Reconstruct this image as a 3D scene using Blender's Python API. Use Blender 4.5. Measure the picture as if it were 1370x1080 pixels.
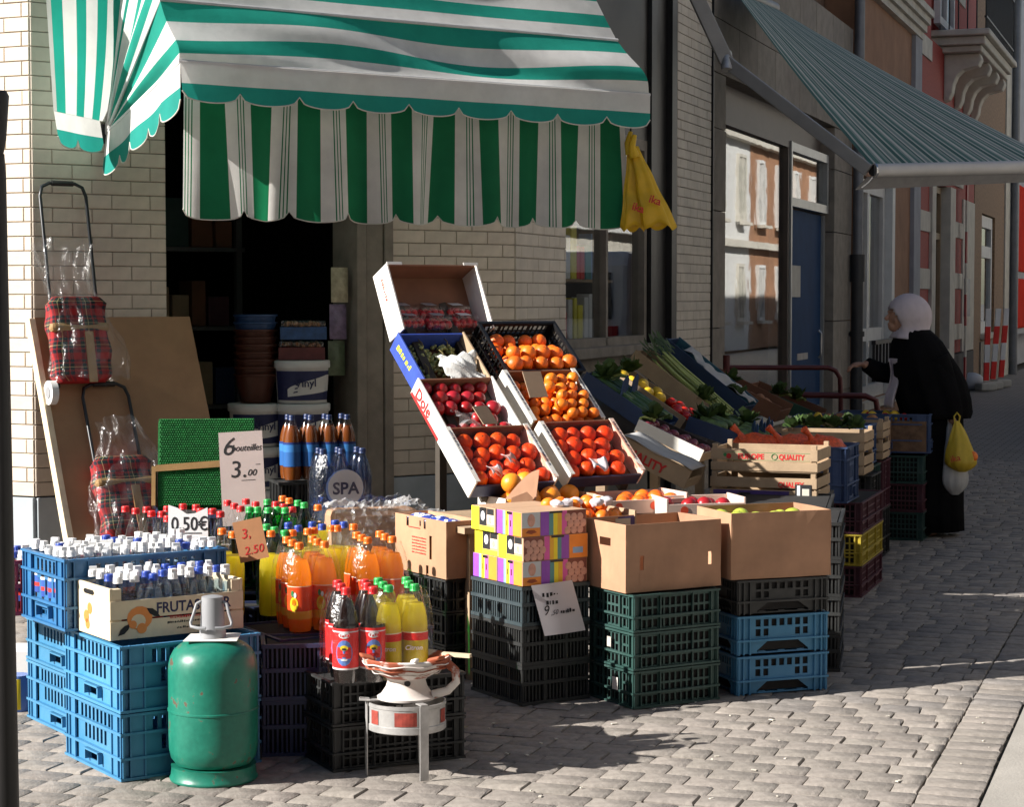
import bpy, math, random
from mathutils import Vector, Matrix, Euler
R = math.radians
scn = bpy.context.scene
col = scn.collection
for o in list(bpy.data.objects):
    bpy.data.objects.remove(o, do_unlink=True)
rnd = random.Random(7)

# ---------------------------------------------------------------- camera
F = 2700.0; HZ = 400.0; EYE = 1.6
PITCH = math.atan((540 - HZ) / F)
cam = bpy.data.cameras.new('camera'); camo = bpy.data.objects.new('camera', cam); col.objects.link(camo)
cam.sensor_fit = 'HORIZONTAL'; cam.sensor_width = 36.0; cam.lens = 36.0 * F / 1370.0
cam.clip_start = 0.05; cam.clip_end = 2000
camo.location = (0, 0, EYE); camo.rotation_euler = (math.pi / 2 - PITCH, 0, 0)
scn.camera = camo
# ---------------------------------------------------------------- light
AZ = R(19.5); EL = R(30)
tosun = Vector((-math.cos(EL) * math.cos(AZ), -math.cos(EL) * math.sin(AZ), math.sin(EL)))
w = bpy.data.worlds.new('World'); scn.world = w; w.use_nodes = True
nt = w.node_tree; bg = nt.nodes['Background']
sky = nt.nodes.new('ShaderNodeTexSky'); sky.sky_type = 'NISHITA'; sky.sun_disc = False
sky.sun_elevation = EL; sky.sun_rotation = math.atan2(tosun.x, tosun.y)
nt.links.new(sky.outputs[0], bg.inputs[0]); bg.inputs[1].default_value = 0.05
sl = bpy.data.lights.new('sun', 'SUN'); sl.energy = 5.0; sl.angle = R(0.53); sl.color = (1.0, 0.955, 0.89)
so = bpy.data.objects.new('sun', sl); col.objects.link(so)
so.location = tosun * 30; so.rotation_euler = tosun.to_track_quat('Z', 'Y').to_euler()
scn.view_settings.view_transform = 'Standard'; scn.view_settings.look = 'None'
scn.view_settings.exposure = 1.0; scn.view_settings.gamma = 1.0
scn.render.engine = 'CYCLES'
scn.cycles.max_bounces = 8; scn.cycles.transparent_max_bounces = 24
scn.cycles.diffuse_bounces = 3; scn.cycles.glossy_bounces = 4; scn.cycles.transmission_bounces = 6
scn.cycles.caustics_reflective = False; scn.cycles.caustics_refractive = False

# ---------------------------------------------------------------- picture helpers (real depth is always given)
_fw = Vector((0, math.cos(PITCH), -math.sin(PITCH))); _up = Vector((0, math.sin(PITCH), math.cos(PITCH)))
def ray(px, py): return _fw + Vector((1, 0, 0)) * ((px - 685) / F) + _up * ((540 - py) / F)
def at(px, py, Y):
    d = ray(px, py); return Vector((0, 0, EYE)) + d * (Y / d.y)
def gp(px, py, z=0.0):
    d = ray(px, py); return Vector((0, 0, EYE)) + d * ((z - EYE) / d.z)
def proj(p):
    q = Vector(p) - Vector((0, 0, EYE)); dz = q.dot(_fw)
    return (685 + F * q.x / dz, 540 - F * q.dot(_up) / dz, dz)

# ---------------------------------------------------------------- materials
MATS = {}
def _new(name):
    m = bpy.data.materials.new(name); m.use_nodes = True
    return m, m.node_tree, m.node_tree.nodes['Principled BSDF']
def _noise(nt, scale, detail=4, coord='Object', rough=.6):
    tc = nt.nodes.new('ShaderNodeTexCoord'); n = nt.nodes.new('ShaderNodeTexNoise')
    n.inputs['Scale'].default_value = scale; n.inputs['Detail'].default_value = detail; n.inputs['Roughness'].default_value = rough
    nt.links.new(tc.outputs[coord], n.inputs['Vector']); return n
def lum(c, k): return (min(c[0] * k, 1), min(c[1] * k, 1), min(c[2] * k, 1), 1)
def mat(name, c, rough=.6, var=.18, scale=14, bump=0.0, bscale=60, metal=0.0, rand=0.0, spec=.5, coat=0.0, trans=0.0, emis=0, c2=None):
    if name in MATS: return MATS[name]
    m, nt, p = _new(name)
    n = _noise(nt, scale)
    ramp = nt.nodes.new('ShaderNodeMapRange'); ramp.inputs[1].default_value = .3; ramp.inputs[2].default_value = .7
    nt.links.new(n.outputs[0], ramp.inputs[0])
    mx = nt.nodes.new('ShaderNodeMix'); mx.data_type = 'RGBA'
    mx.inputs[6].default_value = lum(c, 1 - var); mx.inputs[7].default_value = lum(c2, 1) if c2 else lum(c, 1 + var)
    nt.links.new(ramp.outputs[0], mx.inputs[0]); out = mx.outputs[2]
    if rand:
        oi = nt.nodes.new('ShaderNodeObjectInfo'); hs = nt.nodes.new('ShaderNodeHueSaturation')
        mr = nt.nodes.new('ShaderNodeMapRange'); mr.inputs[3].default_value = 1 - rand; mr.inputs[4].default_value = 1 + rand
        nt.links.new(oi.outputs['Random'], mr.inputs[0]); nt.links.new(mr.outputs[0], hs.inputs['Value'])
        mh = nt.nodes.new('ShaderNodeMapRange'); mh.inputs[3].default_value = .5 - rand * .04; mh.inputs[4].default_value = .5 + rand * .04
        ma = nt.nodes.new('ShaderNodeMath'); ma.operation = 'MULTIPLY'; ma.inputs[1].default_value = 7.31
        fr = nt.nodes.new('ShaderNodeMath'); fr.operation = 'FRACT'
        nt.links.new(oi.outputs['Random'], ma.inputs[0]); nt.links.new(ma.outputs[0], fr.inputs[0]); nt.links.new(fr.outputs[0], mh.inputs[0])
        nt.links.new(mh.outputs[0], hs.inputs['Hue'])
        nt.links.new(out, hs.inputs['Color']); out = hs.outputs[0]
    nt.links.new(out, p.inputs['Base Color'])
    p.inputs['Roughness'].default_value = rough; p.inputs['Metallic'].default_value = metal
    p.inputs['Specular IOR Level'].default_value = spec; p.inputs['Coat Weight'].default_value = coat
    if bump:
        b = nt.nodes.new('ShaderNodeBump'); b.inputs['Strength'].default_value = bump; b.inputs['Distance'].default_value = .004
        nb = _noise(nt, bscale, 3); nt.links.new(nb.outputs[0], b.inputs['Height']); nt.links.new(b.outputs[0], p.inputs['Normal'])
    if trans:
        t = nt.nodes.new('ShaderNodeBsdfTranslucent'); ms = nt.nodes.new('ShaderNodeMixShader'); ms.inputs[0].default_value = trans
        nt.links.new(out, t.inputs[0]); o = nt.nodes['Material Output']
        nt.links.new(p.outputs[0], ms.inputs[1]); nt.links.new(t.outputs[0], ms.inputs[2]); nt.links.new(ms.outputs[0], o.inputs[0])
    MATS[name] = m; return m
def ramp_mat(name, stops, axis=0, per=1.0, rough=.7, trans=0.0, dirt=.12, coord='UV', bump=0.0):
    """constant colour bands along one texture axis, repeating every `per`"""
    if name in MATS: return MATS[name]
    m, nt, p = _new(name)
    tc = nt.nodes.new('ShaderNodeTexCoord'); sp = nt.nodes.new('ShaderNodeSeparateXYZ'); nt.links.new(tc.outputs[coord], sp.inputs[0])
    dv = nt.nodes.new('ShaderNodeMath'); dv.operation = 'DIVIDE'; dv.inputs[1].default_value = per
    fr = nt.nodes.new('ShaderNodeMath'); fr.operation = 'FRACT'
    nt.links.new(sp.outputs[axis], dv.inputs[0]); nt.links.new(dv.outputs[0], fr.inputs[0])
    cr = nt.nodes.new('ShaderNodeValToRGB'); cr.color_ramp.interpolation = 'CONSTANT'
    el = cr.color_ramp.elements
    while len(el) > 1: el.remove(el[-1])
    el[0].position = stops[0][0]; el[0].color = (*stops[0][1], 1)
    for s, c in stops[1:]:
        e = el.new(s); e.color = (*c, 1)
    nt.links.new(fr.outputs[0], cr.inputs[0])
    n = _noise(nt, 5, 6); mr = nt.nodes.new('ShaderNodeMapRange'); mr.inputs[1].default_value = .3; mr.inputs[2].default_value = .75
    mr.inputs[3].default_value = 1 + dirt * .3; mr.inputs[4].default_value = 1 - dirt
    nt.links.new(n.outputs[0], mr.inputs[0]); hs = nt.nodes.new('ShaderNodeHueSaturation')
    nt.links.new(mr.outputs[0], hs.inputs['Value']); nt.links.new(cr.outputs[0], hs.inputs['Color'])
    nt.links.new(hs.outputs[0], p.inputs['Base Color']); p.inputs['Roughness'].default_value = rough; p.inputs['Specular IOR Level'].default_value = .25
    if bump:
        b = nt.nodes.new('ShaderNodeBump'); b.inputs['Strength'].default_value = bump; b.inputs['Distance'].default_value = .01
        nb = _noise(nt, 9, 4); nt.links.new(nb.outputs[0], b.inputs['Height']); nt.links.new(b.outputs[0], p.inputs['Normal'])
    if trans:
        t = nt.nodes.new('ShaderNodeBsdfTranslucent'); ms = nt.nodes.new('ShaderNodeMixShader'); ms.inputs[0].default_value = trans
        nt.links.new(hs.outputs[0], t.inputs[0]); o = nt.nodes['Material Output']
        nt.links.new(p.outputs[0], ms.inputs[1]); nt.links.new(t.outputs[0], ms.inputs[2]); nt.links.new(ms.outputs[0], o.inputs[0])
    MATS[name] = m; return m
def film(name, tint=(1, 1, 1), gloss=.12, rough=.08, haze=0.0, fres=1.25, bump=0.0, bscale=30):
    """thin clear plastic or glass: see-through with a fresnel shine and a little milkiness"""
    if name in MATS: return MATS[name]
    m, nt, p = _new(name); nt.nodes.remove(p); o = nt.nodes['Material Output']
    tr = nt.nodes.new('ShaderNodeBsdfTransparent'); tr.inputs[0].default_value = (*tint, 1)
    gl = nt.nodes.new('ShaderNodeBsdfGlossy'); gl.inputs['Roughness'].default_value = rough
    lw_ = nt.nodes.new('ShaderNodeLayerWeight'); lw_.inputs[0].default_value = .5
    fr = nt.nodes.new('ShaderNodeMath'); fr.operation = 'POWER'; fr.inputs[1].default_value = 5.0
    nt.links.new(lw_.outputs['Facing'], fr.inputs[0])
    ad = nt.nodes.new('ShaderNodeMath'); ad.operation = 'MULTIPLY_ADD'; ad.inputs[1].default_value = (fres - 1) * 1.9; ad.inputs[2].default_value = gloss; ad.use_clamp = True
    nt.links.new(fr.outputs[0], ad.inputs[0]); ms = nt.nodes.new('ShaderNodeMixShader')
    nt.links.new(ad.outputs[0], ms.inputs[0]); nt.links.new(tr.outputs[0], ms.inputs[1]); nt.links.new(gl.outputs[0], ms.inputs[2])
    src = ms.outputs[0]
    if bump:
        b = nt.nodes.new('ShaderNodeBump'); b.inputs['Strength'].default_value = bump; b.inputs['Distance'].default_value = .01
        nb = _noise(nt, bscale, 3); nt.links.new(nb.outputs[0], b.inputs['Height']); nt.links.new(b.outputs[0], gl.inputs['Normal'])
    if haze:
        df = nt.nodes.new('ShaderNodeBsdfDiffuse'); df.inputs[0].default_value = (.85, .86, .87, 1)
        m2 = nt.nodes.new('ShaderNodeMixShader'); m2.inputs[0].default_value = haze
        nt.links.new(src, m2.inputs[1]); nt.links.new(df.outputs[0], m2.inputs[2]); src = m2.outputs[0]
    nt.links.new(src, o.inputs[0]); MATS[name] = m; return m
def tartan(name):
    m, nt, p = _new(name)
    tc = nt.nodes.new('ShaderNodeTexCoord'); sp = nt.nodes.new('ShaderNodeSeparateXYZ'); nt.links.new(tc.outputs['UV'], sp.inputs[0])
    outs = []
    for ax in (0, 1):
        fr = nt.nodes.new('ShaderNodeMath'); fr.operation = 'FRACT'; dv = nt.nodes.new('ShaderNodeMath'); dv.operation = 'DIVIDE'; dv.inputs[1].default_value = .115
        nt.links.new(sp.outputs[ax], dv.inputs[0]); nt.links.new(dv.outputs[0], fr.inputs[0])
        cr = nt.nodes.new('ShaderNodeValToRGB'); cr.color_ramp.interpolation = 'CONSTANT'; el = cr.color_ramp.elements
        red = (.40, .010, .012, 1); nav = (.006, .01, .022, 1); grn = (.006, .022, .018, 1)
        el[0].position = 0; el[0].color = red; el[1].position = .26; el[1].color = nav
        for s, c in ((.42, red), (.47, grn), (.6, (.7, .62, .3, 1)), (.625, grn), (.78, red), (.83, nav), (.96, red)):
            e = el.new(s); e.color = c
        nt.links.new(fr.outputs[0], cr.inputs[0]); outs.append(cr)
    mx = nt.nodes.new('ShaderNodeMix'); mx.data_type = 'RGBA'; mx.inputs[0].default_value = .5
    nt.links.new(outs[0].outputs[0], mx.inputs[6]); nt.links.new(outs[1].outputs[0], mx.inputs[7])
    nt.links.new(mx.outputs[2], p.inputs['Base Color']); p.inputs['Roughness'].default_value = .85
    MATS[name] = m; return m

# ---------------------------------------------------------------- mesh builder
class MB:
    def __init__(s): s.v = []; s.f = []; s.m = []; s.uv = []
    def add(s, vs, fs, m=0, uvs=None):
        o = len(s.v); s.v += [tuple(v) for v in vs]; s.uv += (uvs if uvs else [(0, 0)] * len(vs))
        for f in fs: s.f.append(tuple(i + o for i in f)); s.m.append(m)
        return s
    def hexa(s, c, m=0):
        """8 corners: bottom ring 0-3 then top ring 4-7"""
        return s.add(c, [(3, 2, 1, 0), (4, 5, 6, 7), (0, 1, 5, 4), (1, 2, 6, 5), (2, 3, 7, 6), (3, 0, 4, 7)], m)
    def box(s, x0, x1, y0, y1, z0, z1, m=0, M=None):
        c = [(x0, y0, z0), (x1, y0, z0), (x1, y1, z0), (x0, y1, z0), (x0, y0, z1), (x1, y0, z1), (x1, y1, z1), (x0, y1, z1)]
        if M is not None: c = [M @ Vector(q) for q in c]
        return s.hexa(c, m)
    def beam(s, p, q, w, h, m=0, up=(0, 0, 1)):
        p = Vector(p); q = Vector(q); d = (q - p).normalized(); u = Vector(up)
        if abs(d.dot(u)) > .98: u = Vector((0, 1, 0))
        sx = d.cross(u).normalized() * (w / 2); sz = sx.cross(d).normalized() * (h / 2)
        return s.hexa([p - sx - sz, p + sx - sz, q + sx - sz, q - sx - sz, p - sx + sz, p + sx + sz, q + sx + sz, q - sx + sz], m)
    def tube(s, pts, r, n=8, m=0, cap=True, el=1.0):
        pts = [Vector(p) for p in pts]; k = len(pts); rs = r if isinstance(r, (list, tuple)) else [r] * k
        ref = None; vs = []; fs = []
        for i, p in enumerate(pts):
            d = (pts[min(i + 1, k - 1)] - pts[max(i - 1, 0)]).normalized()
            if ref is None:
                ref = Vector((0, 0, 1)) if abs(d.z) < .9 else Vector((1, 0, 0))
            a = (ref - d * ref.dot(d)).normalized(); b = d.cross(a); ref = a
            for j in range(n):
                t = 2 * math.pi * j / n; vs.append(p + a * (rs[i] * el * math.cos(t)) + b * (rs[i] * math.sin(t)))
        for i in range(k - 1):
            for j in range(n):
                fs.append((i * n + j, i * n + (j + 1) % n, (i + 1) * n + (j + 1) % n, (i + 1) * n + j))
        if cap: fs.append(tuple(reversed(range(n)))); fs.append(tuple(range((k - 1) * n, k * n)))
        return s.add(vs, fs, m)
    def lathe(s, prof, n=16, m=0, c=(0, 0, 0), capb=True, capt=True, sx=1, sy=1, mf=None):
        vs = []; fs = []; k = len(prof); o = len(s.v); uvs = []
        for r, z in prof:
            for j in range(n):
                t = 2 * math.pi * j / n; vs.append((c[0] + r * sx * math.cos(t), c[1] + r * sy * math.sin(t), c[2] + z)); uvs.append((j / n, z))
        s.v += vs; s.uv += uvs
        for i in range(k - 1):
            for j in range(n):
                s.f.append((o + i * n + j, o + i * n + (j + 1) % n, o + (i + 1) * n + (j + 1) % n, o + (i + 1) * n + j)); s.m.append(mf(i, j) if mf else m)
        if capb: s.f.append(tuple(o + j for j in reversed(range(n)))); s.m.append(m)
        if capt: s.f.append(tuple(o + (k - 1) * n + j for j in range(n))); s.m.append(m)
        return s
    def ball(s, c, r, nu=10, nv=7, m=0, sc=(1, 1, 1), M=None, jit=0.0, rg=rnd):
        vs = []; fs = []
        for i in range(1, nv):
            a = math.pi * i / nv
            for j in range(nu):
                b = 2 * math.pi * j / nu; k = r * (1 + rg.uniform(-jit, jit))
                vs.append(Vector((k * sc[0] * math.sin(a) * math.cos(b), k * sc[1] * math.sin(a) * math.sin(b), -k * sc[2] * math.cos(a))))
        vs.append(Vector((0, 0, -r * sc[2]))); vs.append(Vector((0, 0, r * sc[2]))); nb = (nv - 1) * nu
        for i in range(nv - 2):
            for j in range(nu):
                fs.append((i * nu + j, i * nu + (j + 1) % nu, (i + 1) * nu + (j + 1) % nu, (i + 1) * nu + j))
        for j in range(nu):
            fs.append((nb, (j + 1) % nu, j)); fs.append((nb + 1, (nv - 2) * nu + j, (nv - 2) * nu + (j + 1) % nu))
        if M is not None: vs = [M @ v for v in vs]
        return s.add([v + Vector(c) for v in vs], fs, m)
    def grid(s, fn, nu, nv, m=0, uvf=None, mf=None, flip=False):
        vs = []; uvs = []; o = len(s.v)
        for i in range(nu + 1):
            for j in range(nv + 1):
                u, v = i / nu, j / nv; vs.append(tuple(fn(u, v))); uvs.append(uvf(u, v) if uvf else (u, v))
        s.v += vs; s.uv += uvs
        for i in range(nu):
            for j in range(nv):
                q = (o + i * (nv + 1) + j, o + (i + 1) * (nv + 1) + j, o + (i + 1) * (nv + 1) + j + 1, o + i * (nv + 1) + j + 1)
                s.f.append(tuple(reversed(q)) if flip else q); s.m.append(mf(i, j) if mf else m)
        return s
    def prism(s, poly, h, M=None, m=0):
        """2-D outline (x, y) extruded along z by h, then placed by M"""
        n = len(poly); vs = [Vector((p[0], p[1], 0)) for p in poly] + [Vector((p[0], p[1], h)) for p in poly]
        if M is not None: vs = [M @ v for v in vs]
        return s.add(vs, [tuple(reversed(range(n))), tuple(range(n, 2 * n))] + [(i, (i + 1) % n, n + (i + 1) % n, n + i) for i in range(n)], m)
    def mesh(s, name, mats, smooth=0):
        me = bpy.data.meshes.new(name); me.from_pydata(s.v, [], s.f); me.update()
        for x in (mats if isinstance(mats, (list, tuple)) else [mats]): me.materials.append(x)
        me.polygons.foreach_set('material_index', s.m)
        ul = me.uv_layers.new(name='UVMap'); li = [0] * len(me.loops); me.loops.foreach_get('vertex_index', li)
        flat = []
        for i in li: flat += s.uv[i]
        ul.data.foreach_set('uv', flat)
        if smooth:
            me.polygons.foreach_set('use_smooth', [True] * len(me.polygons)); me.set_sharp_from_angle(angle=R(smooth))
        return me
    def build(s, name, mats, parent=None, smooth=0, loc=None, rot=None, bevel=0, solid=0, sub=0):
        return put(name, s.mesh(name, mats, smooth), parent, loc, rot, bevel, solid, sub)
def put(name, me, parent=None, loc=None, rot=None, bevel=0, solid=0, sub=0):
    o = bpy.data.objects.new(name, me); col.objects.link(o)
    if parent is not None: o.parent = parent
    if loc is not None: o.location = loc
    if rot is not None: o.rotation_euler = rot
    if solid: md = o.modifiers.new('thickness', 'SOLIDIFY'); md.thickness = solid; md.offset = 0
    if sub: md = o.modifiers.new('smooth', 'SUBSURF'); md.levels = sub; md.render_levels = sub
    if bevel:
        md = o.modifiers.new('bevel', 'BEVEL'); md.width = bevel; md.segments = 2; md.limit_method = 'ANGLE'; md.angle_limit = R(40)
    return o
def tag(o, label, cat, group=None):
    o['label'] = label; o['category'] = cat
    if group: o['group'] = group
    return o
def thing(name, label, cat, loc=(0, 0, 0), rz=0.0, group=None, rot=None):
    o = bpy.data.objects.new(name, None); col.objects.link(o); o.empty_display_size = .1
    o.location = loc; o.rotation_euler = rot if rot is not None else (0, 0, rz)
    return tag(o, label, cat, group)
def struct(o): o['kind'] = 'structure'; return o
KIDS = {}
def copy_tree(o, parent=None, **kw):
    c = o.copy(); col.objects.link(c); c.parent = parent
    for k in o.children: copy_tree(k, c)
    for k, v in kw.items():
        if k in ('label', 'category', 'group'): c[k] = v
        elif k == 'loc': c.location = v
        elif k == 'rot': c.rotation_euler = v
    return c
FRAME = lambda o, x, y: Matrix(((x[0], y[0], x[1] * y[2] - x[2] * y[1], o[0]), (x[1], y[1], x[2] * y[0] - x[0] * y[2], o[1]), (x[2], y[2], x[0] * y[1] - x[1] * y[0], o[2]), (0, 0, 0, 1)))
TXT = {}
def lettering(s, size, m, parent, o, x=(1, 0, 0), y=(0, 0, 1), name='lettering', shear=0.0, ext=.0006, sx=1.0, bold=0.0, align='LEFT'):
    """raised flat letters: origin o, writing direction x, up direction y, in the parent's own space"""
    key = (s, size, shear, ext, bold, align)
    if key not in TXT:
        cu = bpy.data.curves.new('lettering', 'FONT'); cu.body = s; cu.size = size; cu.extrude = ext; cu.shear = shear; cu.offset = bold; cu.align_x = align
        cu.resolution_u = 3
        ob = bpy.data.objects.new('tmp', cu); col.objects.link(ob)
        dg = bpy.context.evaluated_depsgraph_get(); me = bpy.data.meshes.new_from_object(ob.evaluated_get(dg))
        bpy.data.objects.remove(ob, do_unlink=True); bpy.data.curves.remove(cu); TXT[key] = me
    me = TXT[key].copy(); me.materials.clear(); me.materials.append(m); me.name = name
    ob = bpy.data.objects.new(name, me); col.objects.link(ob); ob.parent = parent
    x = Vector(x).normalized(); y = Vector(y).normalized()
    ob.matrix_local = FRAME(o, x, y) @ Matrix.Diagonal((sx, 1, 1, 1)); return ob

def scribble(m, parent, o, x=(1, 0, 0), y=(0, 0, 1), w=.1, h=.012, n=9, seed=0, name='printed_line'):
    '''print or handwriting too small to read: one row of short uneven strokes'''
    rg = random.Random(seed); x = Vector(x).normalized(); y = Vector(y).normalized(); nn = x.cross(y); o = Vector(o); b = MB(); p = 0.0
    while p < w:
        L = rg.uniform(.25, .7) * h; a = rg.uniform(.5, 1.0); z = rg.uniform(0, .2) * h
        c = [o + x * (p + i) + y * (z + j) + nn * k for k in (0, .0005) for i, j in ((0, 0), (L, 0), (L * .9 + h * .15, h * a), (h * .15, h * a))]
        b.hexa(c); p += L + h * rg.uniform(.12, .45)
    return b.build(name, m, parent)
# ================================================================ THE SETTING
CH = R(34); A = Vector((-2.49, 10.5, 0)); D1 = Vector((math.cos(CH), math.sin(CH), 0)); N1 = Vector((math.sin(CH), -math.cos(CH), 0))
C = A + D1 * 3.03
ST = R(71.1); D2 = Vector((math.cos(ST), math.sin(ST), 0)); N2 = Vector((math.sin(ST), -math.cos(ST), 0))
def street(t, o=0.0, z=0.0): return C + D2 * t + N2 * o + Vector((0, 0, z))
def cham(s, o=0.0, z=0.0): return A + D1 * s + N1 * o + Vector((0, 0, z))
KERB = 3.08
# --- ground sheet, road, pavement, kerb
g_m = mat('road_concrete', (.36, .335, .30), .9, .14, 3, .5, 90)
far_m = mat('far_ground', (.12, .115, .11), .95, .2, .4)
b = MB(); b.add([(-600, -600, -.16), (600, -600, -.16), (600, 600, -.16), (-600, 600, -.16)], [(0, 1, 2, 3)])
struct(b.build('ground', far_m))
b = MB(); p = [street(-25, KERB + .2055, -.008), street(-25, KERB + 6.1, -.03), street(60, KERB + 6.1, -.03), street(60, KERB + .2055, -.008)]
b.add(p, [(0, 1, 2, 3)]); struct(b.build('road', g_m))
dirt_m = mat('joint_dirt', (.06, .05, .042), .95, .35, 9, .6, 120, c2=(.075, .07, .045))
# beyond the built setts the pavement material carries on the rows
m, nt, pb = _new('pavement_bed')
tc = nt.nodes.new('ShaderNodeTexCoord'); br = nt.nodes.new('ShaderNodeTexBrick'); mp = nt.nodes.new('ShaderNodeMapping')
mp.inputs['Rotation'].default_value = (0, 0, R(18.9)); nt.links.new(tc.outputs['Object'], mp.inputs[0]); nt.links.new(mp.outputs[0], br.inputs[0])
br.inputs['Color1'].default_value = (.21, .19, .17, 1); br.inputs['Color2'].default_value = (.26, .235, .21, 1); br.inputs['Mortar'].default_value = (.07, .06, .05, 1)
br.inputs['Scale'].default_value = 1; br.inputs['Brick Width'].default_value = .16; br.inputs['Row Height'].default_value = .12; br.inputs['Mortar Size'].default_value = .006
nt.links.new(br.outputs[0], pb.inputs['Base Color']); pb.inputs['Roughness'].default_value = .85
pav_far = m
b = MB()
b.add([street(-26, KERB, -.0145), street(9, KERB, -.0145), street(9, -14, -.0145), street(-26, -24, -.0145)], [(0, 1, 2, 3)], 0)
b.add([street(9, KERB, -.0145), street(62, KERB, -.0145), street(62, 0, -.0145), street(9, 0, -.0145)], [(0, 1, 2, 3)], 1)
pave = struct(b.build('pavement', [dirt_m, pav_far]))
b = MB(); b.add([street(-26, KERB, -.0145), street(62, KERB, -.0145), street(62, KERB + .205, -.0145), street(-26, KERB + .205, -.0145)], [(0, 1, 2, 3)])
b.add([street(-26, KERB + .205, -.0145), street(62, KERB + .205, -.0145), street(62, KERB + .205, -.11), street(-26, KERB + .205, -.11)], [(0, 1, 2, 3)])
kerbo = struct(b.build('kerb', dirt_m))
sett_m = mat('sett_stone', (.268, .238, .21), .82, .26, 22, .7, 85, rand=.12)
sett_s = []
for k in range(3):
    sm = mat('sett_stone_%d' % k, [(.27, .24, .213), (.235, .213, .196), (.295, .26, .228)][k], .82, .26, 22, .7, 85); sett_s.append(sm)
def sett_geo(L, W, rg, H=.02):
    """a worn stone: domed top with chipped, rounded rim"""
    j = lambda a: rg.uniform(-a, a)
    b0 = [(-L / 2, -W / 2), (L / 2, -W / 2), (L / 2, W / 2), (-L / 2, W / 2)]
    r0 = [(x + j(.0025), y + j(.002)) for x, y in b0]; k = .9
    vs = [(x, y, -H) for x, y in r0] + [(x, y, -.0035 + j(.001)) for x, y in r0] + [(x * k + j(.004), y * (k - .05) + j(.004), .001 + j(.0015)) for x, y in r0]
    fs = [(i, (i + 1) % 4, 4 + (i + 1) % 4, 4 + i) for i in range(4)] + [(4 + i, 4 + (i + 1) % 4, 8 + (i + 1) % 4, 8 + i) for i in range(4)] + [(8, 9, 10, 11)]
    return vs, fs
rg = random.Random(3); stones = []
yawS = ST - math.pi / 2     # rows run square to the kerb
q = -6.6
while q < 13:
    pw = KERB - .002; W = .128 + rg.uniform(-.003, .003); x = pw; L = rg.uniform(.06, .17)
    while x > -11:
        c = street(q, x - L / 2); px, py, d = proj(c)
        if -620 < px < 1700 and py < 1300 and d > 3 and (q < 9):
            if not (q > -.0 and x < 0.02) : stones.append((d, c, L - .004, W - .009, 0))
        x -= L; L = .148 + rg.uniform(-.03, .025)
    q += W
q = -6.6
while q < 9:
    W = .115 + rg.uniform(-.01, .01); c = street(q, KERB + .0995); px, py, d = proj(c)
    if -60 < px < 1900 and py < 1300: stones.append((d, c, .192, W - .01, 1))
    q += W
vis = lambda s: (lambda q: 0 if -20 < q[0] < 1390 and q[1] < 1095 else 1)(proj(s[1]))
stones.sort(key=lambda s: (vis(s), s[0]))
sm_cache = []
for k in range(8):
    vs, fs = sett_geo(.155, .108, rg); b = MB(); b.add(vs, fs); sm_cache.append(b.mesh('sett', sett_m, 50))
rest = MB(); npart = 0
for d, c, L, W, kind in stones:
    tilt = (rg.uniform(-.008, .008), rg.uniform(-.008, .008), yawS + rg.uniform(-.01, .01)); z = rg.uniform(-.0022, .0022)
    if npart < 300:
        o = put('sett' if not kind else 'kerb_sett', sm_cache[npart % 8], kerbo if kind else pave, (c.x, c.y, z), tilt); o.scale = (L / .155, W / .108, 1); npart += 1
    else:
        vs, fs = sett_geo(L, W, rg); Mx = Matrix.Translation((c.x, c.y, z)) @ Euler(tilt).to_matrix().to_4x4()
        rest.add([Mx @ Vector(v) for v in vs], fs, rg.randrange(3))
o = rest.build('setts', sett_s, pave, 50); o['kind'] = 'stuff'
# litter and grit between the stones
lit_m = mat('litter', (.62, .58, .5), .9, .3, 40); lb = MB()
for k in range(34):
    c = gp(rg.uniform(560, 1340), rg.uniform(950, 1078)); a = rg.uniform(.003, .012); h = rg.uniform(.0, 3.1)
    lb.box(-a, a, -a * .5, a * .5, 0, .003, 0, Matrix.Translation((c.x, c.y, .002)) @ Matrix.Rotation(h, 4, 'Z'))
for k in range(70):
    c = gp(rg.uniform(860, 950), rg.uniform(925, 942)) if k < 25 else gp(rg.uniform(520, 560), rg.uniform(1015, 1022)); a = rg.uniform(.002, .007); h = rg.uniform(.0, 3.1)
    lb.box(-a, a, -a * .6, a * .6, 0, .003, 0, Matrix.Translation((c.x, c.y, .002)) @ Matrix.Rotation(h, 4, 'Z'))
o = lb.build('litter', lit_m, pave); o['kind'] = 'stuff'

# ================================================================ BUILDINGS
brick_m = mat('glazed_brick', (.64, .555, .46), .55, .10, 9, .25, 40, rand=.055)
brick_s = mat('glazed_brick_far', (.60, .53, .44), .55, .14, 4, .25, 40)
mort_m = mat('mortar', (.37, .315, .26), .9, .3, 30)
plinth_m = mat('grey_plinth', (.42, .47, .50), .8, .12, 5, .3, 40)
dark_m = mat('black_paint', (.012, .011, .011), .45, .3, 6)
oak_m = mat('weathered_frame', (.23, .20, .165), .7, .22, 7, .3, 30)
stone_m = mat('blue_stone', (.26, .225, .185), .8, .2, 6, .4, 50, rand=.1)
int_m = mat('dark_interior', (.02, .017, .015), .9, .3, 3)  # near-black tone puts the room's darkness into the wall colour
glass = film('window_glass', (.93, .95, .95), .07, .012, 0, 1.5, .05, 1.3)
shop = thing('corner_shop', 'corner shop building of pale glazed brick with doorway on its cut corner', 'building', A, CH)
FULL = .22; PITCHB = .0755
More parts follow.
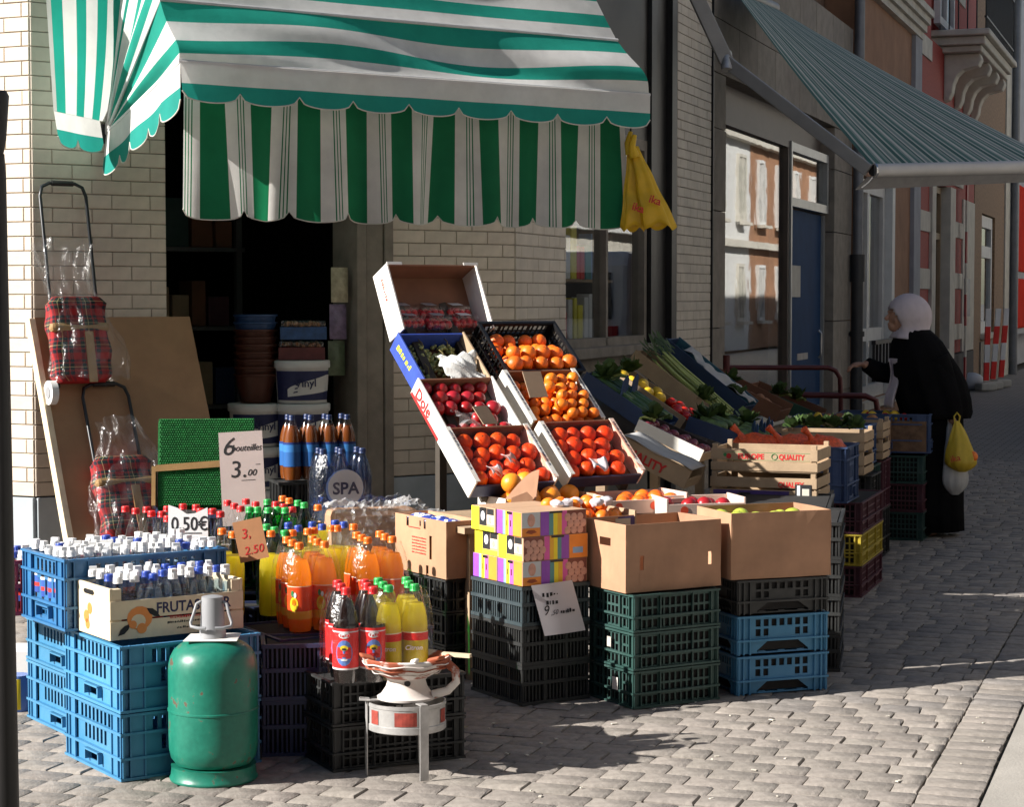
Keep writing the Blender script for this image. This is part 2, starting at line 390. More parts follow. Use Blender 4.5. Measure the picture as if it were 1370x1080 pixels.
def brick_mesh(L):
    b = MB(); h = PITCHB - .0045; c = .003
    vs = [(0, .012, 0), (L, .012, 0), (L, .012, h), (0, .012, h), (0, .002, 0), (L, .002, 0), (L, .002, h), (0, .002, h), (c, -.001, c), (L - c, -.001, c), (L - c, -.001, h - c), (c, -.001, h - c)]
    b.add(vs, [(0, 1, 5, 4), (1, 2, 6, 5), (2, 3, 7, 6), (3, 0, 4, 7), (4, 5, 9, 8), (5, 6, 10, 9), (6, 7, 11, 10), (7, 4, 8, 11), (8, 9, 10, 11)])
    return b
BM = {}
def lay_bricks(wall, x0, x1, z0, z1, single=True, seed=1, parent=None):
    """running bond of real bricks on a wall part; single: every brick an object"""
    rg = random.Random(seed); joined = MB(); z = z0; r = 0; n = 0
    while z + PITCHB <= z1 + .001:
        x = x0; first = (r % 2 == 1)
        while x < x1 - .012:
            L = FULL * .5 if first else FULL; first = False
            L = min(L, x1 - x); Lb = round(L - .0035, 4)
            if Lb < .02: break
            if single:
                if Lb not in BM: BM[Lb] = brick_mesh(Lb).mesh('brick', brick_m)
                o = put('brick', BM[Lb], wall, (x, rg.uniform(-.0015, .0015), z), (0, rg.uniform(-.002, .002), rg.uniform(-.003, .003))); n += 1
            else:
                t = brick_mesh(Lb); dy = rg.uniform(-.0015, .0015)
                joined.add([(v[0] + x, v[1] + dy, v[2] + z) for v in t.v], t.f)
            x += L
        z += PITCHB; r += 1
    if not single:
        o = joined.build('brickwork', brick_s, wall); o['kind'] = 'stuff'
    return n
HB = 9.0
# left facade (in the sun), chamfer walls, street piers
b = MB(); b.box(-9, -.02, .008, .32, .575, HB); lw = b.build('left_wall', mort_m, shop, rot=(0, 0, R(-58)))
b = MB(); b.box(-9, -.01, -.006, .32, 0, .56); b.build('plinth', plinth_m, shop, rot=(0, 0, R(-58)), bevel=.004)
b = MB(); b.box(-9, -3.06, -.001, .33, .575, HB); b.box(-3.06, -.02, -.001, .33, 3.36, HB); b.build('far_brick_face', brick_s, shop, rot=(0, 0, R(-58)))
nb = lay_bricks(lw, -.60, -.002, .568, 3.35, True, 1); lay_bricks(lw, -3.06, -.6, .568, 3.35, False, 11)
b = MB(); b.box(.0, .75, .008, .3, .575, HB); cw = b.build('chamfer_wall', mort_m, shop)
b = MB(); b.box(.012, .752, -.006, .3, 0, .56); b.build('plinth', plinth_m, shop, bevel=.004)
nb += lay_bricks(cw, .004, .755, .568, 2.62, True, 2); lay_bricks(cw, .004, .755, .568 + 27 * PITCHB, 3.9, False, 9)
b = MB(); b.box(2.17, 3.0, .008, .3, .575, HB); cp = b.build('chamfer_pier', mort_m, shop)
b = MB(); b.box(2.166, 3.02, -.006, .3, 0, .56); b.build('plinth', plinth_m, shop, bevel=.004)
lay_bricks(cp, 2.168, 3.026, .568, 1.02, False, 4)
nb += lay_bricks(cp, 2.168, 3.026, 1.022, 2.22, True, 3); print('single bricks', nb)
b = MB(); b.box(.752, 2.166, .02, .3, 2.85, HB); b.build('lintel_wall', brick_s, shop)
SR = (0, 0, ST - CH); SL = (3.03, 0, 0)
def on_street(b, name, mats, **k): return b.build(name, mats, shop, loc=SL, rot=SR, **k)
b = MB(); b.box(.02, 1.01, .008, .3, .575, HB); sp_ = on_street(b, 'street_pier', mort_m); lay_bricks(sp_, .002, 1.018, .568, 2.9, False, 5)
b = MB(); b.box(3.95, 5.08, .008, .3, .0, HB); sp2 = on_street(b, 'street_pier', mort_m); lay_bricks(sp2, 3.942, 5.085, .6, 5.2, False, 6)
b = MB(); b.box(0, 1.02, -.006, .3, 0, .56); on_street(b, 'plinth', plinth_m)
b = MB(); b.box(3.14, 3.935, .05, .3, 0, HB); b.box(1.02, 3.14, .03, .3, 2.78, HB); b.box(3.16, 3.3, .0, .06, 0, 4.3); b.box(3.78, 3.93, .0, .06, 0, 4.3); on_street(b, 'black_shutter_panel', dark_m)
b = MB(); b.box(1.02, 3.14, .02, .3, 0, 1.2); on_street(b, 'stall_riser', stone_m)
b = MB(); b.box(1.02, 3.14, -.06, .2, 1.2, 1.27); on_street(b, 'window_sill', oak_m, bevel=.004)
fb = MB(); fb.box(1.02, 1.09, .03, .13, 1.27, 2.78); fb.box(3.07, 3.14, .03, .13, 1.27, 2.78); fb.box(2.05, 2.1, .03, .13, 1.27, 2.78); fb.box(1.09, 3.07, .03, .13, 2.7, 2.78); fb.box(1.09, 3.07, .03, .13, 1.27, 1.33)
on_street(fb, 'window_frame', oak_m)
for x0, x1 in ((1.09, 2.05), (2.1, 3.07)):
    b = MB(); b.box(x0, x1, .075, .081, 1.33, 2.7); on_street(b, 'pane', glass)
b = MB(); b.box(1.0, 3.2, .9, .95, .2, 2.9); b.box(1.0, 3.2, .1, .9, 1.15, 1.2); b.box(1.0, 3.2, .1, .9, 2.85, 2.9); b.box(3.15, 3.2, .1, .9, 1.2, 2.9); b.box(1.0, 1.05, .1, .9, 1.2, 2.9); on_street(b, 'window_bay_lining', mat('bay_lining', (.09, .08, .075), .8, .2))
# door frame, room behind the door, roof and back walls that carry the building's shadow
b = MB(); b.box(1.917, 1.98, -.03, .26, 0, 2.85); b.box(1.985, 2.10, -.012, .26, 0, 2.85); b.box(2.104, 2.162, -.025, .26, 0, 2.85); b.build('door_frame', oak_m, shop, bevel=.006)
b = MB(); b.box(.757, 2.1, .02, 1.5, -.01, .03); b.build('doorstep', stone_m, shop)
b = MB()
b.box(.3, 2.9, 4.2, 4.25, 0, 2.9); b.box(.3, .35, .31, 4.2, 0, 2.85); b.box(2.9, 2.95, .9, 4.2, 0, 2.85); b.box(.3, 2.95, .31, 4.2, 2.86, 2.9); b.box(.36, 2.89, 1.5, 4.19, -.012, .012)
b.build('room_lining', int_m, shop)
inv = shop.matrix_basis.inverted() if False else (Matrix.Translation(A) @ Matrix.Rotation(CH, 4, 'Z')).inverted()
rp = [A + Vector((-7.9, 3.5, 0)), A, C, street(5.1), street(5.1, -7), A + Vector((-6, 8, 0))]
b = MB(); b.prism([(v.x, v.y) for v in [inv @ q for q in rp]], .25, Matrix.Translation((0, 0, HB))); b.build('roof', mat('roof_zinc', (.2, .2, .21), .6, .1, 2), shop)
rp2 = [inv @ q for q in (A + Vector((-7.9, 3.6, 0)), A + Vector((-6, 8, 0)), street(5.1, -7))]
b = MB(); b.beam((rp2[0].x, rp2[0].y, HB / 2), (rp2[1].x, rp2[1].y, HB / 2), .3, HB); b.beam((rp2[1].x, rp2[1].y, HB / 2), (rp2[2].x, rp2[2].y, HB / 2), .3, HB); b.build('rear_wall', brick_s, shop)

tin_m = mat('dull_chrome', (.4, .4, .4), .35, .2, 12, metal=.8)
# --- neighbours up the street: local x runs along the facade, -y is outwards
red_m = mat('red_brick', (.30, .035, .025), .75, .3, 26, .5, 50); brn_m = mat('brown_brick', (.17, .10, .065), .8, .35, 22, .5, 45)
tan_m = mat('tan_render', (.30, .155, .085), .85, .2, 2.5, .3, 30); wht_m = mat('white_paint', (.66, .66, .64), .6, .08, 5)
crm_m = mat('cream_stone', (.55, .52, .45), .8, .14, 4, .3, 30); gry_m = mat('grey_render', (.33, .34, .37), .85, .12, 3)
blue_m = mat('blue_door', (.012, .048, .13), .7, .12, 5, spec=.15); zinc_m = mat('zinc_pipe', (.17, .18, .2), .5, .15, 5, metal=.5)
def block(t0, t1, label, wall, depth=7, h=9.0, name='row_house', z0=0):
    o = thing(name, label, 'building', street(t0), ST)
    b = MB(); b.box(0, t1 - t0, .35, depth, 0, h); b.build('wall', wall, o); return o
def window(o, x0, x1, z0, z1, fm, y=.12, fw=.09, mull=(), trans=(), sill=True, name='window'):
    b = MB(); b.box(x0, x0 + fw, y, y + .1, z0, z1); b.box(x1 - fw, x1, y, y + .1, z0, z1); b.box(x0 + fw, x1 - fw, y, y + .1, z0, z0 + fw); b.box(x0 + fw, x1 - fw, y, y + .1, z1 - fw, z1)
    for q in mull: b.box(q - fw / 2, q + fw / 2, y + .003, y + .097, z0 + fw, z1 - fw)
    for q in trans: b.box(x0 + fw, x1 - fw, y + .005, y + .095, q - fw / 2, q + fw / 2)
    w = b.build(name, fm, o)
    b = MB(); b.box(x0 + fw * .6, x1 - fw * .6, y + .045, y + .052, z0 + fw * .6, z1 - fw * .6); b.build('pane', glass, w)
    if sill: b = MB(); b.box(x0 - .08, x1 + .08, -.1, y + .02, z0 - .1, z0 - .004); b.build('sill', crm_m, w)
    return w
def facing(o, rects, m, y0=0.0, y1=.36, name='facade'):
    b = MB()
    for x0, x1, z0, z1 in rects: b.box(x0, x1, y0, y1, z0, z1)
    return b.build(name, m, o)
# stone-fronted shop
o = block(5.12, 12.3, 'stone fronted shop with big display window and blue door', brn_m); T0 = 5.12
x = lambda t: t - T0
facing(o, [(x(5.65), x(12.28), .36, .37, ), ], int_m) if False else None
b = MB(); b.box(.0, .02, -.01, .33, 0, 9); b.build('joint_gap', dark_m, o)
rg = random.Random(5)
def slab(o, x0, x1, z0, z1, y0=0.0):
    b = MB(); b.box(x0 + .004, x1 - .004, y0 + rg.uniform(0, .004), .34, z0 + .004, z1 - .004); b.build('stone_slab', stone_m, o, bevel=.003)
for z0, z1 in ((0, .55), (.55, 1.35), (1.35, 2.35), (2.35, 3.05), (3.05, 3.52)):
    slab(o, .03, x(5.65), z0, z1); slab(o, x(11.08), x(12.25), z0, z1)
for z0, z1 in ((3.52, 3.98), (3.98, 4.75)):
    xx = .03
    while xx < x(12.2):
        ww = min(rg.uniform(.55, 1.05), x(12.25) - xx); slab(o, xx, xx + ww, z0, z1); xx += ww
slab(o, x(5.65), x(8.8), 0, .5)
b = MB(); b.box(x(5.65), x(11.06), .16, .36, 3.2, 3.52); b.build('window_head', mat('bronze_frame', (.09, .07, .06), .5, .1, 4), o)
window(o, x(5.67), x(8.78), .5, 3.2, MATS['bronze_frame'], .06, .07, name='display_window')
w2 = window(o, x(8.84), x(11.04), 2.55, 3.2, mat('aluminium', (.42, .43, .43), .4, .1, 5, metal=.6), .06, .09, sill=False, name='fanlight')
b = MB(); b.box(x(8.86), x(11.0), .13, .19, .12, 2.53); d = b.build('door', blue_m, o)
b = MB(); b.box(x(9.2), x(9.7), .115, .132, 1.62, 1.95); b.build('notice', crm_m, d); b = MB(); b.tube([(x(10.7), .10, .95), (x(10.7), .07, .98), (x(10.7), .07, 1.22), (x(10.7), .10, 1.25)], .015, 8); b.build('handle', tin_m, d); b = MB(); b.box(x(9.6), x(10.2), .124, .131, .95, 1.02); b.build('letter_slot', tin_m, d); b = MB(); b.box(x(8.95), x(10.9), .122, .131, .16, .42); b.build('kick_plate', tin_m, d)
b = MB(); b.box(x(8.79), x(8.85), .04, .27, 0, 3.2); b.box(x(10.96), x(11.06), .1, .33, 0, 2.53); b.box(x(8.86), x(10.95), .05, .34, 0, .12); b.build('door_frame', MATS['aluminium'], o)
b = MB(); b.tube([(x(12.15), -.09, 2.1), (x(12.15), -.09, 9)], .06, 10); b.build('downpipe', zinc_m, o, 40)
b = MB(); b.tube([(x(12.15), -.09, 0), (x(12.15), -.09, 1.8)], .07, 10); b.tube([(x(12.15), -.09, 1.8), (x(12.15), -.09, 2.12)], .088, 10); b.tube([(x(12.15), -.09, 1.16), (x(12.15), -.09, 1.22)], .088, 10); b.box(x(12.13), x(12.17), -.1, .1, 1.17, 1.21); b.build('downpipe_foot', mat('cast_iron', (.03, .032, .035), .5, .2, 9), o, 40)
# tan house
o = block(12.34, 17.9, 'tan rendered house with tall white framed window', tan_m); T0 = 12.34
facing(o, [(.0, x(12.75), 0, 9), (x(15.3), x(17.2), 0, 5.3), (x(12.75), x(15.3), 3.1, 5.3), (x(12.75), x(15.3), 0, .35), (.0, x(17.88), 5.7, 9)], tan_m)
facing(o, [(x(17.2), x(17.88), 0, 5.3)], gry_m, -.06, .34, 'pilaster')
window(o, x(12.78), x(15.25), .35, 3.08, wht_m, .06, .16, (x(13.9),), (1.15,), name='white_window')
facing(o, [(x(15.26), x(15.5), .3, 3.1)], wht_m, -.04, .2, 'window_trim')
for k in range(4):
    b = MB(); b.box(.02, x(17.86), -.08 - .05 * k, .36, 5.3 + .1 * k, 5.396 + .1 * k); b.build('cornice', crm_m, o)
b = MB()
for k in range(9): b.box(x(12.8) + k * .27, x(12.83) + k * .27, -.2, -.17, .62, 1.05)
b.box(x(12.8), x(15.0), -.21, -.16, 1.05, 1.1); b.box(x(12.8), x(15.0), -.205, -.165, .6, .64); b.build('window_guard', mat('iron', (.015, .015, .017), .5, .2, 8), o)
# red brick house with balcony
o = block(17.92, 25.6, 'red brick house with white stone bands and bracketed balcony', red_m); T0 = 17.92
facing(o, [(.0, x(19.3), 0, 9), (x(22.3), x(25.5), 3.2, 9), (x(19.3), x(22.3), 3.4, 5.5), (x(19.3), x(22.3), 0, .8), (x(22.3), x(25.5), .7, 3.2)], red_m)
for k, z in enumerate((.9, 1.75, 2.6, 3.45, 4.3, 5.15, 6.5, 7.4)):
    facing(o, [(.02, x(19.28), z, z + .3)], crm_m, -.025, .34, 'stone_band'); facing(o, [(x(22.32), x(23.6), z + .02, z + .28)], crm_m, -.025, .34, 'stone_band')
facing(o, [(x(19.3), x(19.75), .8, 3.4), (x(21.6), x(22.3), .8, 3.4), (x(19.3), x(22.3), .62, .796)], crm_m, -.05, .34, 'window_surround')
window(o, x(19.76), x(21.58), .8, 3.38, mat('timber_frame', (.3, .22, .13), .6, .15, 6), .1, .1, (x(20.7),), (2.6,), sill=False)
facing(o, [(x(22.4), x(25.45), 0, .68)], mat('dark_plinth', (.05, .045, .045), .8, .2, 6), -.03, .34, 'plinth')
facing(o, [(x(23.6), x(25.4), .7, 3.3)], crm_m, -.03, .34, 'stone_panel')
b = MB(); b.box(x(23.8), x(24.5), -.06, -.028, 1.3, 1.95); b.build('letter_box', zinc_m, o)
b = MB(); b.box(x(20.6), x(25.2), -.66, .35, 5.55, 5.68); b.box(x(20.5), x(25.3), -.74, .35, 5.684, 5.78); b.box(x(20.7), x(25.1), -.6, .35, 5.45, 5.546); b.build('balcony_slab', crm_m, o, bevel=.02)
brk = [(0, 0), (-.55, 0), (-.58, -.09), (-.53, -.2), (-.4, -.22), (-.29, -.25), (-.2, -.34), (-.15, -.46), (-.13, -.6), (-.08, -.7), (0, -.74)]
for xx in (x(20.9), x(22.3), x(23.6), x(24.8)):
    b = MB(); b.prism(brk, .34, FRAME((xx, 0, 5.445), (0, 1, 0), (0, 0, 1))); b.build('balcony_bracket', crm_m, o, bevel=.02)
b = MB()
for k in range(33): b.box(x(20.6) + k * .14, x(20.62) + k * .14, -.68, -.66, 5.78, 6.8)
for k in range(6): b.box(x(20.6), x(20.62), -.68 + k * .14, -.66 + k * .14, 5.78, 6.8)
b.box(x(20.56), x(25.2), -.7, -.64, 6.8, 6.86); b.box(x(20.56), x(25.2), -.69, -.65, 5.95, 5.98); b.box(x(20.56), x(20.63), -.63, .3, 6.8, 6.86); b.build('balcony_railing', MATS['iron'], o)
window(o, x(20.3), x(22.2), 5.86, 8.4, wht_m, -.01, .12, (x(21.2),), (7.6,), sill=False)
# brown brick house
o = block(25.62, 32.4, 'brown brick house with white window beyond the balcony', brn_m); T0 = 25.62
facing(o, [(.0, x(26.9), 0, 9), (x(29.4), x(31.3), 0, 9), (x(26.9), x(29.4), 3.2, 9), (x(26.9), x(29.4), 0, .9)], mat('ochre_brick', (.24, .145, .08), .8, .35, 18, .4, 40))
facing(o, [(x(31.3), x(32.35), 0, 9)], crm_m, -.03, .35, 'pale_panel')
window(o, x(26.92), x(29.38), .95, 3.18, wht_m, .05, .22, (), (2.5,))
facing(o, [(x(26.7), x(31.28), 0, .8)], stone_m, -.03, .35, 'plinth')
b = MB(); b.tube([(x(32.38), -.12, 0), (x(32.38), -.12, 9)], .09, 10); b.build('downpipe', zinc_m, o, 40)
# far house with red shutters panels
o = block(32.45, 48, 'pale grey house with big red panels at the street end', gry_m); T0 = 32.45
rp_m = mat('red_panel', (.55, .025, .01), .9, .12, 2, spec=.05)
for z0, z1 in ((.95, 2.05), (2.2, 4.1)):
    b = MB(); b.box(x(33.5), x(41.5), -.1, -.02, z0, z1); b.build('red_panel', rp_m, o, bevel=.12)
facing(o, [(x(33.1), x(42), .82, 4.25)], gry_m, -.05, .35, 'panel_frame')
window(o, x(43), x(45), 1, 3, wht_m, -.01, .15)
# street's other side: mirrored in the display windows; near end added to block sky
sl1 = mat('slate_render', (.115, .115, .12), .85, .2, 3); sl2 = mat('soot_brick', (.10, .09, .085), .85, .3, 20)  # near houses kept dark to send less bounce light to the stall
opp = [(-24, -15, sl2, wht_m), (-14.95, -6.05, sl1, wht_m), (-6, 6, sl2, wht_m), (6.05, 14, sl1, wht_m), (14.05, 22, sl2, crm_m), (22.05, 31, sl1, crm_m), (31.05, 40, crm_m, wht_m), (40.05, 52, wht_m, crm_m), (52.05, 64, tan_m, wht_m)]
lbs = ['sooty brick corner house across the street behind the viewer', 'slate grey house across the street beside the viewer', 'sooty brick house straight across from the stall', 'slate grey house across from the stone shop', 'sooty brick house across from the tan house', 'slate grey house across from the balcony', 'cream house across the street beyond the slate one', 'far white house across the street', 'tan house at the far end across the street']
for (t0, t1, wm, fm), lb in zip(opp, lbs):
    o = thing('row_house', lb, 'building', street(t1, 9.4), ST + math.pi); W = t1 - t0
    b = MB(); b.box(0, W, .2, 7, 0, 9.5); b.build('wall', wm, o)
    n = max(2, int(W / 2.4)); st = W / n
    for fl, (z0, z1) in enumerate(((.9, 2.7), (4.0, 6.1), (7.0, 8.8))):
        for k in range(n):
            xc = (k + .5) * st; window(o, xc - .55, xc + .55, z0, z1, fm, .1, .1, (xc,), (), True)
    for z in (3.2, 6.5, 9.2): b = MB(); b.box(0.02, W - .02, -.08, .22, z, z + .22); b.build('string_course', crm_m if wm is not crm_m else wht_m, o)

# unseen row added behind the viewer, so that less open sky reaches the shop front
for k, (x0, x1, wm, h) in enumerate(((-19, -9.1, brn_m, 12), (-9, -.1, crm_m, 13), (0, 8.9, red_m, 12.5), (9, 17, tan_m, 12))):
    o = thing('row_house', ['brown brick', 'cream', 'red brick', 'tan'][k] + ' house standing in the row behind the viewer', 'building', (x1, -9, 0), math.pi)
    b = MB(); b.box(0, x1 - x0, .2, 7, 0, h); b.build('wall', wm, o)
    for fl in range(3):
        for j in range(3): window(o, 1 + j * 2.8, 2.2 + j * 2.8, 1 + fl * 3.4, 3 + fl * 3.4, wht_m, .1, .1)
# ================================================================ CRATES
CY = R(34)
def ax(yaw): return Vector((math.cos(yaw), math.sin(yaw), 0)), Vector((-math.sin(yaw), math.cos(yaw), 0))
pl = lambda n, c, **k: mat(n, c, k.get('rough', .5), k.get('var', .22), 6, .2, 40, rand=k.get('rand', .1), c2=tuple(q * .86 + .03 for q in c))
blue_c = pl('blue_plastic', (.05, .25, .47)); navy_c = pl('navy_plastic', (.018, .032, .11)); black_c = pl('black_plastic', (.012, .013, .013))
green_c = pl('dark_green_plastic', (.012, .06, .05)); pink_c = pl('pink_plastic', (.55, .04, .07)); mar_c = pl('maroon_plastic', (.09, .015, .03)); yel_c = pl('yellow_plastic', (.5, .38, .02))
sblue_c = pl('street_blue_plastic', (.03, .07, .18))
def side_geo(b, L, h, th, style, place):
    def bx(a0, a1, n0, n1, z0, z1):
        b.hexa([place(*q) for q in ((a0, n0, z0), (a1, n0, z0), (a1, n1, z0), (a0, n1, z0), (a0, n0, z1), (a1, n0, z1), (a1, n1, z1), (a0, n1, z1))])
    def rows(z0, z1, holes, a0=0, a1=None):
        a = a0; a1 = L if a1 is None else a1
        for h0, h1 in holes:
            bx(a, h0, .006, .006 + th, z0, z1); a = h1
        bx(a, a1, .006, .006 + th, z0, z1)
    e = .006
    if style == 'euro':
        m = .105; n = max(5, int((L - 2 * m) / .032)); st = (L - 2 * m) / n
        sl = [(m + st * (k + .22), m + st * (k + .78)) for k in range(n)]
        c = L / 2; rows(e, h * .10, []); rows(h * .10, h * .27, [(c - .05, c + .05)]); rows(h * .27, h * .40, [])
        rows(h * .40, h * .62, sl[1:-1] if L > .45 else sl); rows(h * .62, h * .68, []); rows(h * .68, h * .9, sl); rows(h * .9, h - e, [])
        for a in (0, .026, .078, L - .084, L - .032, L - .006): bx(a, a + .006, -.006, .0055, .002, h - .002)
        bx(.026, .084, 0, .0055, .01, h - .01); bx(L - .084, L - .026, 0, .0055, .01, h - .01)
        for z in (0, .3 * h, h - .075, h - .012): bx(-.008, L + .008, -.009, .006, z, z + .009)
        bx(c - .06, c + .06, -.014, .005, h * .25, h * .275); bx(c - .062, c - .054, -.012, .005, h * .1, h * .26); bx(c + .054, c + .062, -.012, .005, h * .1, h * .26)
    elif style == 'lattice':
        m = .035; n = int((L - 2 * m) / .026); st = (L - 2 * m) / n; sl = [(m + st * (k + .14), m + st * (k + .86)) for k in range(n)]
        nr = max(2, int((h - .03) / .03)); rh = (h - .024) / nr; rows(e, .012, []); z = .012
        for r in range(nr): rows(z, z + rh * .78, sl); rows(z + rh * .78, z + rh, []); z += rh
        rows(z, h - e, [])
        for a in (0, L * .30, L * .7 - .006, L - .006, .03, L - .036): bx(a, a + .006, -.004, .0055, .002, h - .002)
        for zz in (0, h * .36, h - .011): bx(-.006, L + .006, -.008, .006, zz, zz + .008)
    elif style == 'bars':
        n = max(3, int(L / .085)); st = L / n
        for k in range(n + 1): bx(max(0, k * st - .006), min(L, k * st + .006), -.002, .008, .005, h - .005)
        k2 = int(L / .016); s2 = L / k2
        for k in range(1, k2): bx(k * s2 - .0035, k * s2 + .0035, .002, .007, .01, h - .01)
        for zz in (0, h * .5, h - .014): bx(-.005, L + .005, -.006, .009, zz, zz + .014)
    elif style == 'arch':
        m = .075; n = 7; st = (L - 2 * m) / n; sl = [(m + st * (k + .18), m + st * (k + .82)) for k in range(n)]
        A0, A1 = L * .22, L * .80
        for a0, a1 in ((0, A0), (A1, L)): bx(a0, a1, .006, .006 + th, e, h * .34)
        rows(h * .34, h * .46, []); rows(h * .46, h * .64, [sl[0], sl[1], sl[5], sl[6]]); rows(h * .64, h * .7, []); rows(h * .7, h * .88, sl); rows(h * .88, h - e, [])
        for s_, a0 in ((1, A0), (-1, A1)):
            b.add([place(a0, .006, h * .34), place(a0 + s_ * .05, .006, h * .34), place(a0, .006, h * .1), place(a0, .006 + th, h * .34), place(a0 + s_ * .05, .006 + th, h * .34), place(a0, .006 + th, h * .1)], [(0, 1, 2), (5, 4, 3), (1, 4, 5, 2)])
        for a in (0, .022, .05, L - .056, L - .028, L - .006): bx(a, a + .006, -.005, .0055, .002, h - .002)
        for zz in (h * .34, h - .011): bx(-.007, L + .007, -.009, .006, zz, zz + .008)
CR = {}
def crate(label, w, d, h, m, style, loc, yaw, group=None, cat='crate', name='plastic_crate', tiltx=0.0, open_=False):
    key = (w, d, h, m.name, style)
    if key not in CR:
        P = [lambda a, n, z: (a, n, z), lambda a, n, z: (w - a, d - n, z), lambda a, n, z: (n, d - a, z), lambda a, n, z: (w - n, a, z)]
        ms = []
        for k, L in enumerate((w, w, d, d)):
            b = MB(); side_geo(b, L, h, .005, style, P[k]); ms.append(('long_side' if k < 2 else 'end_side', b.mesh('crate_side', m)))
        b = MB()
        for k in range(8): y0 = .01 + (d - .02) * k / 8; b.box(.01, w - .01, y0, y0 + (d - .02) / 8 * .6, .004, .01)
        for k in range(5): x0 = .01 + (w - .05) * k / 4; b.box(x0, x0 + .03, .01, d - .01, .0105, .014)
        ms.append(('base', b.mesh('crate_base', m))); CR[key] = ms
    o = thing(name, label, cat, loc, yaw, group, rot=(tiltx, 0, yaw))
    for nm, me in CR[key]: put(nm, me, o)
    if style != 'euro' and not open_:
        b = MB(); b.box(.016, w - .016, .016, d - .016, .016, h - .008); b.build('contents', mat('dark_contents', (.014, .013, .013), .9, .4, 14), o)  # dark block put in for the shade behind the crate's slots
    return o
U, V = ax(CY)
# --- blue stacks at the front left
G0 = gp(164, 1047); hb = .226
for k in range(2):
    crate(['blue slotted crate on the paving beside the gas bottle', 'blue slotted crate carrying the wooden fruit box of small bottles'][k], .5, .48, hb, blue_c, 'euro', G0 + Vector((0, 0, .002 + k * (hb + .001))), CY, 'blue crates stacked at the front')
G1 = gp(82, 981) ; G1.z = 0; hb2 = .214
G1 = G0 + U * .12 + V * .57
for k in range(2):
    crate(['lower blue slotted crate of the stack behind the fruit box', 'upper blue slotted crate of the stack behind, under the bottle crate'][k], 0.50, .60, hb2 + .012, blue_c, 'euro', G1 + Vector((0, 0, .002 + k * (hb2 + .013))), CY, 'blue crates stacked at the front')
TOPB = .4565
G2 = gp(89, 846, TOPB)
crate('deep blue crate packed full of small white capped bottles', .60, .40, .25, mat('mid_blue_plastic', (.03, .15, .33), .42, .12, 9, .12, 70), 'euro', G2 + Vector((0, 0, .002)), CY)
G3 = G2 + V * .43 - U * .03
crate('pink lattice crate of small bottles by the left post', .5, .34, .20, pink_c, 'bars', Vector((G3.x, G3.y, TOPB + .002)), CY, open_=True)

# ================================================================ BOTTLES
pet = film('clear_bottle', (.985, .99, .99), .035, .07, 0, 1.3); petg = film('green_bottle', (.03, .45, .16), .05, .06, .0, 1.3)
def drink(n, c, t=.6, clear=.0):
    m = mat(n, c, .12, .05, 4, trans=t)
    if clear and n + '_done' not in MATS:      # light also passes straight through the drink, tinted by it
        nt = m.node_tree; o = nt.nodes['Material Output']; src = o.inputs[0].links[0].from_socket
        tr = nt.nodes.new('ShaderNodeBsdfTransparent'); tr.inputs[0].default_value = (*[min(1, q * .9 + .1) for q in c], 1)
        ms = nt.nodes.new('ShaderNodeMixShader'); ms.inputs[0].default_value = clear; nt.links.new(src, ms.inputs[1]); nt.links.new(tr.outputs[0], ms.inputs[2]); nt.links.new(ms.outputs[0], o.inputs[0]); MATS[n + '_done'] = m
    return m
cola_m = drink('cola', (.012, .005, .004), 0); orng_m = drink('orange_soda', (1, .55, .06), .9, .06); lemn_m = drink('lemon_soda', (1, .85, .14), .9, .06); tea_m = drink('brown_tea', (.25, .07, .015), .3); watr_m = film('water', (.62, .74, .85), .05, .03, .03); grnl_m = drink('green_soda', (.02, .28, .10), .4)
cap_m = {k: mat('cap_' + k, c, .4, .06, 20) for k, c in dict(red=(.75, .025, .03), orange=(.95, .20, .015), green=(.03, .42, .09), white=(.82, .82, .82), blue=(.025, .07, .40), dblue=(.02, .04, .13)).items()}
prof_big = [(.030, .0), (.040, .004), (.0445, .03), (.0445, .19), (.042, .215), (.035, .245), (.024, .275), (.0145, .298), (.0125, .312)]
prof_small = [(.024, 0), (.031, .004), (.033, .02), (.033, .105), (.031, .125), (.024, .155), (.015, .176), (.0125, .188)]
def cut(prof, z):
    out = []
    for i, (r, zz) in enumerate(prof):
        if zz <= z: out.append((r, zz))
        else:
            r0, z0 = prof[i - 1]; k = (z - z0) / (zz - z0); out.append((r0 + (r - r0) * k, z)); break
    return out
white_l = mat('label_white', (.8, .8, .8), .4, .03); blue_l = mat('label_blue', (.12, .22, .55), .4, .08); red_l = mat('label_red', (.80, .035, .03), .4, .06); yel_l = mat('label_yellow', (.85, .62, .02), .4, .05)
navy_l = mat('print_navy', (.01, .015, .07), .6, .1); ink = mat('black_ink', (.012, .012, .014), .8, .1); grn_l = mat('print_green', (.02, .2, .06), .5, .1); redp = mat('print_red', (.55, .02, .02), .6, .1)
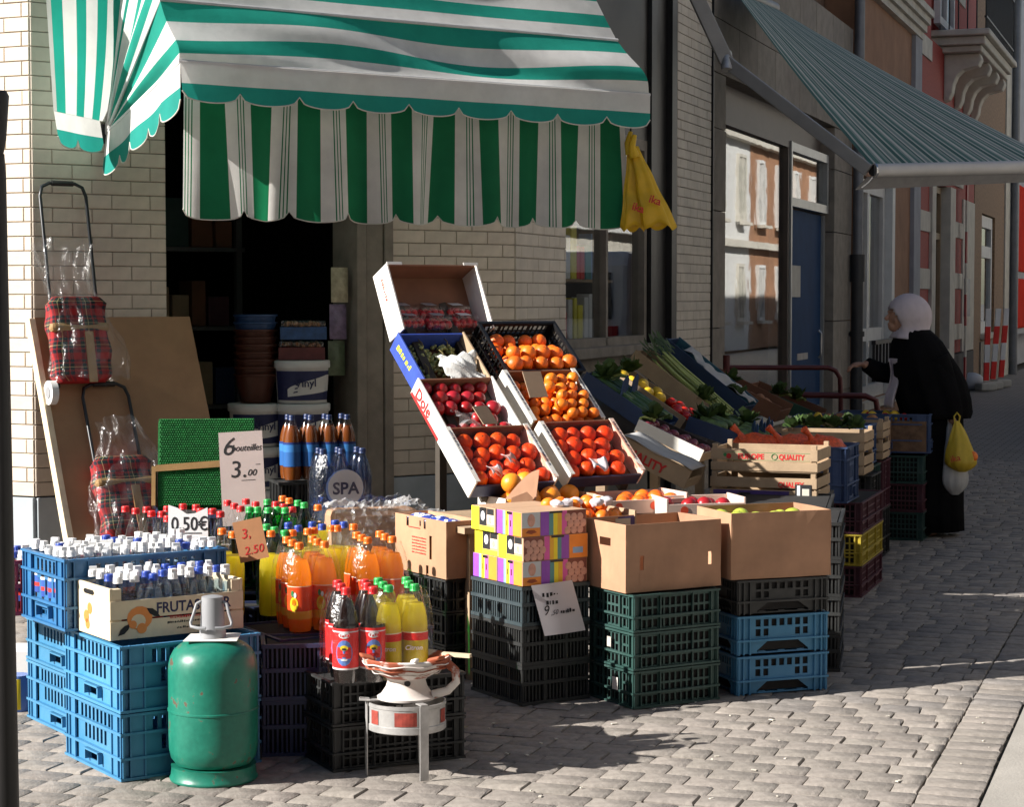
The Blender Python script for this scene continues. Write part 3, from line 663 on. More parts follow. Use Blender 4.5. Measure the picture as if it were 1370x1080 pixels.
LABELS = dict(
    cola=(ramp_mat('cola_label', [(0, (.8, .75, .75)), (.04, (.80, .03, .03)), (.9, (.75, .7, .75)), (.93, (.75, .03, .03))], 1, 1, .35, 0, .05), .05, .19),
    orange=(ramp_mat('orange_label', [(0, (.95, .5, .05)), (.2, (.95, .55, .08)), (.24, (.9, .09, .02)), (.97, (.95, .8, .6))], 1, 1, .35, .15, .05), .05, .17),
    lemon=(ramp_mat('lemon_label', [(0, (.55, .48, .02)), (.78, (.72, .025, .02)), (.97, (.9, .85, .6))], 1, 1, .35, .1, .05), .03, .165),
    tea=(ramp_mat('tea_label', [(0, (.03, .12, .35)), (.6, (.05, .2, .5)), (.9, (.02, .05, .2))], 1, 1, .4, 0, .1), .07, .19),
    small=(ramp_mat('small_label', [(0, (.04, .09, .35)), (.3, (.6, .05, .04)), (.5, (.05, .12, .4)), (.85, (.75, .75, .75))], 1, 1, .4, 0, .1), .03, .10),
    small2=(ramp_mat('small_label_yellow', [(0, (.03, .03, .05)), (.4, (.05, .07, .2)), (.7, (.8, .6, .03))], 1, 1, .4, 0, .1), .03, .10))
def patch(r, zc, a, hgt, m, parent, name='emblem', yaw=-math.pi / 2, k=14):
    """flat print that follows the bottle's curve"""
    b = MB(); vs = [(math.cos(yaw) * r, math.sin(yaw) * r, zc)]
    for i in range(k):
        t = 2 * math.pi * i / k; th = yaw + a * math.cos(t) / r; vs.append((math.cos(th) * r, math.sin(th) * r, zc + hgt * math.sin(t)))
    b.add(vs, [(0, 1 + i, 1 + (i + 1) % k) for i in range(k)]); return b.build(name, m, parent)
BOT = {}
ORD = ['first', 'second', 'third', 'fourth', 'fifth', 'sixth', 'seventh', 'eighth', 'ninth', 'tenth', 'eleventh', 'twelfth']
def bottle_proto(kind):
    """list of (name, mesh, [sub parts]) in the bottle's own space"""
    small = kind.startswith('small'); prof = prof_small if small else prof_big; n = 14 if small else 18
    spec = dict(cola=(pet, cola_m, .2, 'cola', 'red'), colafull=(pet, cola_m, .285, 'cola', 'red'), colaplain=(pet, cola_m, .19, None, 'red'), orange=(pet, orng_m, .255, 'orange', 'orange'), orangered=(pet, drink('deep_orange_soda', (1, .5, .045), .92, .06), .262, 'orange', 'orange'),
                lemon=(pet, lemn_m, .26, 'lemon', 'green'), green=(petg, None, 0, None, 'green'), yellow=(pet, lemn_m, .235, None, 'orange'), yellowblue=(pet, lemn_m, .22, None, 'blue'),
                tea=(pet, tea_m, .27, 'tea', 'dblue'), water=(film('blue_bottle', (.42, .55, .78), .05, .07, 0, 1.3), watr_m, .29, None, 'dblue'),
                smallw=(pet, cola_m, .11, 'small', 'white'), smallb=(pet, watr_m, .15, 'small', 'blue'), smally=(pet, cola_m, .115, 'small2', 'white'))[kind]
    parts = []
    b = MB(); b.lathe(prof, n); parts.append(('bottle', b.mesh('bottle', spec[0], 50)))
    if spec[1]:
        b = MB(); b.lathe([(r - .0016, max(z, .002)) for r, z in cut(prof, spec[2])], n); parts.append(('drink', b.mesh('drink', spec[1], 50)))
    if spec[3]:
        lm, z0, z1 = LABELS[spec[3]]; rr = (.0336 if small else .0452); b = MB()
        b.lathe([(rr, z0), (rr, z1)], n, capb=False, capt=False)
        b.uv = [(u, (z - z0) / (z1 - z0) * .999) for u, z in b.uv]; parts.append(('label', b.mesh('label', lm, 50)))
    z = prof[-1][1]; b = MB(); cr_ = .0155
    b.lathe([(cr_ * .9, z - .013), (cr_ * 1.08, z - .012), (cr_ * 1.05, z - .008), (cr_, z - .007), (cr_, z + .008), (cr_ * .9, z + .011)], n, mf=None)
    for j in range(n): t = 2 * math.pi * j / n; b.box(-.0012, .0012, cr_ - .001, cr_ + .0009, z - .006, z + .006, 0, Matrix.Rotation(t, 4, 'Z'))
    if kind in ('smallw', 'smally'): b.box(-.013, .013, -.009, .009, z + .0105, z + .022)
    parts.append(('cap', b.mesh('cap', cap_m[spec[4]], 50))); return parts
NB = 0
def bottle(kind, loc, label, group, yaw=0.0, emb=False, lean=0.0):
    global NB
    if kind not in BOT: BOT[kind] = bottle_proto(kind)
    small = kind.startswith('small')
    o = thing('small_bottle' if small else 'bottle', label, 'bottle', loc, 0, group, rot=(rnd.uniform(-.02, .02) + lean, rnd.uniform(-.02, .02), yaw))
    for nm, me in BOT[kind]:
        c = put(nm, me, o)
        if nm == 'label' and emb:
            if kind.startswith('cola'):
                patch(.0458, .108, .03, .044, blue_l, c); patch(.0464, .125, .014, .009, yel_l, c); patch(.0466, .121, .009, .004, ink, c); patch(.0464, .1, .017, .006, redp, c); patch(.0464, .085, .012, .004, white_l, c); patch(.0464, .168, .02, .011, white_l, c)
                scribble(redp, c, (-.014, -.0468, .162), w=.026, h=.011, seed=3)
            elif kind.startswith('orange'):
                patch(.0458, .105, .017, .026, yel_l, c); patch(.0463, .112, .008, .012, orng_m, c)
                patch(.0463, .143, .006, .012, grn_l, c, yaw=-math.pi / 2 - .12); patch(.0463, .138, .005, .01, white_l, c, yaw=-math.pi / 2 + .12)
            elif kind == 'lemon':
                lettering('Citron', .022, white_l, c, (-.034, -.0462, .105), ext=.0003, shear=.2, bold=.0004)
    NB += 1; return o
def wrap(label, pts, r, h0, h1, top=.6, seed=1):
    """clear film shrunk round a pack: hull loft of the pack's outline"""
    c = sum((Vector(p) for p in pts), Vector()) / len(pts); rg = random.Random(seed); b = MB(); n = 40
    def ring(k, e):
        out = []
        for j in range(n):
            t = 2 * math.pi * j / n; d = Vector((math.cos(t), math.sin(t), 0)); m_ = max((Vector(p) - c).dot(d) for p in pts) + r
            m0 = sum(max((Vector(p) - c).dot(Vector((math.cos(t + q), math.sin(t + q), 0))) for p in pts) + r for q in (-.1, 0, .1)) / 3
            out.append(d * (m0 * k + rg.uniform(-e, e)))
        return out
    hs = [(0.004, 1.0, .0), (.02, 1.01, .0015), (.1, 1.01, .0015), (.17, 1.01, .002), (.21, .99, .003), (.245, .93, .004), (.275, .85, .005), (.3, .78, .005)]
    fs = []
    for z, k, e in hs:
        for d in ring(k, e): b.v.append((d.x, d.y, z)); b.uv.append((0, 0))
    for i in range(len(hs) - 1):
        for j in range(n): b.f.append((i * n + j, i * n + (j + 1) % n, (i + 1) * n + (j + 1) % n, (i + 1) * n + j)); b.m.append(0)
    o = b.build('shrink_wrap', film('pack_film', (1, 1, 1), .05, .22, 0, 1.2, .8, 38), None, 60, loc=(c.x, c.y, h0)); return tag(o, label, 'plastic wrap')
# small bottles in the deep blue crate
rg = random.Random(11)
for i in range(9):
    for j in range(6):
        k = rg.choice(['smallw', 'smallw', 'smallb', 'smallw']); p = G2 + U * (.035 + i * .0662) + V * (.037 + j * .0655)
        bottle(k, Vector((p.x, p.y, TOPB + .075 + rg.uniform(-.012, .006))), 'small %s capped bottle in the deep blue crate, %s row from the fruit box' % ('blue' if k == 'smallb' else 'white', ORD[j]), 'small bottles in the deep blue crate', rg.uniform(0, 6))
crate('shallow blue tray lifting the bottles inside the deep crate', .57, .38, .06, MATS['mid_blue_plastic'], 'bars', G2 + U * .015 + V * .01 + Vector((0, 0, .017)), CY, open_=True)
for i in range(6):
    for j in range(4):
        k = rg.choice(['smallw', 'smallw', 'smallb']); p = G3 + U * (.05 + i * .072) + V * (.045 + j * .078)
        bottle(k, Vector((p.x, p.y, TOPB + .021 + .05 * 0)), 'small %s capped bottle in the pink crate, %s row from the deep crate' % ('blue' if k == 'smallb' else 'white', ORD[j]), 'small bottles in the pink crate', rg.uniform(0, 6))
# wooden fruit box
wood_m = mat('poplar_wood', (.70, .58, .40), .75, .14, 6, .3, 30); card_m = mat('cardboard', (.44, .245, .145), .8, .24, 3, .35, 22, rand=.06); card_w = mat('white_board', (.78, .75, .70), .7, .06, 5)
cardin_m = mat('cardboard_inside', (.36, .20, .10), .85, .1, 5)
FB = gp(147, 860, TOPB); FB.z = TOPB + .003
fb = thing('fruit_box', 'wooden fruit box lettered in blue and full of small bottles', 'box', FB, CY)
for x0 in (0, .478):
    b = MB(); b.box(x0, x0 + .012, .0, .3, 0, .175); q = b.build('end_board', wood_m, fb, bevel=.002)
    if x0 == 0:
        b = MB(); M_ = FRAME((-.0008, .21, .155), (0, -1, 0), (0, 0, 1)); b.prism([(0, 0), (.07, 0), (.08, -.008), (.07, -.016), (0, -.016), (-.01, -.008)], .002, M_); b.build('hand_hole', dark_m, q)
        for yy, zz, aa in ((.2, .06, .022), (.17, .09, .02), (.19, .035, .018)):
            b = MB(); b.prism([(math.cos(t * .524) * aa, math.sin(t * .524) * aa) for t in range(12)], .0008, FRAME((-.0005, yy, zz), (0, -1, 0), (0, 0, 1))); b.build('printed_fruit', mat('print_orange', (.75, .24, .05), .6, .1), q)
for z0, z1 in ((.002, .064), (.07, .132)):
    for y0 in (-.005, .3): b = MB(); b.box(.0, .49, y0, y0 + .005, z0, z1); b.build('side_board', wood_m, fb, bevel=.001)
for x0 in (.012, .448):
    for y0 in (0, .27):
        b = MB(); b.box(x0, x0 + .03, y0 + .0005, y0 + .029, .002, .172); b.build('corner_post', wood_m, fb)
b = MB(); b.box(.012, .478, .0, .3, .004, .01); b.build('base', wood_m, fb)
lettering('FRUTAS MOR', .05, navy_l, fb, (.165, -.0058, .082), bold=.001, sx=.92)
scribble(redp, fb, (.215, -.0056, .058), w=.16, h=.009, seed=1); scribble(ink, fb, (.205, -.0056, .042), w=.2, h=.008, seed=2); scribble(ink, fb, (.24, -.0056, .022), w=.12, h=.008, seed=4)
b = MB()
def disc(b, x_, z_, r, y_=-.0055, k=14, sx=1): b.prism([(math.cos(2 * math.pi * t / k) * r * sx, math.sin(2 * math.pi * t / k) * r) for t in range(k)], .0006, FRAME((x_, y_, z_), (1, 0, 0), (0, 0, 1)))
disc(b, .105, .07, .04, sx=1.15); b.build('printed_fruit', MATS['print_orange'], fb)
b = MB(); disc(b, .1, .06, .024, -.0062, sx=1.1); b.build('printed_slice', wood_m, fb)
b = MB(); disc(b, .112, .035, .018, -.0068); disc(b, .08, .05, .014, -.0068); b.build('printed_fruit', MATS['print_orange'], fb)
for x_, z_, a in ((.05, .035, .7), (.155, .085, -.6)):
    b = MB(); b.prism([(-.03, 0), (-.01, .01), (.01, .009), (.03, 0), (.01, -.009), (-.01, -.01)], .0006, FRAME((x_, -.0065, z_), (math.cos(a), 0, math.sin(a)), (-math.sin(a), 0, math.cos(a)))); b.build('printed_leaf', ink, fb)
for i in range(7):
    for j in range(4):
        k = 'smally' if i > 3 and j == 0 else rg.choice(['smallw', 'smallb', 'smallw']) if j else 'smallb' if i in (1, 2, 3) and rg.random() < .6 else 'smallw'
        p = FB + U * (.045 + i * .0665) + V * (.042 + j * .068)
        bottle(k, Vector((p.x, p.y, TOPB + .0145)), 'small %s capped bottle in the wooden fruit box, %s row behind its lettering' % ('blue' if k == 'smallb' else 'white', ORD[j]), 'small bottles in the wooden fruit box', rg.uniform(0, 6))

# --- stacks that carry the big bottles
def stack(label, px, py, w, d, hs, ms, style, yaw, group, z0=.002, loc=None):
    p = gp(px, py) if loc is None else loc; z = z0
    for k, h in enumerate(hs):
        pos = ['lowest', 'middle', 'upper', 'topmost'][k if len(hs) > 2 or k == 0 else 2] if len(hs) > 1 else 'single'
        if k == len(hs) - 1 and len(hs) > 1: pos = 'topmost'
        crate('%s %s' % (pos, label), w, d, h, ms[k] if isinstance(ms, list) else ms, style, Vector((p.x, p.y, z)), yaw, group); z += h + .001
    return p, z
BK, BKz = stack('black lattice crate under the cola and lemonade bottles', 447, 1034, .48, .36, (.152, .152), black_c, 'lattice', R(26), 'black crates under the bottles')
NK, NKz = stack('navy crate under the wrapped orange soda packs', 412, 1003, .60, .40, (.132, .132, .132), navy_c, 'lattice', R(30), 'navy crates under the soda packs', loc=BK + ax(R(26))[1] * .385 - ax(R(26))[0] * .05)
# cola and lemonade
def pack(kind, px, py, z, yaw, nu, nv, pitch, lab, grp, emb=True, seed=0, wrapl=None, alt=None, face=0.0):
    c = gp(px, py, z + .323); u, v = ax(yaw); pts = []
    for i in range(nu):
        for j in range(nv):
            p = c + u * (i * pitch) + v * (j * pitch); pts.append(Vector((p.x, p.y, 0)))
            k = alt if alt and (i, j) == (nu - 1, 0) else kind
            bottle(k, Vector((p.x, p.y, z)), lab, grp, face + rnd.uniform(-.25, .25), emb)
    if wrapl: wrap(wrapl, pts, .0475, z, 0, seed=seed)
    return pts
pack('colafull', 462, 786, BKz, R(12), 2, 3, .0905, 'dark cola bottle with red cap and red blue label on the black crates', 'cola bottles on the black crates', True, 1, 'clear film round the cola bottles', 'cola')
pack('lemon', 520, 783, BKz, R(14), 2, 3, .0905, 'yellow lemonade bottle with green cap on the black crates', 'lemonade bottles on the black crates', True, 2, 'clear film round the yellow lemonade bottles')
pack('orangered', 401, 726, NKz, R(20), 2, 3, .0905, 'orange soda bottle in the film pack above the cola bottles', 'wrapped orange soda bottles, first pack', True, 3, 'clear film round the orange soda pack beside the brown card', face=-.35)
pack('orangered', 493, 719, NKz, R(20), 2, 3, .0905, 'orange soda bottle in the film pack behind the lemonade', 'wrapped orange soda bottles, second pack', True, 4, 'clear film round the orange soda pack behind the lemonade')
# loose bottles by their caps (pixel of the cap, real height of the crate they stand in)
def loose(kind, caps, z, lab, grp):
    for px, py in caps:
        p = gp(px, py, z + .318); bottle(kind, Vector((p.x, p.y, z)), lab, grp, rnd.uniform(0, 6))
Zl = .43
loose('colaplain', [(170, 679), (181, 682), (195, 680), (203, 685), (215, 686), (222, 679), (232, 682), (222, 692), (246, 676), (261, 677), (267, 682), (283, 682), (293, 686), (304, 671), (312, 675), (322, 679), (330, 669), (341, 673), (368, 673), (379, 676), (391, 680)], Zl, 'red capped cola bottle standing in the back row', 'red capped bottles in the back row')
loose('green', [(347, 680), (358, 681), (369, 680), (382, 681), (358, 670), (397, 671), (409, 674), (335, 680)], Zl, 'green lemonade bottle with green cap in the back row', 'green bottles in the back row')
loose('yellow', [(378, 665), (388, 668), (425, 677)], Zl, 'yellow soda bottle with orange cap beside the green bottles', 'orange capped bottles in the back row')
Zm = .405
loose('yellow', [(296, 709), (311, 713)], Zm + .01, 'orange capped yellow soda bottle in the navy crate by the brown card', 'orange capped bottles by the brown card')
loose('yellow', [(443, 705), (453, 705), (472, 703), (411, 709), (422, 708), (361, 712), (389, 711)], Zm, 'orange capped yellow soda bottle behind the wrapped packs', 'orange capped bottles behind the packs')
loose('yellowblue', [(447, 698), (460, 700), (388, 701), (400, 705), (418, 700), (431, 703)], Zm, 'blue capped yellow drink bottle behind the wrapped packs', 'blue capped bottles behind the packs')
loose('green', [(357, 703), (369, 707), (381, 711), (254, 690)], Zm, 'green capped bottle in the row behind the wrapped packs', 'green bottles behind the packs')
# crates under the back rows
def under(label, px0, py0, z, w, d, yaw, m=navy_c, style='bars', n=2, dx=(0, 0)):
    p = gp(px0, py0, z); p = Vector((p.x, p.y, 0)); h = (z - .004) / n - .001
    for k in range(n): crate('%s %s' % (['lower', 'upper', 'third', 'fourth'][k], label), w, d, round(h, 4), m, style, p + Vector((0, 0, .002 + k * (h + .001))), yaw)
under('navy crate under the back row cola bottles', 158, 806, Zl - .004, .60, .40, R(5))
under('navy crate under the green bottles', 305, 812, Zl - .004, .60, .40, R(5))
p = gp(305, 836, .415)
crate('navy crate with two yellow soda bottles beside the fruit box', .40, .30, .22, mat('slate_blue_plastic', (.04, .06, .15), .45, .12, 9), 'bars', Vector((p.x - .36, p.y + .02, .32)), R(12), open_=True)
crate('lower crate under the navy crate beside the fruit box', .40, .30, .316, navy_c, 'bars', Vector((p.x - .36, p.y + .02, .002)), R(12))
under('navy crate under the blue capped bottles', 352, 862, Zm - .004, .58, .22, R(8))
# ================================================================ GAS BOTTLE
m, nt, pb = _new('green_enamel'); n = _noise(nt, 7, 6, rough=.7); n2 = _noise(nt, 55, 4)
cr = nt.nodes.new('ShaderNodeValToRGB'); e = cr.color_ramp.elements; e[0].position = .2; e[0].color = (.006, .115, .08, 1); e[1].position = .64; e[1].color = (.014, .185, .125, 1)
q = e.new(.655); q.color = (.05, .2, .14, 1); q = e.new(.675); q.color = (.11, .08, .055, 1)
ad = nt.nodes.new('ShaderNodeMath'); ad.operation = 'MULTIPLY_ADD'; ad.inputs[1].default_value = .35; nt.links.new(n2.outputs[0], ad.inputs[0]); nt.links.new(n.outputs[0], ad.inputs[2])
sb_ = nt.nodes.new('ShaderNodeMath'); sb_.operation = 'SUBTRACT'; sb_.inputs[1].default_value = .155; nt.links.new(ad.outputs[0], sb_.inputs[0]); nt.links.new(sb_.outputs[0], cr.inputs[0]); nt.links.new(cr.outputs[0], pb.inputs['Base Color'])
mr = nt.nodes.new('ShaderNodeMapRange'); mr.inputs[3].default_value = .25; mr.inputs[4].default_value = .5; nt.links.new(n.outputs[0], mr.inputs[0]); nt.links.new(mr.outputs[0], pb.inputs['Roughness'])
bp = nt.nodes.new('ShaderNodeBump'); bp.inputs['Strength'].default_value = .2; bp.inputs['Distance'].default_value = .004; nt.links.new(n.outputs[0], bp.inputs['Height']); nt.links.new(bp.outputs[0], pb.inputs['Normal'])
gasm = m; gas_g = mat('grey_cap_plastic', (.27, .275, .29), .45, .06, 8)
GB = Vector((-.995, 6.66, 0))
gas = thing('gas_bottle', 'green enamelled gas bottle with grey carrying cap on the paving', 'gas bottle', GB)
b = MB(); b.lathe([(.143, .002), (.146, .006), (.146, .012), (.142, .016), (.139, .046), (.141, .052)], 40); b.build('foot_ring', gasm, gas, 50)
body = [(.10, .05), (.125, .058), (.141, .08), (.147, .11), (.148, .15), (.148, .234), (.1505, .236), (.1505, .242), (.148, .244), (.148, .365), (.1465, .39), (.141, .414), (.13, .435), (.112, .452), (.088, .464), (.062, .47), (.04, .473), (.02, .475)]
b = MB(); b.lathe(body, 48); b.build('body', gasm, gas, 28)
b = MB(); b.add([(-.088, -.07, .474), (.09, -.075, .476), (.085, .07, .478), (-.085, .075, .4745)], [(0, 1, 2, 3)]); b.build('paper_tag', card_w, gas, solid=.0015)
b = MB(); b.lathe([(.045, .477), (.043, .50), (.040, .52), (.0385, .59), (.037, .598), (.036, .612), (.02, .616)], 24); b.build('cap', gas_g, gas, 50)
for s_ in (-1, 1):
    b = MB(); b.tube([(s_ * .036, -.012, .597), (s_ * .05, -.018, .59), (s_ * .058, -.025, .56), (s_ * .068, -.03, .53), (s_ * .066, -.036, .518), (s_ * .04, -.05, .514), (s_ * .015, -.052, .514)], .0055, 8); b.build('cap_handle', gas_g, gas, 50)
# ================================================================ CLAY BRAZIER ON ITS STAND
BZ = Vector((-.355, 6.74, 0)); tin = mat('galvanised_tin', (.52, .51, .5), .45, .25, 12, .2, 30, metal=.55); 
st_ = thing('brazier_stand', 'galvanised ring stand with three strip legs and red panels', 'stand', BZ)
b = MB(); b.lathe([(.129, .155), (.133, .158), (.133, .178), (.1305, .18), (.1305, .236), (.133, .238), (.133, .25), (.128, .25), (.128, .155)], 40, capb=False, capt=False); b.build('ring', tin, st_, 30)
for a, hgt in ((-62, 1), (193, 1), (70, 1)):
    t = R(a); d = Vector((math.cos(t), math.sin(t), 0)); b = MB(); tn = Vector((-d.y, d.x, 0))
    b.beam(d * .137 + Vector((0, 0, .002)), d * .1365 + Vector((0, 0, .252)), .032, .004, 0, up=d); b.build('leg', tin, st_, bevel=.001)
    b = MB(); b.beam(d * .139 + Vector((0, 0, .2545)), d * .03 + Vector((0, 0, .2545)), .026, .004); b.build('pot_rest', tin, st_)
b = MB(); b.tube([(-.125, -.02, .258), (-.155, -.03, .262), (-.155, -.05, .26), (-.12, -.05, .258)], .004, 6); b.build('side_hook', tin, st_)
rustp = mat('red_rust_panel', (.30, .045, .03), .7, .35, 40)
for a0, a1 in ((-150, -133), (-105, -72), (-28, -10)):
    b = MB(); b.grid(lambda u, v: (.1318 * math.cos(R(a0 + (a1 - a0) * u)), .1318 * math.sin(R(a0 + (a1 - a0) * u)), .184 + .046 * v), 6, 1); b.build('painted_panel', rustp, st_)
# clay bowl: terracotta with white slip patches
m, nt, pb = _new('slipped_clay'); n = _noise(nt, 9, 5); cr = nt.nodes.new('ShaderNodeValToRGB'); e = cr.color_ramp.elements
e[0].position = .47; e[0].color = (.34, .085, .04, 1); e[1].position = .53; e[1].color = (.78, .74, .70, 1); nt.links.new(n.outputs[0], cr.inputs[0]); nt.links.new(cr.outputs[0], pb.inputs['Base Color']); pb.inputs['Roughness'].default_value = .75
slip = m; terra = mat('terracotta', (.36, .09, .04), .8, .2, 14); slipw = mat('white_slip', (.80, .77, .73), .7, .1, 18, c2=(.7, .6, .55))
bw = thing('clay_brazier', 'terracotta brazier bowl splashed with white slip on the ring stand', 'brazier', BZ + Vector((0, 0, .257)))
b = MB(); b.lathe([(.098, .0), (.1, .008), (.086, .016), (.07, .04), (.064, .062), (.075, .075)], 36, capt=False); b.build('foot', slipw, bw, 60)
b = MB(); b.lathe([(.075, .074), (.105, .09), (.132, .108), (.146, .128), (.149, .14), (.143, .144), (.13, .136), (.11, .115), (.08, .1), (.02, .096)], 40, capb=False); b.build('bowl', slip, bw, 60)
for k in range(3):
    z = (.095, .112, .127)[k]; r = (.1165, .139, .149)[k]; b = MB(); b.tube([(r * math.cos(t * .157), r * math.sin(t * .157), z + .003 * math.sin(t * 1.3)) for t in range(41)], .0022, 5, cap=False); b.build('slip_ridge', slipw if k != 1 else terra, bw, 60)
for a in (200, 80, 320, -75):
    t = R(a); Mx = Matrix.Rotation(t, 4, 'Z'); b = MB(); L_ = .03 if a != -75 else .014
    b.hexa([Mx @ Vector(q) for q in ((.115, -L_, .133), (.16, -L_ * .6, .147), (.16, L_ * .6, .147), (.115, L_, .133), (.118, -L_, .15), (.163, -L_ * .6, .162), (.163, L_ * .6, .162), (.118, L_, .15))]); b.build('pot_lug', terra if a != -75 else slip, bw, bevel=.006)
b = MB(); b.tube([(.135, -.03, .125), (.165, -.035, .10), (.168, -.035, .06), (.14, -.03, .03), (.09, -.02, .014)], [.016, .015, .014, .014, .016], 8); b.build('loop_handle', slip, bw, 60)
b = MB(); b.lathe([(.011, 0), (.009, .003)], 12); b.build('air_hole', dark_m, bw, loc=(.006, -.0665, .06), rot=(R(100), 0, 0))
b = MB(); b.beam((.12, .05, .14), (.215, .02, .138), .022, .012); b.build('lath', wood_m, bw)
# ================================================================ CARDBOARD BOXES
def carton(label, loc, yaw, w, d, h, m=card_m, name='cardboard_box', holes=(), flaps=(), th=.004, inner=True, group=None, cutc=()):
    """open box; holes: (side, centre along, z, half width, half height) really cut out of the wall"""
    o = thing(name, label, 'box', loc, yaw, group)
    P = {'front': (lambda a, n, z: (a, n, z), w), 'left': (lambda a, n, z: (n, d - a, z), d), 'right': (lambda a, n, z: (w - n, a, z), d), 'back': (lambda a, n, z: (w - a, d - n, z), w)}
    for sd, (pf, L) in P.items():
        hs = [q for q in holes if q[0] == sd]; bw0 = rnd.uniform(-.001, .002) if sd == 'left' else rnd.uniform(-.012, .004); b = MB(); a0 = th if sd in ('front', 'back') else 0
        a1 = L - a0
        def bx(x0, x1, z0, z1):
            if x1 - x0 < 1e-5 or z1 - z0 < 1e-5: return
            nx, nz = max(1, int((x1 - x0) / .05)), max(1, int((z1 - z0) / .06))
            bow = lambda a, z: bw0 * math.sin(math.pi * a / L) * (z / h) ** 1.6 + (.0003 if sd == 'left' else .0016) * math.sin(a * 23 + z * 31 + len(sd))
            for i in range(nx):
                for j in range(nz):
                    a_, c_ = x0 + (x1 - x0) * i / nx, x0 + (x1 - x0) * (i + 1) / nx; e_, g_ = z0 + (z1 - z0) * j / nz, z0 + (z1 - z0) * (j + 1) / nz
                    b.hexa([pf(aa, n_ + bow(aa, z_), z_) for aa, n_, z_ in ((a_, 0, e_), (c_, 0, e_), (c_, th, e_), (a_, th, e_), (a_, 0, g_), (c_, 0, g_), (c_, th, g_), (a_, th, g_))])
        xs = a0
        for _, ca, cz, hw, hh in sorted(hs, key=lambda q: q[1]):
            bx(xs, ca - hw, 0, h); bx(ca - hw, ca + hw, 0, cz - hh); bx(ca - hw, ca + hw, cz + hh, h); xs = ca + hw
        bx(xs, a1, 0, h); b.build('panel', m, o)
    b = MB(); b.box(th, w - th, th, d - th, .001, .005); b.build('bottom', cardin_m, o)
    for fl in flaps:
        b = MB(); b.add(fl, [tuple(range(len(fl)))]); b.build('flap', m, o, solid=.004)
    return o
# box 2 on green crates
E2, E2z = stack('dark green lattice crate under the open brown box', 848, 950, .40, .32, (.149, .149, .149), green_c, 'lattice', R(30), 'dark green crates under the open box')
for k in range(2):
    p = E2 + ax(R(30))[1] * (.10 + .05 * k) + Vector((0, 0, .06 + k * .165)) - ax(R(30))[0] * .0105; b = MB(); b.box(0, .001, 0, .04 - .012 * k, 0, .05 - .01 * k)
    tag(b.build('paper_label', card_w if k != 1 else mat('torn_label', (.5, .45, .4), .7, .4, 30), None, loc=p, rot=(0, 0, R(30))), ['white paper label on the lowest green crate', 'torn paper label on the middle green crate', 'white paper label on the topmost green crate'][k], 'label')
u_, v_ = ax(R(30)); p = gp(837, 795, E2z); p.z = E2z + .001
carton('open brown cardboard box with hand holes on the green crates', p, R(30), .455, .30, .268, holes=(('front', .075, .115, .009, .028), ('front', .40, .115, .008, .026), ('left', .15, .19, .04, .016)), flaps=[])
# box 3 on blue arch crates
A3, A3z = stack('arch footed crate under the plain brown box', 987, 933, .40, .30, (.162, .162, .145), [blue_c, blue_c, black_c], 'arch', R(20), 'arch footed crates under the plain box')
p = gp(978, 777, A3z); p.z = A3z + .001
b3 = carton('plain brown cardboard box of green apples on the blue crates', p, R(20), .45, .32, .268)
apple_g = mat('green_apple', (.42, .48, .06), .35, .15, 9, rand=.08); apple_r = mat('red_apple', (.36, .015, .02), .3, .3, 12, rand=.1)
def fruit_mesh(name, r, m, sz=.94, jit=.01, nu=14, nv=9, dim=True):
    b = MB(); rg = random.Random(name); b.ball((0, 0, 0), r, nu, nv, 0, (1, 1, sz), None, jit, rg)
    if dim: b.lathe([(r * .10, 0), (r * .06, r * .03)], 6, 1, (0, 0, r * sz - r * .015))
    return b.mesh(name, [m, mat('fruit_eye', (.12, .09, .03), .8, .2)], 70)
def fruit(me, name, loc, label, cat, group):
    o = put(name, me, None, loc, (rnd.uniform(-.9, .9), rnd.uniform(-.9, .9), rnd.uniform(0, 6))); k = rnd.uniform(.88, 1.07); o.scale = (k, k, k); return tag(o, label, cat, group)
AG = fruit_mesh('apple', .042, apple_g); AR = fruit_mesh('apple_red', .036, apple_r)
for q in ((.06, .07), (.15, .06), (.24, .09), (.33, .06), (.4, .1), (.1, .15), (.2, .18), (.3, .16), (.38, .2), (.07, .24), (.17, .26)):
    u3, v3 = ax(R(20)); w3 = p + u3 * q[0] + v3 * q[1]; fruit(AG, 'apple', (w3.x, w3.y, p.z + .212 + rnd.uniform(0, .016)), 'green apple heaped in the plain brown box', 'apple', 'green apples in the plain box')
b = MB(); b.box(.01, .44, .01, .31, .006, .172); b.build('packing', cardin_m, b3)
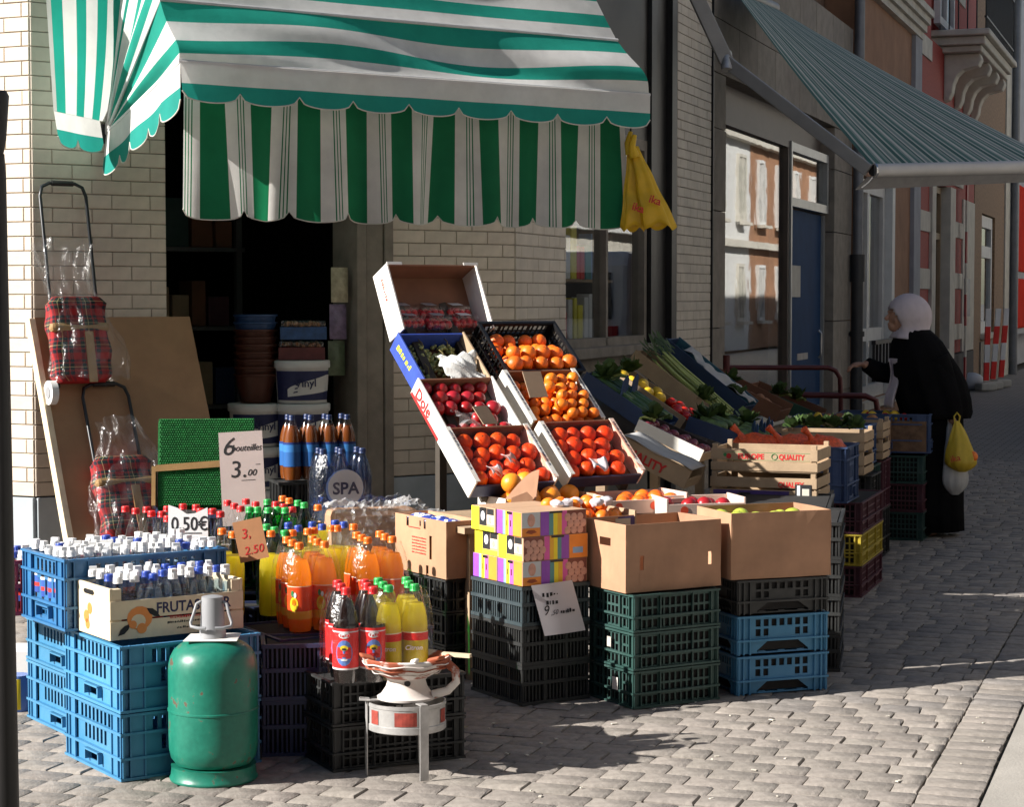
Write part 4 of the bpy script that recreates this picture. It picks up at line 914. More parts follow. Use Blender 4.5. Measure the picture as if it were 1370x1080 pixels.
# box 1 (white and blue packets) on black crates
p1 = at(597, 776, 8.36); u1, v1 = ax(R(32)); hz1 = round((p1.z - .004) / 3 - .001, 4)
stack('black crate under the box of blue and white packets', 0, 0, .15, .44, (hz1, hz1, hz1), black_c, 'lattice', R(32), 'black crates under the packet box', loc=Vector((p1.x, p1.y, 0)) + u1 * .012 + v1 * .02)
b1 = carton('brown cardboard box of blue and white packets', p1, R(32), .165, .44, .242, holes=(('left', .31, .12, .012, .05), ('left', .11, .215, .01, .02), ('left', .26, .215, .01, .02), ('left', .28, .02, .012, .022), ('left', .22, .215, .006, .012)))
b = MB(); b.box(-.0025, .0, .22, .32, .192, .195); b.build('printed_line', redp, b1)
for k in range(6): scribble(redp, b1, (-.0015, .29, .15 - k * .013), (0, -1, 0), (0, 0, 1), .12, .006, seed=k)
for k, q in enumerate(((.08, .09), (.085, .2), (.08, .3), (.085, .37))):
    w1 = p1 + u1 * q[0] + v1 * q[1]; b = MB(); b.ball((0, 0, 0), .085, 14, 8, 0, (.8, .7, .45), None, .05)
    pm = MATS.get('blue_white_print')
    if not pm:
        pm, nt, pb = _new('blue_white_print'); n = _noise(nt, 26, 2); cr = nt.nodes.new('ShaderNodeValToRGB'); cr.color_ramp.interpolation = 'CONSTANT'; e = cr.color_ramp.elements; e[0].color = (.03, .06, .35, 1); e[1].position = .5; e[1].color = (.82, .84, .88, 1); nt.links.new(n.outputs[0], cr.inputs[0]); nt.links.new(cr.outputs[0], pb.inputs['Base Color']); pb.inputs['Roughness'].default_value = .3; MATS['blue_white_print'] = pm
    tag(b.build('packet', pm, None, 60, loc=(w1.x, w1.y, p1.z + .205), rot=(rnd.uniform(-.2, .2), rnd.uniform(-.2, .2), k)), 'blue and white printed packet lying in the brown box', 'packet', 'packets in the brown box')
b = MB(); b.box(.01, .155, .01, .43, .006, .165); b.build('packing', cardin_m, b1)
# ================================================================ EGG CARTONS
EG, EGz = stack('black crate under the printed egg boxes', 699, 946, .31, .38, (.156, .156, .156), [black_c, black_c, pl('dark_slate_plastic', (.03, .05, .06))], 'bars', R(32), 'black crates under the egg boxes')
ue, ve = ax(R(32)); violet = mat('print_violet', (.30, .08, .55), .5, .08); sky_p = mat('print_sky', (.25, .45, .75), .5, .08); orp = mat('print_orange_bright', (.90, .30, .04), .5, .08); pinkp = mat('print_pink', (.75, .12, .45), .5, .06); tealp = mat('print_teal', (.10, .32, .33), .5, .06); yelp = mat('print_yellow', (.92, .80, .03), .5, .05); eggm = mat('printed_egg', (.66, .36, .28), .5, .2, 30); lime = mat('print_lime', (.55, .70, .05), .5, .05)
def plate(par, side, a0, a1, z0, z1, m, name='print', pr=.0006):
    b = MB()
    if side == 'front': b.box(a0, a1, -pr, .001, z0, z1)
    else: b.box(-pr, .001, a0, a1, z0, z1)
    return b.build(name, m, par)
hE = .096
for lvl in range(3):
    for j in range(2):
        q = EG + ve * (.19 * j) + Vector((0, 0, 0)); z = EGz + .001 + lvl * (hE + .001)
        off = (.0, .004, -.004)[lvl] * (1 + j); q = q + ue * off
        lab = '%s printed egg box %s on the black crates' % (['bottom', 'middle', 'top'][lvl], ['in front', 'behind it'][j])
        e = thing('egg_box', lab, 'box', (q.x, q.y, z), R(32), 'printed egg boxes in a stack of three levels')
        b = MB(); b.box(0, .305, 0, .186, 0, hE); b.build('carton', mat('carton_board', (.5, .32, .2), .7, .06), e, bevel=.0015)
        pat = 1 if lvl == 1 else 0
        # long front: egg photo, stripes, egg heap
        def stripes(a0, cols, wd):
            for k, cm in enumerate(cols): plate(e, 'front', a0 + k * wd, a0 + (k + 1) * wd - .0004, .001, hE - .001, cm, 'printed_stripe')
        if j == 0:
            if pat == 0:
                plate(e, 'front', .003, .085, .001, .034, orp); plate(e, 'front', .003, .085, .0345, hE - .001, mat('print_pale', (.6, .66, .7), .5, .05)); stripes(.088, (violet, violet, tealp, yelp, mat('print_gold', (.85, .5, .04), .5, .05)), .02); stripes(.188, (pinkp, pinkp), .012); plate(e, 'front', .213, .302, .001, hE - .001, mat('print_tawny', (.22, .07, .05), .6, .1))
                eggs = [(.044, .064, .018, .026)] + [(.215 + .03 * (k % 3) + .014 * (k // 3 % 2), .016 + .026 * (k // 3), .015, .016) for k in range(9) if .215 + .03 * (k % 3) + .014 * (k // 3 % 2) < .29]
                b = MB(); b.prism([(.018, .016), (.03, .026), (.058, .026), (.07, .016), (.044, .01)], .0006, FRAME((0, -.0007, 0), (1, 0, 0), (0, 0, 1))); b.build('printed_mouth', terra, e)
            else:
                plate(e, 'front', .003, .095, .001, hE - .001, mat('print_tawny', (.22, .07, .05), .6, .1)); stripes(.098, (pinkp, pinkp), .012); stripes(.124, (MATS.get('print_gold') or orp, yelp, tealp, violet, violet), .018); plate(e, 'front', .216, .302, .001, hE - .001, orp); plate(e, 'front', .232, .28, .02, .044, sky_p, 'printed_panel', .0012)
                eggs = [(.018 + .03 * (k % 3) + .012 * (k // 3 % 2), .016 + .026 * (k // 3), .015, .016) for k in range(9)]
            for ex, ez, er, eh in eggs:
                b = MB(); b.ball((0, 0, 0), 1, 10, 6, 0, (er, .0016, eh)); b.build('printed_egg', eggm, e, 60, loc=(ex, -.0008, ez))
        # end towards the sun: black and yellow product label, or violet stripes
        if pat == 1 or (lvl == 2 and j == 1):
            plate(e, 'left', .125, .184, .001, hE - .001, yelp); plate(e, 'left', .01, .123, .001, .02, lime); plate(e, 'left', .067, .123, .022, hE - .004, ink); plate(e, 'left', .012, .064, .03, hE - .03, white_l); plate(e, 'left', .012, .064, hE - .028, hE - .004, ink)
            b = MB(); b.ball((0, 0, 0), 1, 10, 6, 0, (.0016, .013, .015)); b.build('printed_egg', eggm, e, 60, loc=(-.0008, .038, .048)); b = MB(); b.ball((0, 0, 0), 1, 10, 6, 0, (.0016, .016, .02)); b.build('printed_bird', white_l, e, 60, loc=(-.0008, .095, .06))
        else:
            plate(e, 'left', .14, .184, .001, hE - .001, violet); plate(e, 'left', .122, .139, .001, hE - .001, sky_p); plate(e, 'left', .096, .121, .001, hE - .001, yelp); plate(e, 'left', .066, .095, .001, hE - .001, pinkp); plate(e, 'left', .004, .065, .001, hE - .001, orp)
            for yy in (.105, .078): b = MB(); b.box(-.0014, 0, yy, yy + .007, .035, .06); b.build('hand_slot', dark_m, e)
        for yy in ((.07, .11),): b = MB(); b.box(-.0015, 0, yy[0], yy[1], hE - .013, hE - .002); b.build('hand_slot', dark_m, e)
        b = MB(); b.box(.13, .19, -.0016, .0, hE - .009, hE - .001); b.build('hand_slot', dark_m, e)
# hanging price paper under the egg boxes
a0 = EG + ue * .035 + Vector((0, 0, EGz + .004)) - ve * .004; b = MB()
b.grid(lambda u, v: (u * .178 + v * .05, -.004 - .02 * v - .006 * math.sin(u * 3), -v * .2 + .012 * u), 8, 8); sg = b.build('paper_sign', mat('sign_paper', (.62, .58, .60), .8, .05, 6), None, 60, loc=a0, rot=(0, 0, R(24))); tag(sg, 'handwritten paper price sheet hanging under the egg boxes', 'price sign')
scribble(ink, sg, (.045, -.014, -.05), (1, 0, .05), (-.2, 0, 1), .07, .018, seed=5, name='pen_strokes'); scribble(ink, sg, (.06, -.019, -.08), (1, 0, .05), (-.2, 0, 1), .05, .018, seed=6, name='pen_strokes'); lettering('9', .055, ink, sg, (.045, -.0245, -.12), (1, 0, .05), (-.2, 0, 1), shear=.2, ext=.0003); lettering(',50', .026, ink, sg, (.078, -.0245, -.12), (1, 0, .05), (-.2, 0, 1), shear=.35, ext=.0003); scribble(ink, sg, (.12, -.0245, -.115), (1, 0, .05), (-.2, 0, 1), .06, .016, seed=7, name='pen_strokes')
# ================================================================ SLOPING TRAYS OF FRUIT
orange_m = mat('orange_peel', (.86, .17, .012), .42, .2, 16, .45, 120, rand=.13); tang_m = mat('tangerine_peel', (.88, .20, .012), .4, .2, 16, .45, 120, rand=.16); deep_m = mat('blood_orange_peel', (.82, .11, .012), .42, .24, 12, .45, 120, rand=.15)
ORM = fruit_mesh('orange', .039, orange_m, .96); ORB = fruit_mesh('orange_big', .048, mat('yellow_orange_peel', (.9, .30, .02), .38, .12, 18, .35, 140, rand=.05), .97); TAM = fruit_mesh('tangerine', .031, tang_m, .86); DEM = fruit_mesh('orange_deep', .041, deep_m, .95)
def tray(name, label, px, py, Y, W, L, h, yaw, tilt, ms, cat='tray', strip=None, top_left=True, slats=False, hl=None, hb=None):
    """open box; the pixel is the top of its lower left corner, at depth Y. ms: (base, left, right, low, high)"""
    Mr = (Matrix.Rotation(yaw, 4, 'Z') @ Matrix.Rotation(tilt, 4, 'X'))
    o0 = at(px, py, Y) - (Mr @ Vector((0, 0, h))); o = thing(name, label, cat, o0, 0, None, rot=(tilt, 0, yaw)); th = .009
    b = MB(); b.box(.001, W - .001, .001, L - .001, 0, .006); b.build('base', ms[0], o)
    b = MB(); b.box(0, th, 0, L, .0, h); b.build('left_board', ms[1], o, bevel=.0015)
    b = MB(); b.box(W - th, W, 0, L, .0, h); b.build('right_board', ms[2], o, bevel=.0015)
    b = MB(); b.box(th, W - th, 0, th, .001, hl or h * .72); b.build('low_board', ms[3], o, bevel=.0015)
    b = MB(); b.box(th, W - th, L - th, L, .001, hb or h * .92); b.build('high_board', ms[4], o, bevel=.0015)
    if strip:
        for xx in (0, W - .022): b = MB(); b.box(xx - .001, xx + .023, .004, L - .004, h, h + .004); s_ = b.build('printed_edge', strip, o)
        for xx in (.004, W - .018): scribble(navy_l, o, (xx + .002, L * .92, h + .0042), (0, -1, 0), (1, 0, 0), L * .7, .011, seed=int(px))
    return o, Matrix.Translation(o0) @ Mr
def fill(Mx, W, L, me, name, r, z, label, cat, group, n=999, skip=0.0, x0=.012, y0=.012, seed=1, layers=1, only=None):
    rg = random.Random(seed); k = 0
    for ly in range(layers):
        j = 0; y = y0 + r + ly * r * .9
        while y < L - r * .8:
            x_ = x0 + r + (r if (j + ly) % 2 else 0)
            while x_ < W - r * .85:
                if rg.random() >= skip and k < n and (only is None or only(x_ / W, y / L)):
                    pz = Mx @ Vector((x_ + rg.uniform(-.2, .2) * r, y + rg.uniform(-.2, .2) * r, z + ly * r * 1.25 + rg.uniform(-.12, .22) * r)); fruit(me, name, pz, label + ', ' + ORD[min(j, 11)] + ' row from its low edge', cat, group); k += 1
                x_ += 2.02 * r
            y += 1.78 * r; j += 1
    return k
TY = R(34); TT = R(42)
brd = mat('brown_board', (.20, .085, .045), .8, .15, 6); wood2 = mat('dull_wood', (.38, .27, .17), .8, .15, 7, .3, 30)
stripw = mat('white_edge', (.72, .70, .64), .7, .06)
_, M1 = tray('fruit_tray', 'white sided tray of deep red oranges at the foot of the slope', 637, 646, 8.5, .43, .335, .095, TY, TT, (brd, card_w, card_w, navy_c, brd), strip=stripw)
fill(M1, .43, .335, DEM, 'orange', .041, .05, 'deep red orange in the white sided tray', 'orange', 'oranges in the white sided foot tray', seed=1)
_, M2 = tray('fruit_tray', 'white and red lettered tray of dark red apples', 599, 577, 8.74, .40, .335, .095, TY, TT, (brd, card_w, card_w, brd, brd), strip=None)
fill(M2, .40, .335, AR, 'apple', .036, .045, 'dark red apple in the red lettered tray', 'apple', 'red apples in the lettered tray', seed=2, skip=.05)
t2 = _; lettering('Dole', .075, redp, t2, (-.0008, .30, .02), (0, -1, 0), (0, 0, 1), bold=.002); b = MB(); b.box(-.0008, 0, .01, .33, .0, .016); b.build('red_band', redp, t2)
t3, M3 = tray('fruit_tray', 'blue cardboard tray of green grapes', 570, 512, 8.98, .36, .33, .11, TY, TT, (brd, mat('blue_board', (.03, .07, .36), .6, .2, 12), wood2, MATS['blue_board'], MATS['blue_board']))
scribble(mat('print_lemon', (.6, .6, .05), .5, .1), t3, (-.0004, .29, .045), (0, -1, 0), (0, 0, 1), .16, .03, seed=2)
grape_m = mat('green_grape', (.34, .38, .12), .25, .3, 30, spec=.6, c2=(.5, .5, .2)); stem_m = mat('grape_stem', (.15, .12, .04), .8, .2)
for k in range(5):
    b = MB(); rg = random.Random(k); 
    for i in range(46):
        a, rr = rg.uniform(0, 6.28), rg.uniform(0, 1) ** .5; b.ball((rr * .06 * math.cos(a), rr * .075 * math.sin(a), .012 + rg.uniform(0, .05) * (1.1 - rr)), .0105, 7, 5)
    g = b.build('grapes', grape_m, None, 70); w_ = M3 @ Vector(((.08, .20, .29, .12, .26)[k], (.10, .19, .11, .26, .27)[k], .012)); 
    r = thing('grape_bunch', 'bunch of green grapes in the blue tray', 'grapes', w_, 0, 'grape bunches in the blue tray', rot=(TT, 0, TY)); g.parent = r
    b = MB(); b.tube([(0, .0, .05), (.005, .03, .065), (.0, .06, .06)], .003, 5); b.build('stem', stem_m, r)
b = MB(); rg = random.Random(9)
b.grid(lambda u, v: (u * .2 + .01 * math.sin(v * 9), v * .17, .022 * math.sin(u * 5) * math.sin(v * 4) + .012 * math.sin(u * 23 + v * 17)), 24, 18)
w_ = M3 @ Vector((.14, .02, .10)); tag(b.build('crumpled_paper', mat('crumpled_paper', (.62, .62, .60), .8, .06, 20, .5, 50), None, 60, loc=w_, rot=(TT, 0, TY), solid=.001), 'crumpled white paper lying over the grapes', 'paper')
t4, M4 = tray('fruit_tray', 'upright brown box of strawberry punnets at the top of the slope', 540, 440, 9.22, .50, .34, .14, TY, R(63), (brd, card_w, card_w, wood2, brd), hl=.05)
for q in (.0, .42): b = MB(); b.box(q, q + .08, .33, .344, .142, .146); b.build('corner_tab', card_w, t4)
b = MB(); b.box(-.0012, 0, .1, .3, .04, .1); b.build('printed_patch', mat('pale_green_print', (.55, .6, .5), .6, .2, 20), t4); scribble(redp, t4, (-.0013, .29, .06), (0, -1, 0), (0, 0, 1), .1, .018, seed=8)
straw = mat('strawberry', (.55, .012, .015), .3, .25, 60, .4, 120); clam = film('punnet_lid', (.97, .97, .97), .07, .06, .03, 1.3, .5, 25)
for k in range(6):
    x_, y_, z_ = .03 + .15 * (k % 3), .02 + (k // 3) * .07, .02 + (k // 3) * .0
    w_ = M4 @ Vector((x_, y_, .02 + .035 * (1 - k // 3))); pn = thing('strawberry_punnet', 'clear punnet of strawberries in the upright box', 'punnet', w_, 0, 'strawberry punnets in the upright box', rot=(R(12), 0, TY + rnd.uniform(-.05, .05)))
    b = MB(); 
    for i in range(16): b.ball((.02 + .033 * (i % 4), .02 + .03 * (i // 4 % 4), .03 + rnd.uniform(0, .015)), .0185, 8, 6, 0, (1, 1, 1.15), None, .06)
    b.build('strawberries', straw, pn, 60)
    b = MB(); b.box(0, .14, 0, .12, 0, .045); b.box(.004, .136, .004, .116, .0455, .075); b.build('clear_lid', clam, pn, bevel=.01)
    b = MB(); b.box(.04, .1, .03, .08, .0755, .0765); b.build('sticker', white_l if k % 3 == 2 else mat('sticker_grey', (.4, .38, .4), .5, .3, 50), pn)
_, N1_ = tray('fruit_tray', 'wooden edged tray of bright oranges beside the foot tray', 764, 636, 8.78, .41, .335, .085, TY, TT, (brd, stripw, stripw, navy_c, brd), strip=stripw)
fill(N1_, .41, .335, DEM, 'orange', .041, .045, 'bright orange in the wooden edged tray', 'orange', 'oranges in the wooden edged tray', seed=4)
_, N2_ = tray('fruit_tray', 'wooden edged tray of tangerines under the black crate', 713, 564, 9.02, .405, .335, .085, TY, TT, (brd, stripw, stripw, brd, brd), strip=stripw)
fill(N2_, .405, .335, TAM, 'tangerine', .031, .04, 'tangerine in the tray under the black crate', 'tangerine', 'tangerines in the sloping tray', seed=5, layers=1)
fill(N2_, .405, .335, TAM, 'tangerine', .031, .085, 'tangerine in the tray under the black crate', 'tangerine', 'tangerines in the sloping tray', seed=15, only=lambda a, b_: a > .45 and .1 < b_ < .8)
b = MB(); b.box(0, .1, 0, .13, 0, .003); tag(b.build('blank_card', mat('pale_card', (.42, .30, .2), .8, .06), None, loc=N2_ @ Vector((.03, .12, .115)), rot=(R(62), 0, TY)), 'plain brown card stuck in the tangerine tray', 'card')
b = MB(); b.box(0, .1, 0, .10, 0, .003); tag(b.build('blank_card', MATS['pale_card'], None, loc=M2 @ Vector((.19, .02, .105)), rot=(R(50), 0, TY + .3)), 'plain brown card stuck in the red apple tray', 'card')
# black plastic crate of oranges on top
Mr = Matrix.Rotation(TY, 4, 'Z') @ Matrix.Rotation(TT, 4, 'X'); o0 = at(680, 497, 9.26) - (Mr @ Vector((0, 0, .12)))
crate('black plastic crate of oranges at the top of the slope', .43, .33, .125, mat('shiny_black_plastic', (.01, .01, .011), .3, .1), 'lattice', o0, TY, tiltx=TT, open_=True); N3_ = Matrix.Translation(o0) @ Mr
fill(N3_, .42, .32, ORM, 'orange', .0395, .055, 'orange heaped in the black plastic crate', 'orange', 'oranges in the black crate', seed=6)
fill(N3_, .42, .32, ORM, 'orange', .0395, .115, 'orange heaped in the black plastic crate', 'orange', 'oranges in the black crate', seed=8, only=lambda a, b_: .12 < a < .9 and .05 < b_ < .6)
for Mx, W_, L_, lb, sd in ((M1, .43, .335, 'red mesh net stretched over the deep red oranges', 3), (N1_, .41, .335, 'red mesh net stretched over the bright oranges', 4)):
    b = MB(); b.grid(lambda u, v: Mx @ Vector((.012 + u * (W_ - .024), .012 + v * (L_ - .03), .096 + .012 * math.sin(u * 17 + v * 3) * math.cos(v * 15 + u * 4) + rnd.uniform(-.001, .001))), 26, 20)
    tag(b.build('fruit_net', film('red_net', (1, .74, .66), .03, .15, .0, 1.1, .4, 60), None, 60), lb, 'net')
for Mx, q, s_, lb in ((M1, (.1, .03, .1), .07, 'torn white paper tag among the deep red oranges'), (M1, (.22, .09, .1), .075, 'pale blue tissue scrap among the deep red oranges'), (N1_, (.13, .02, .095), .08, 'pale tissue scrap among the bright oranges')):
    b = MB(); b.grid(lambda u, v: (u * s_, v * s_ * .8 + .01 * math.sin(u * 7), .012 * math.sin(u * 6 + v * 3)), 6, 5); tag(b.build('tissue_scrap', mat('tissue', (.66, .62, .66), .8, .1, 20), None, 60, loc=Mx @ Vector(q), rot=(TT, 0, TY + rnd.uniform(-.6, .6)), solid=.0008), lb, 'paper')
b = MB(); b.grid(lambda u, v: (u * .16, v * .13 + .02 * math.sin(u * 5), .03 * math.sin(u * 4 + v * 3) + .01 * math.sin(v * 19)), 14, 12)
tag(b.build('plastic_bag', film('thin_bag', (.98, .96, .97), .06, .15, .22, 1.2, .6, 30), None, 60, loc=M2 @ Vector((.08, .01, .08)), rot=(TT, 0, TY)), 'thin clear plastic bag hanging over the red apples', 'bag')
# rack under the slope
dkw = mat('dark_timber', (.05, .04, .03), .8, .2, 7)
rk = thing('display_rack', 'timber rack that carries the sloping fruit trays', 'rack', (at(637, 646, 8.5).x, 8.5, 0), TY)
Ri = (Matrix.Translation(rk.location) @ Matrix.Rotation(TY, 4, 'Z')).inverted()
for k, (Ms, Mt) in enumerate(((M1, M4), (N1_, N3_))):
    for xx in (.10, .34):
        a_ = Ri @ (Ms @ Vector((xx, .0, -.02))); c_ = Ri @ (Mt @ Vector((xx, .2, -.03 if k else -.01)))
        b = MB(); b.beam(a_, c_, .04, .03); b.build('sloping_rail', dkw, rk)
        for e_ in ((a_, c_) if xx > .2 else ()): b = MB(); b.box(e_.x - .02, e_.x + .02, e_.y - .02, e_.y + .02, 0, e_.z - .02); b.build('post', dkw, rk)
# ================================================================ FLAT TRAYS BEHIND THE BOXES (on a low trestle)
zt = .655; tr = thing('trestle', 'low timber trestle behind the cardboard boxes', 'trestle', gp(640, 800, 0) * 0 + Vector((.02, 8.45, 0)), R(30))
b = MB(); b.box(-.25, 1.1, .0, .62, zt - .03, zt - .004); b.build('top', wood2, tr)
for xx in (-.2, 1.0):
    for yy in (.05, .55): b = MB(); b.box(xx, xx + .04, yy, yy + .04, 0, zt - .031); b.build('leg', wood2, tr)
pinkb = mat('pale_pink_board', (.66, .50, .42), .7, .08, 5)
def flat(label, px, py, z, W, L, h, yaw, ms, **k):
    p = gp(px, py, z + h); return tray('fruit_tray', label, px, py, p.y, W, L, h, yaw, 0, ms, **k)
tA, MA = flat('shallow pink printed tray of tangerines behind the egg boxes', 706, 691, zt, .50, .28, .085, R(27), (brd, card_w, wood2, mat('purple_navy_board', (.05, .04, .16), .6, .3, 14), pinkb))
scribble(sky_p, tA, (.16, -.0006, .018), (1, 0, 0), (0, 0, 1), .18, .03, seed=9); b = MB(); b.box(.40, .47, -.0015, 0, .012, .055); b.build('printed_panel', mat('pale_print', (.5, .48, .4), .6, .1), tA)
fill(MA, .50, .28, TAM, 'tangerine', .031, .06, 'tangerine in the shallow pink printed tray', 'tangerine', 'tangerines in the shallow tray', seed=21, skip=.06)
fill(MA, .50, .28, TAM, 'tangerine', .031, .105, 'tangerine in the shallow pink printed tray', 'tangerine', 'tangerines in the shallow tray', seed=22, only=lambda a, b_: .3 < a < .85 and .2 < b_ < .8, skip=.15)
for k in range(5):
    b = MB(); b.ball((0, 0, 0), .024, 8, 6, 0, (1.2, 1, .8), None, .25); tag(b.build('tissue_ball', MATS['tissue'], None, 40, loc=MA @ Vector((.16 + .06 * k, .05 + .03 * (k % 3), .12))), 'crumpled white tissue among the shallow tray tangerines', 'paper', 'tissue in the shallow tray')
tB, MB_ = flat('tray of large yellow oranges behind the pink printed tray', 676, 668, zt + .01, .46, .24, .09, R(30), (brd, card_w, wood2, card_w, wood2))
fill(MB_, .46, .24, ORB, 'orange', .048, .075, 'large yellow orange in the rear tray', 'orange', 'large oranges in the rear tray', seed=23, skip=.08)
for q in ((.06, .05), (.15, .09)): fruit(ORB, 'orange', MB_ @ Vector((q[0], q[1], .15)), 'large yellow orange in the rear tray', 'orange', 'large oranges in the rear tray')
b = MB(); n_ = 10; b.add([(0, 0, 0), (.13, .02, .0)] + [(.13 - .13 * t / 8 + .01, .02, .02 + .11 * math.sin((8 - t) / 8 * 1.5)) for t in range(9)], [tuple(range(11))]); tag(b.build('torn_flap', card_m, None, loc=MB_ @ Vector((.0, .0, .09)), rot=(R(-8), 0, R(-20)), solid=.004), 'torn curved cardboard flap by the large oranges', 'cardboard')
b = MB(); b.add([(0, 0, -.06), (.085, 0, -.075), (.10, .0, .03), (.075, 0, .055), (.01, 0, .03)], [(0, 1, 2, 3, 4)]); tag(b.build('torn_flap', card_m, None, loc=MB_ @ Vector((-.01, -.05, .07)), rot=(R(-4), 0, R(4)), solid=.004), 'plain torn cardboard piece above the egg boxes', 'cardboard')
tC, MC = flat('pale pink printed tray with tissue wrapped fruit', 806, 664, zt + .012, .42, .26, .085, R(24), (brd, pinkb, pinkb, pinkb, pinkb))
tD, MD = flat('second pale printed tray behind the apple box', 892, 668, zt + .005, .36, .22, .085, R(14), (brd, pinkb, pinkb, pinkb, pinkb))
for tq, wq in ((tC, .42), (tD, .36), (tA, .50)):
    for x_ in (.08, .25):
        b = MB()
        if tq is tA: disc(b, x_ + .05, .045, .02, .2705); continue
        disc(b, x_, .034, .018, -.0012); b.build('printed_fruit', mat('print_vermilion', (.7, .08, .03), .6, .1), tq)
    if tq is not tA: b = MB(); b.box(wq - .1, wq - .03, -.0012, 0, .015, .04); b.build('printed_panel', navy_l, tq)
fill(MC, .42, .26, ORM, 'orange', .039, .045, 'dull orange in the pale pink tray', 'orange', 'oranges in the pale pink tray', seed=31, skip=.1)
fill(MD, .36, .22, AR, 'apple', .036, .045, 'red apple in the second pale tray', 'apple', 'red apples in the second pale tray', seed=32, skip=.1)
# ================================================================ VEGETABLES IN THE SHADE OF THE STREET FRONT
cuc_m = mat('cucumber', (.045, .10, .022), .4, .35, 25, .2, 50); lem_m = mat('lemon_peel', (.80, .52, .03), .4, .12, 20, .3, 120, rand=.05); tom_m = mat('tomato', (.55, .018, .012), .25, .15, 6, rand=.08); cel_m = mat('celery', (.36, .42, .13), .5, .25, 16, .3, 40); leaf_m = mat('leaf', (.06, .11, .025), .6, .4, 20, trans=.2); car_m = mat('carrot', (.75, .15, .02), .5, .15, 20); oni_m = mat('red_onion', (.20, .03, .05), .35, .25, 20, rand=.1); pot_m = mat('brown_onion', (.34, .15, .06), .6, .25, 14, rand=.1)
VY = ST; navyb = mat('navy_tray', (.012, .03, .085), .5, .2, 9); papr = mat('tray_paper', (.42, .42, .42), .8, .08, 9); dkb = mat('dark_box', (.03, .022, .02), .7, .2, 8)
CUM = MB(); CUM.tube([(-.13, 0, 0), (-.12, 0, .004), (-.06, .004, .0), (.06, .0, .0), (.12, -.003, .004), (.13, -.003, .006)], [.006, .017, .021, .021, .016, .005], 10); CUM = CUM.mesh('cucumber', cuc_m, 60)
TOM = fruit_mesh('tomato', .034, tom_m, .82); LEM = fruit_mesh('lemon', .033, lem_m, 1.28, dim=False); ONI = fruit_mesh('onion', .033, oni_m, .9); POT = fruit_mesh('brown_onion', .042, pot_m, .95)
def vtray(label, px, py, Y, W, L, h, tilt, ms=None, yaw=VY, **k):
    ms = ms or (navyb,) * 5; return tray('vegetable_tray', label, px, py, Y, W, L, h, yaw, tilt, ms, **k)
def rowof(Mx, me, name, n, x0, dx, y, z, label, cat, group, rot=(0, 0, 0), jit=.01, rows=1, dy=.05):
    for r_ in range(rows):
        for k in range(n):
            p = Mx @ Vector((x0 + dx * k + rnd.uniform(-jit, jit), y + dy * r_ + rnd.uniform(-jit, jit), z + rnd.uniform(0, jit)))
            o = put(name, me, None, p, None); q = Mx.to_3x3() @ Euler((rot[0], rot[1], rot[2] + rnd.uniform(-.15, .15))).to_matrix(); o.rotation_euler = q.to_euler(); tag(o, label, cat, group)
S0 = R(33)
def lumpy(label, px, py, Y, **k): pass
# upper tier
_, K1 = vtray('navy tray of dark cucumbers beside the black crate of oranges', 884, 566, 10.9, .40, .50, .09, S0)
rowof(K1, CUM, 'cucumber', 6, .06, .055, .15, .075, 'dark green cucumber in the upper navy tray', 'cucumber', 'cucumbers in the upper navy tray', (0, 0, R(90)), rows=2, dy=.2)
for k in range(4):
    b = MB(); b.add([(0, 0, 0), (.1, 0, 0), (.085, 0, .075), (.05, 0, .095), (.015, 0, .075)], [(0, 1, 2, 3, 4)]); pz = K1 @ Vector((.0 + .1 * k, .27 + .02 * (k % 2), .09)); 
    tag(b.build('tray_divider', mat('blue_card_divider', (.015, .045, .13), .5, .2, 8), None, loc=pz, rot=(R(10), 0, VY), solid=.005), 'blue scalloped card divider among the cucumbers', 'divider', 'blue dividers in the cucumber tray')
_, K2 = vtray('wooden tray of lemons behind the cucumbers', 918, 560, 11.45, .32, .52, .085, S0, (dkb, wood2, wood2, dkb, wood2))
for q in ((.06, .40), (.12, .34), (.07, .28), (.2, .36), (.14, .22), (.24, .27), (.05, .46)):
    o = put('lemon', LEM, None, K2 @ Vector((q[0], q[1], .07)), (rnd.uniform(1, 2), rnd.uniform(0, 2), rnd.uniform(0, 6))); tag(o, 'yellow lemon in the wooden tray', 'lemon', 'lemons in the wooden tray')
for q in ((.06, .08), (.13, .1), (.2, .07), (.26, .12), (.1, .03), (.2, .16), (.28, .05)):
    tag(put('tomato', TOM, None, K2 @ Vector((q[0], q[1], .075))), 'red tomato at the foot of the lemon tray', 'tomato', 'tomatoes at the foot of the lemon tray')
t_, K3 = vtray('long wooden box of celery stalks', 958, 549, 12.2, .36, .62, .10, R(36), (dkb, wood2, wood2, wood2, wood2), hl=.06)
rg = random.Random(4)
for k in range(11):
    b = MB(); x0 = .04 + .026 * k; dx = rg.uniform(-.05, .05); z0 = .06 + .03 * (k % 3)
    b.tube([(x0, -.05, z0), (x0 + dx * .3, .15, z0 + .015), (x0 + dx * .7, .36, z0 + .03), (x0 + dx, .5, z0 + .05)], [.012, .013, .011, .007], 6, el=.7)
    for j in range(7):
        a = rg.uniform(-.8, .8); s_ = rg.uniform(.03, .06); c0 = Vector((x0 + dx, .47 + .02 * j, z0 + .05 + rg.uniform(0, .05))); d = Vector((math.sin(a), math.cos(a), rg.uniform(-.1, .6))); sd = Vector((d.y, -d.x, .3)) * .25
        b.add([c0, c0 + d * s_ * .5 + sd * s_, c0 + d * s_ * 1.3, c0 + d * s_ * .5 - sd * s_], [(0, 1, 2, 3)], 1)
    o = b.build('celery', [cel_m, leaf_m], None, 50); o.matrix_world = K3; tag(o, 'pale green celery stalk with leafy top in the wooden box', 'celery', 'celery stalks in the wooden box')
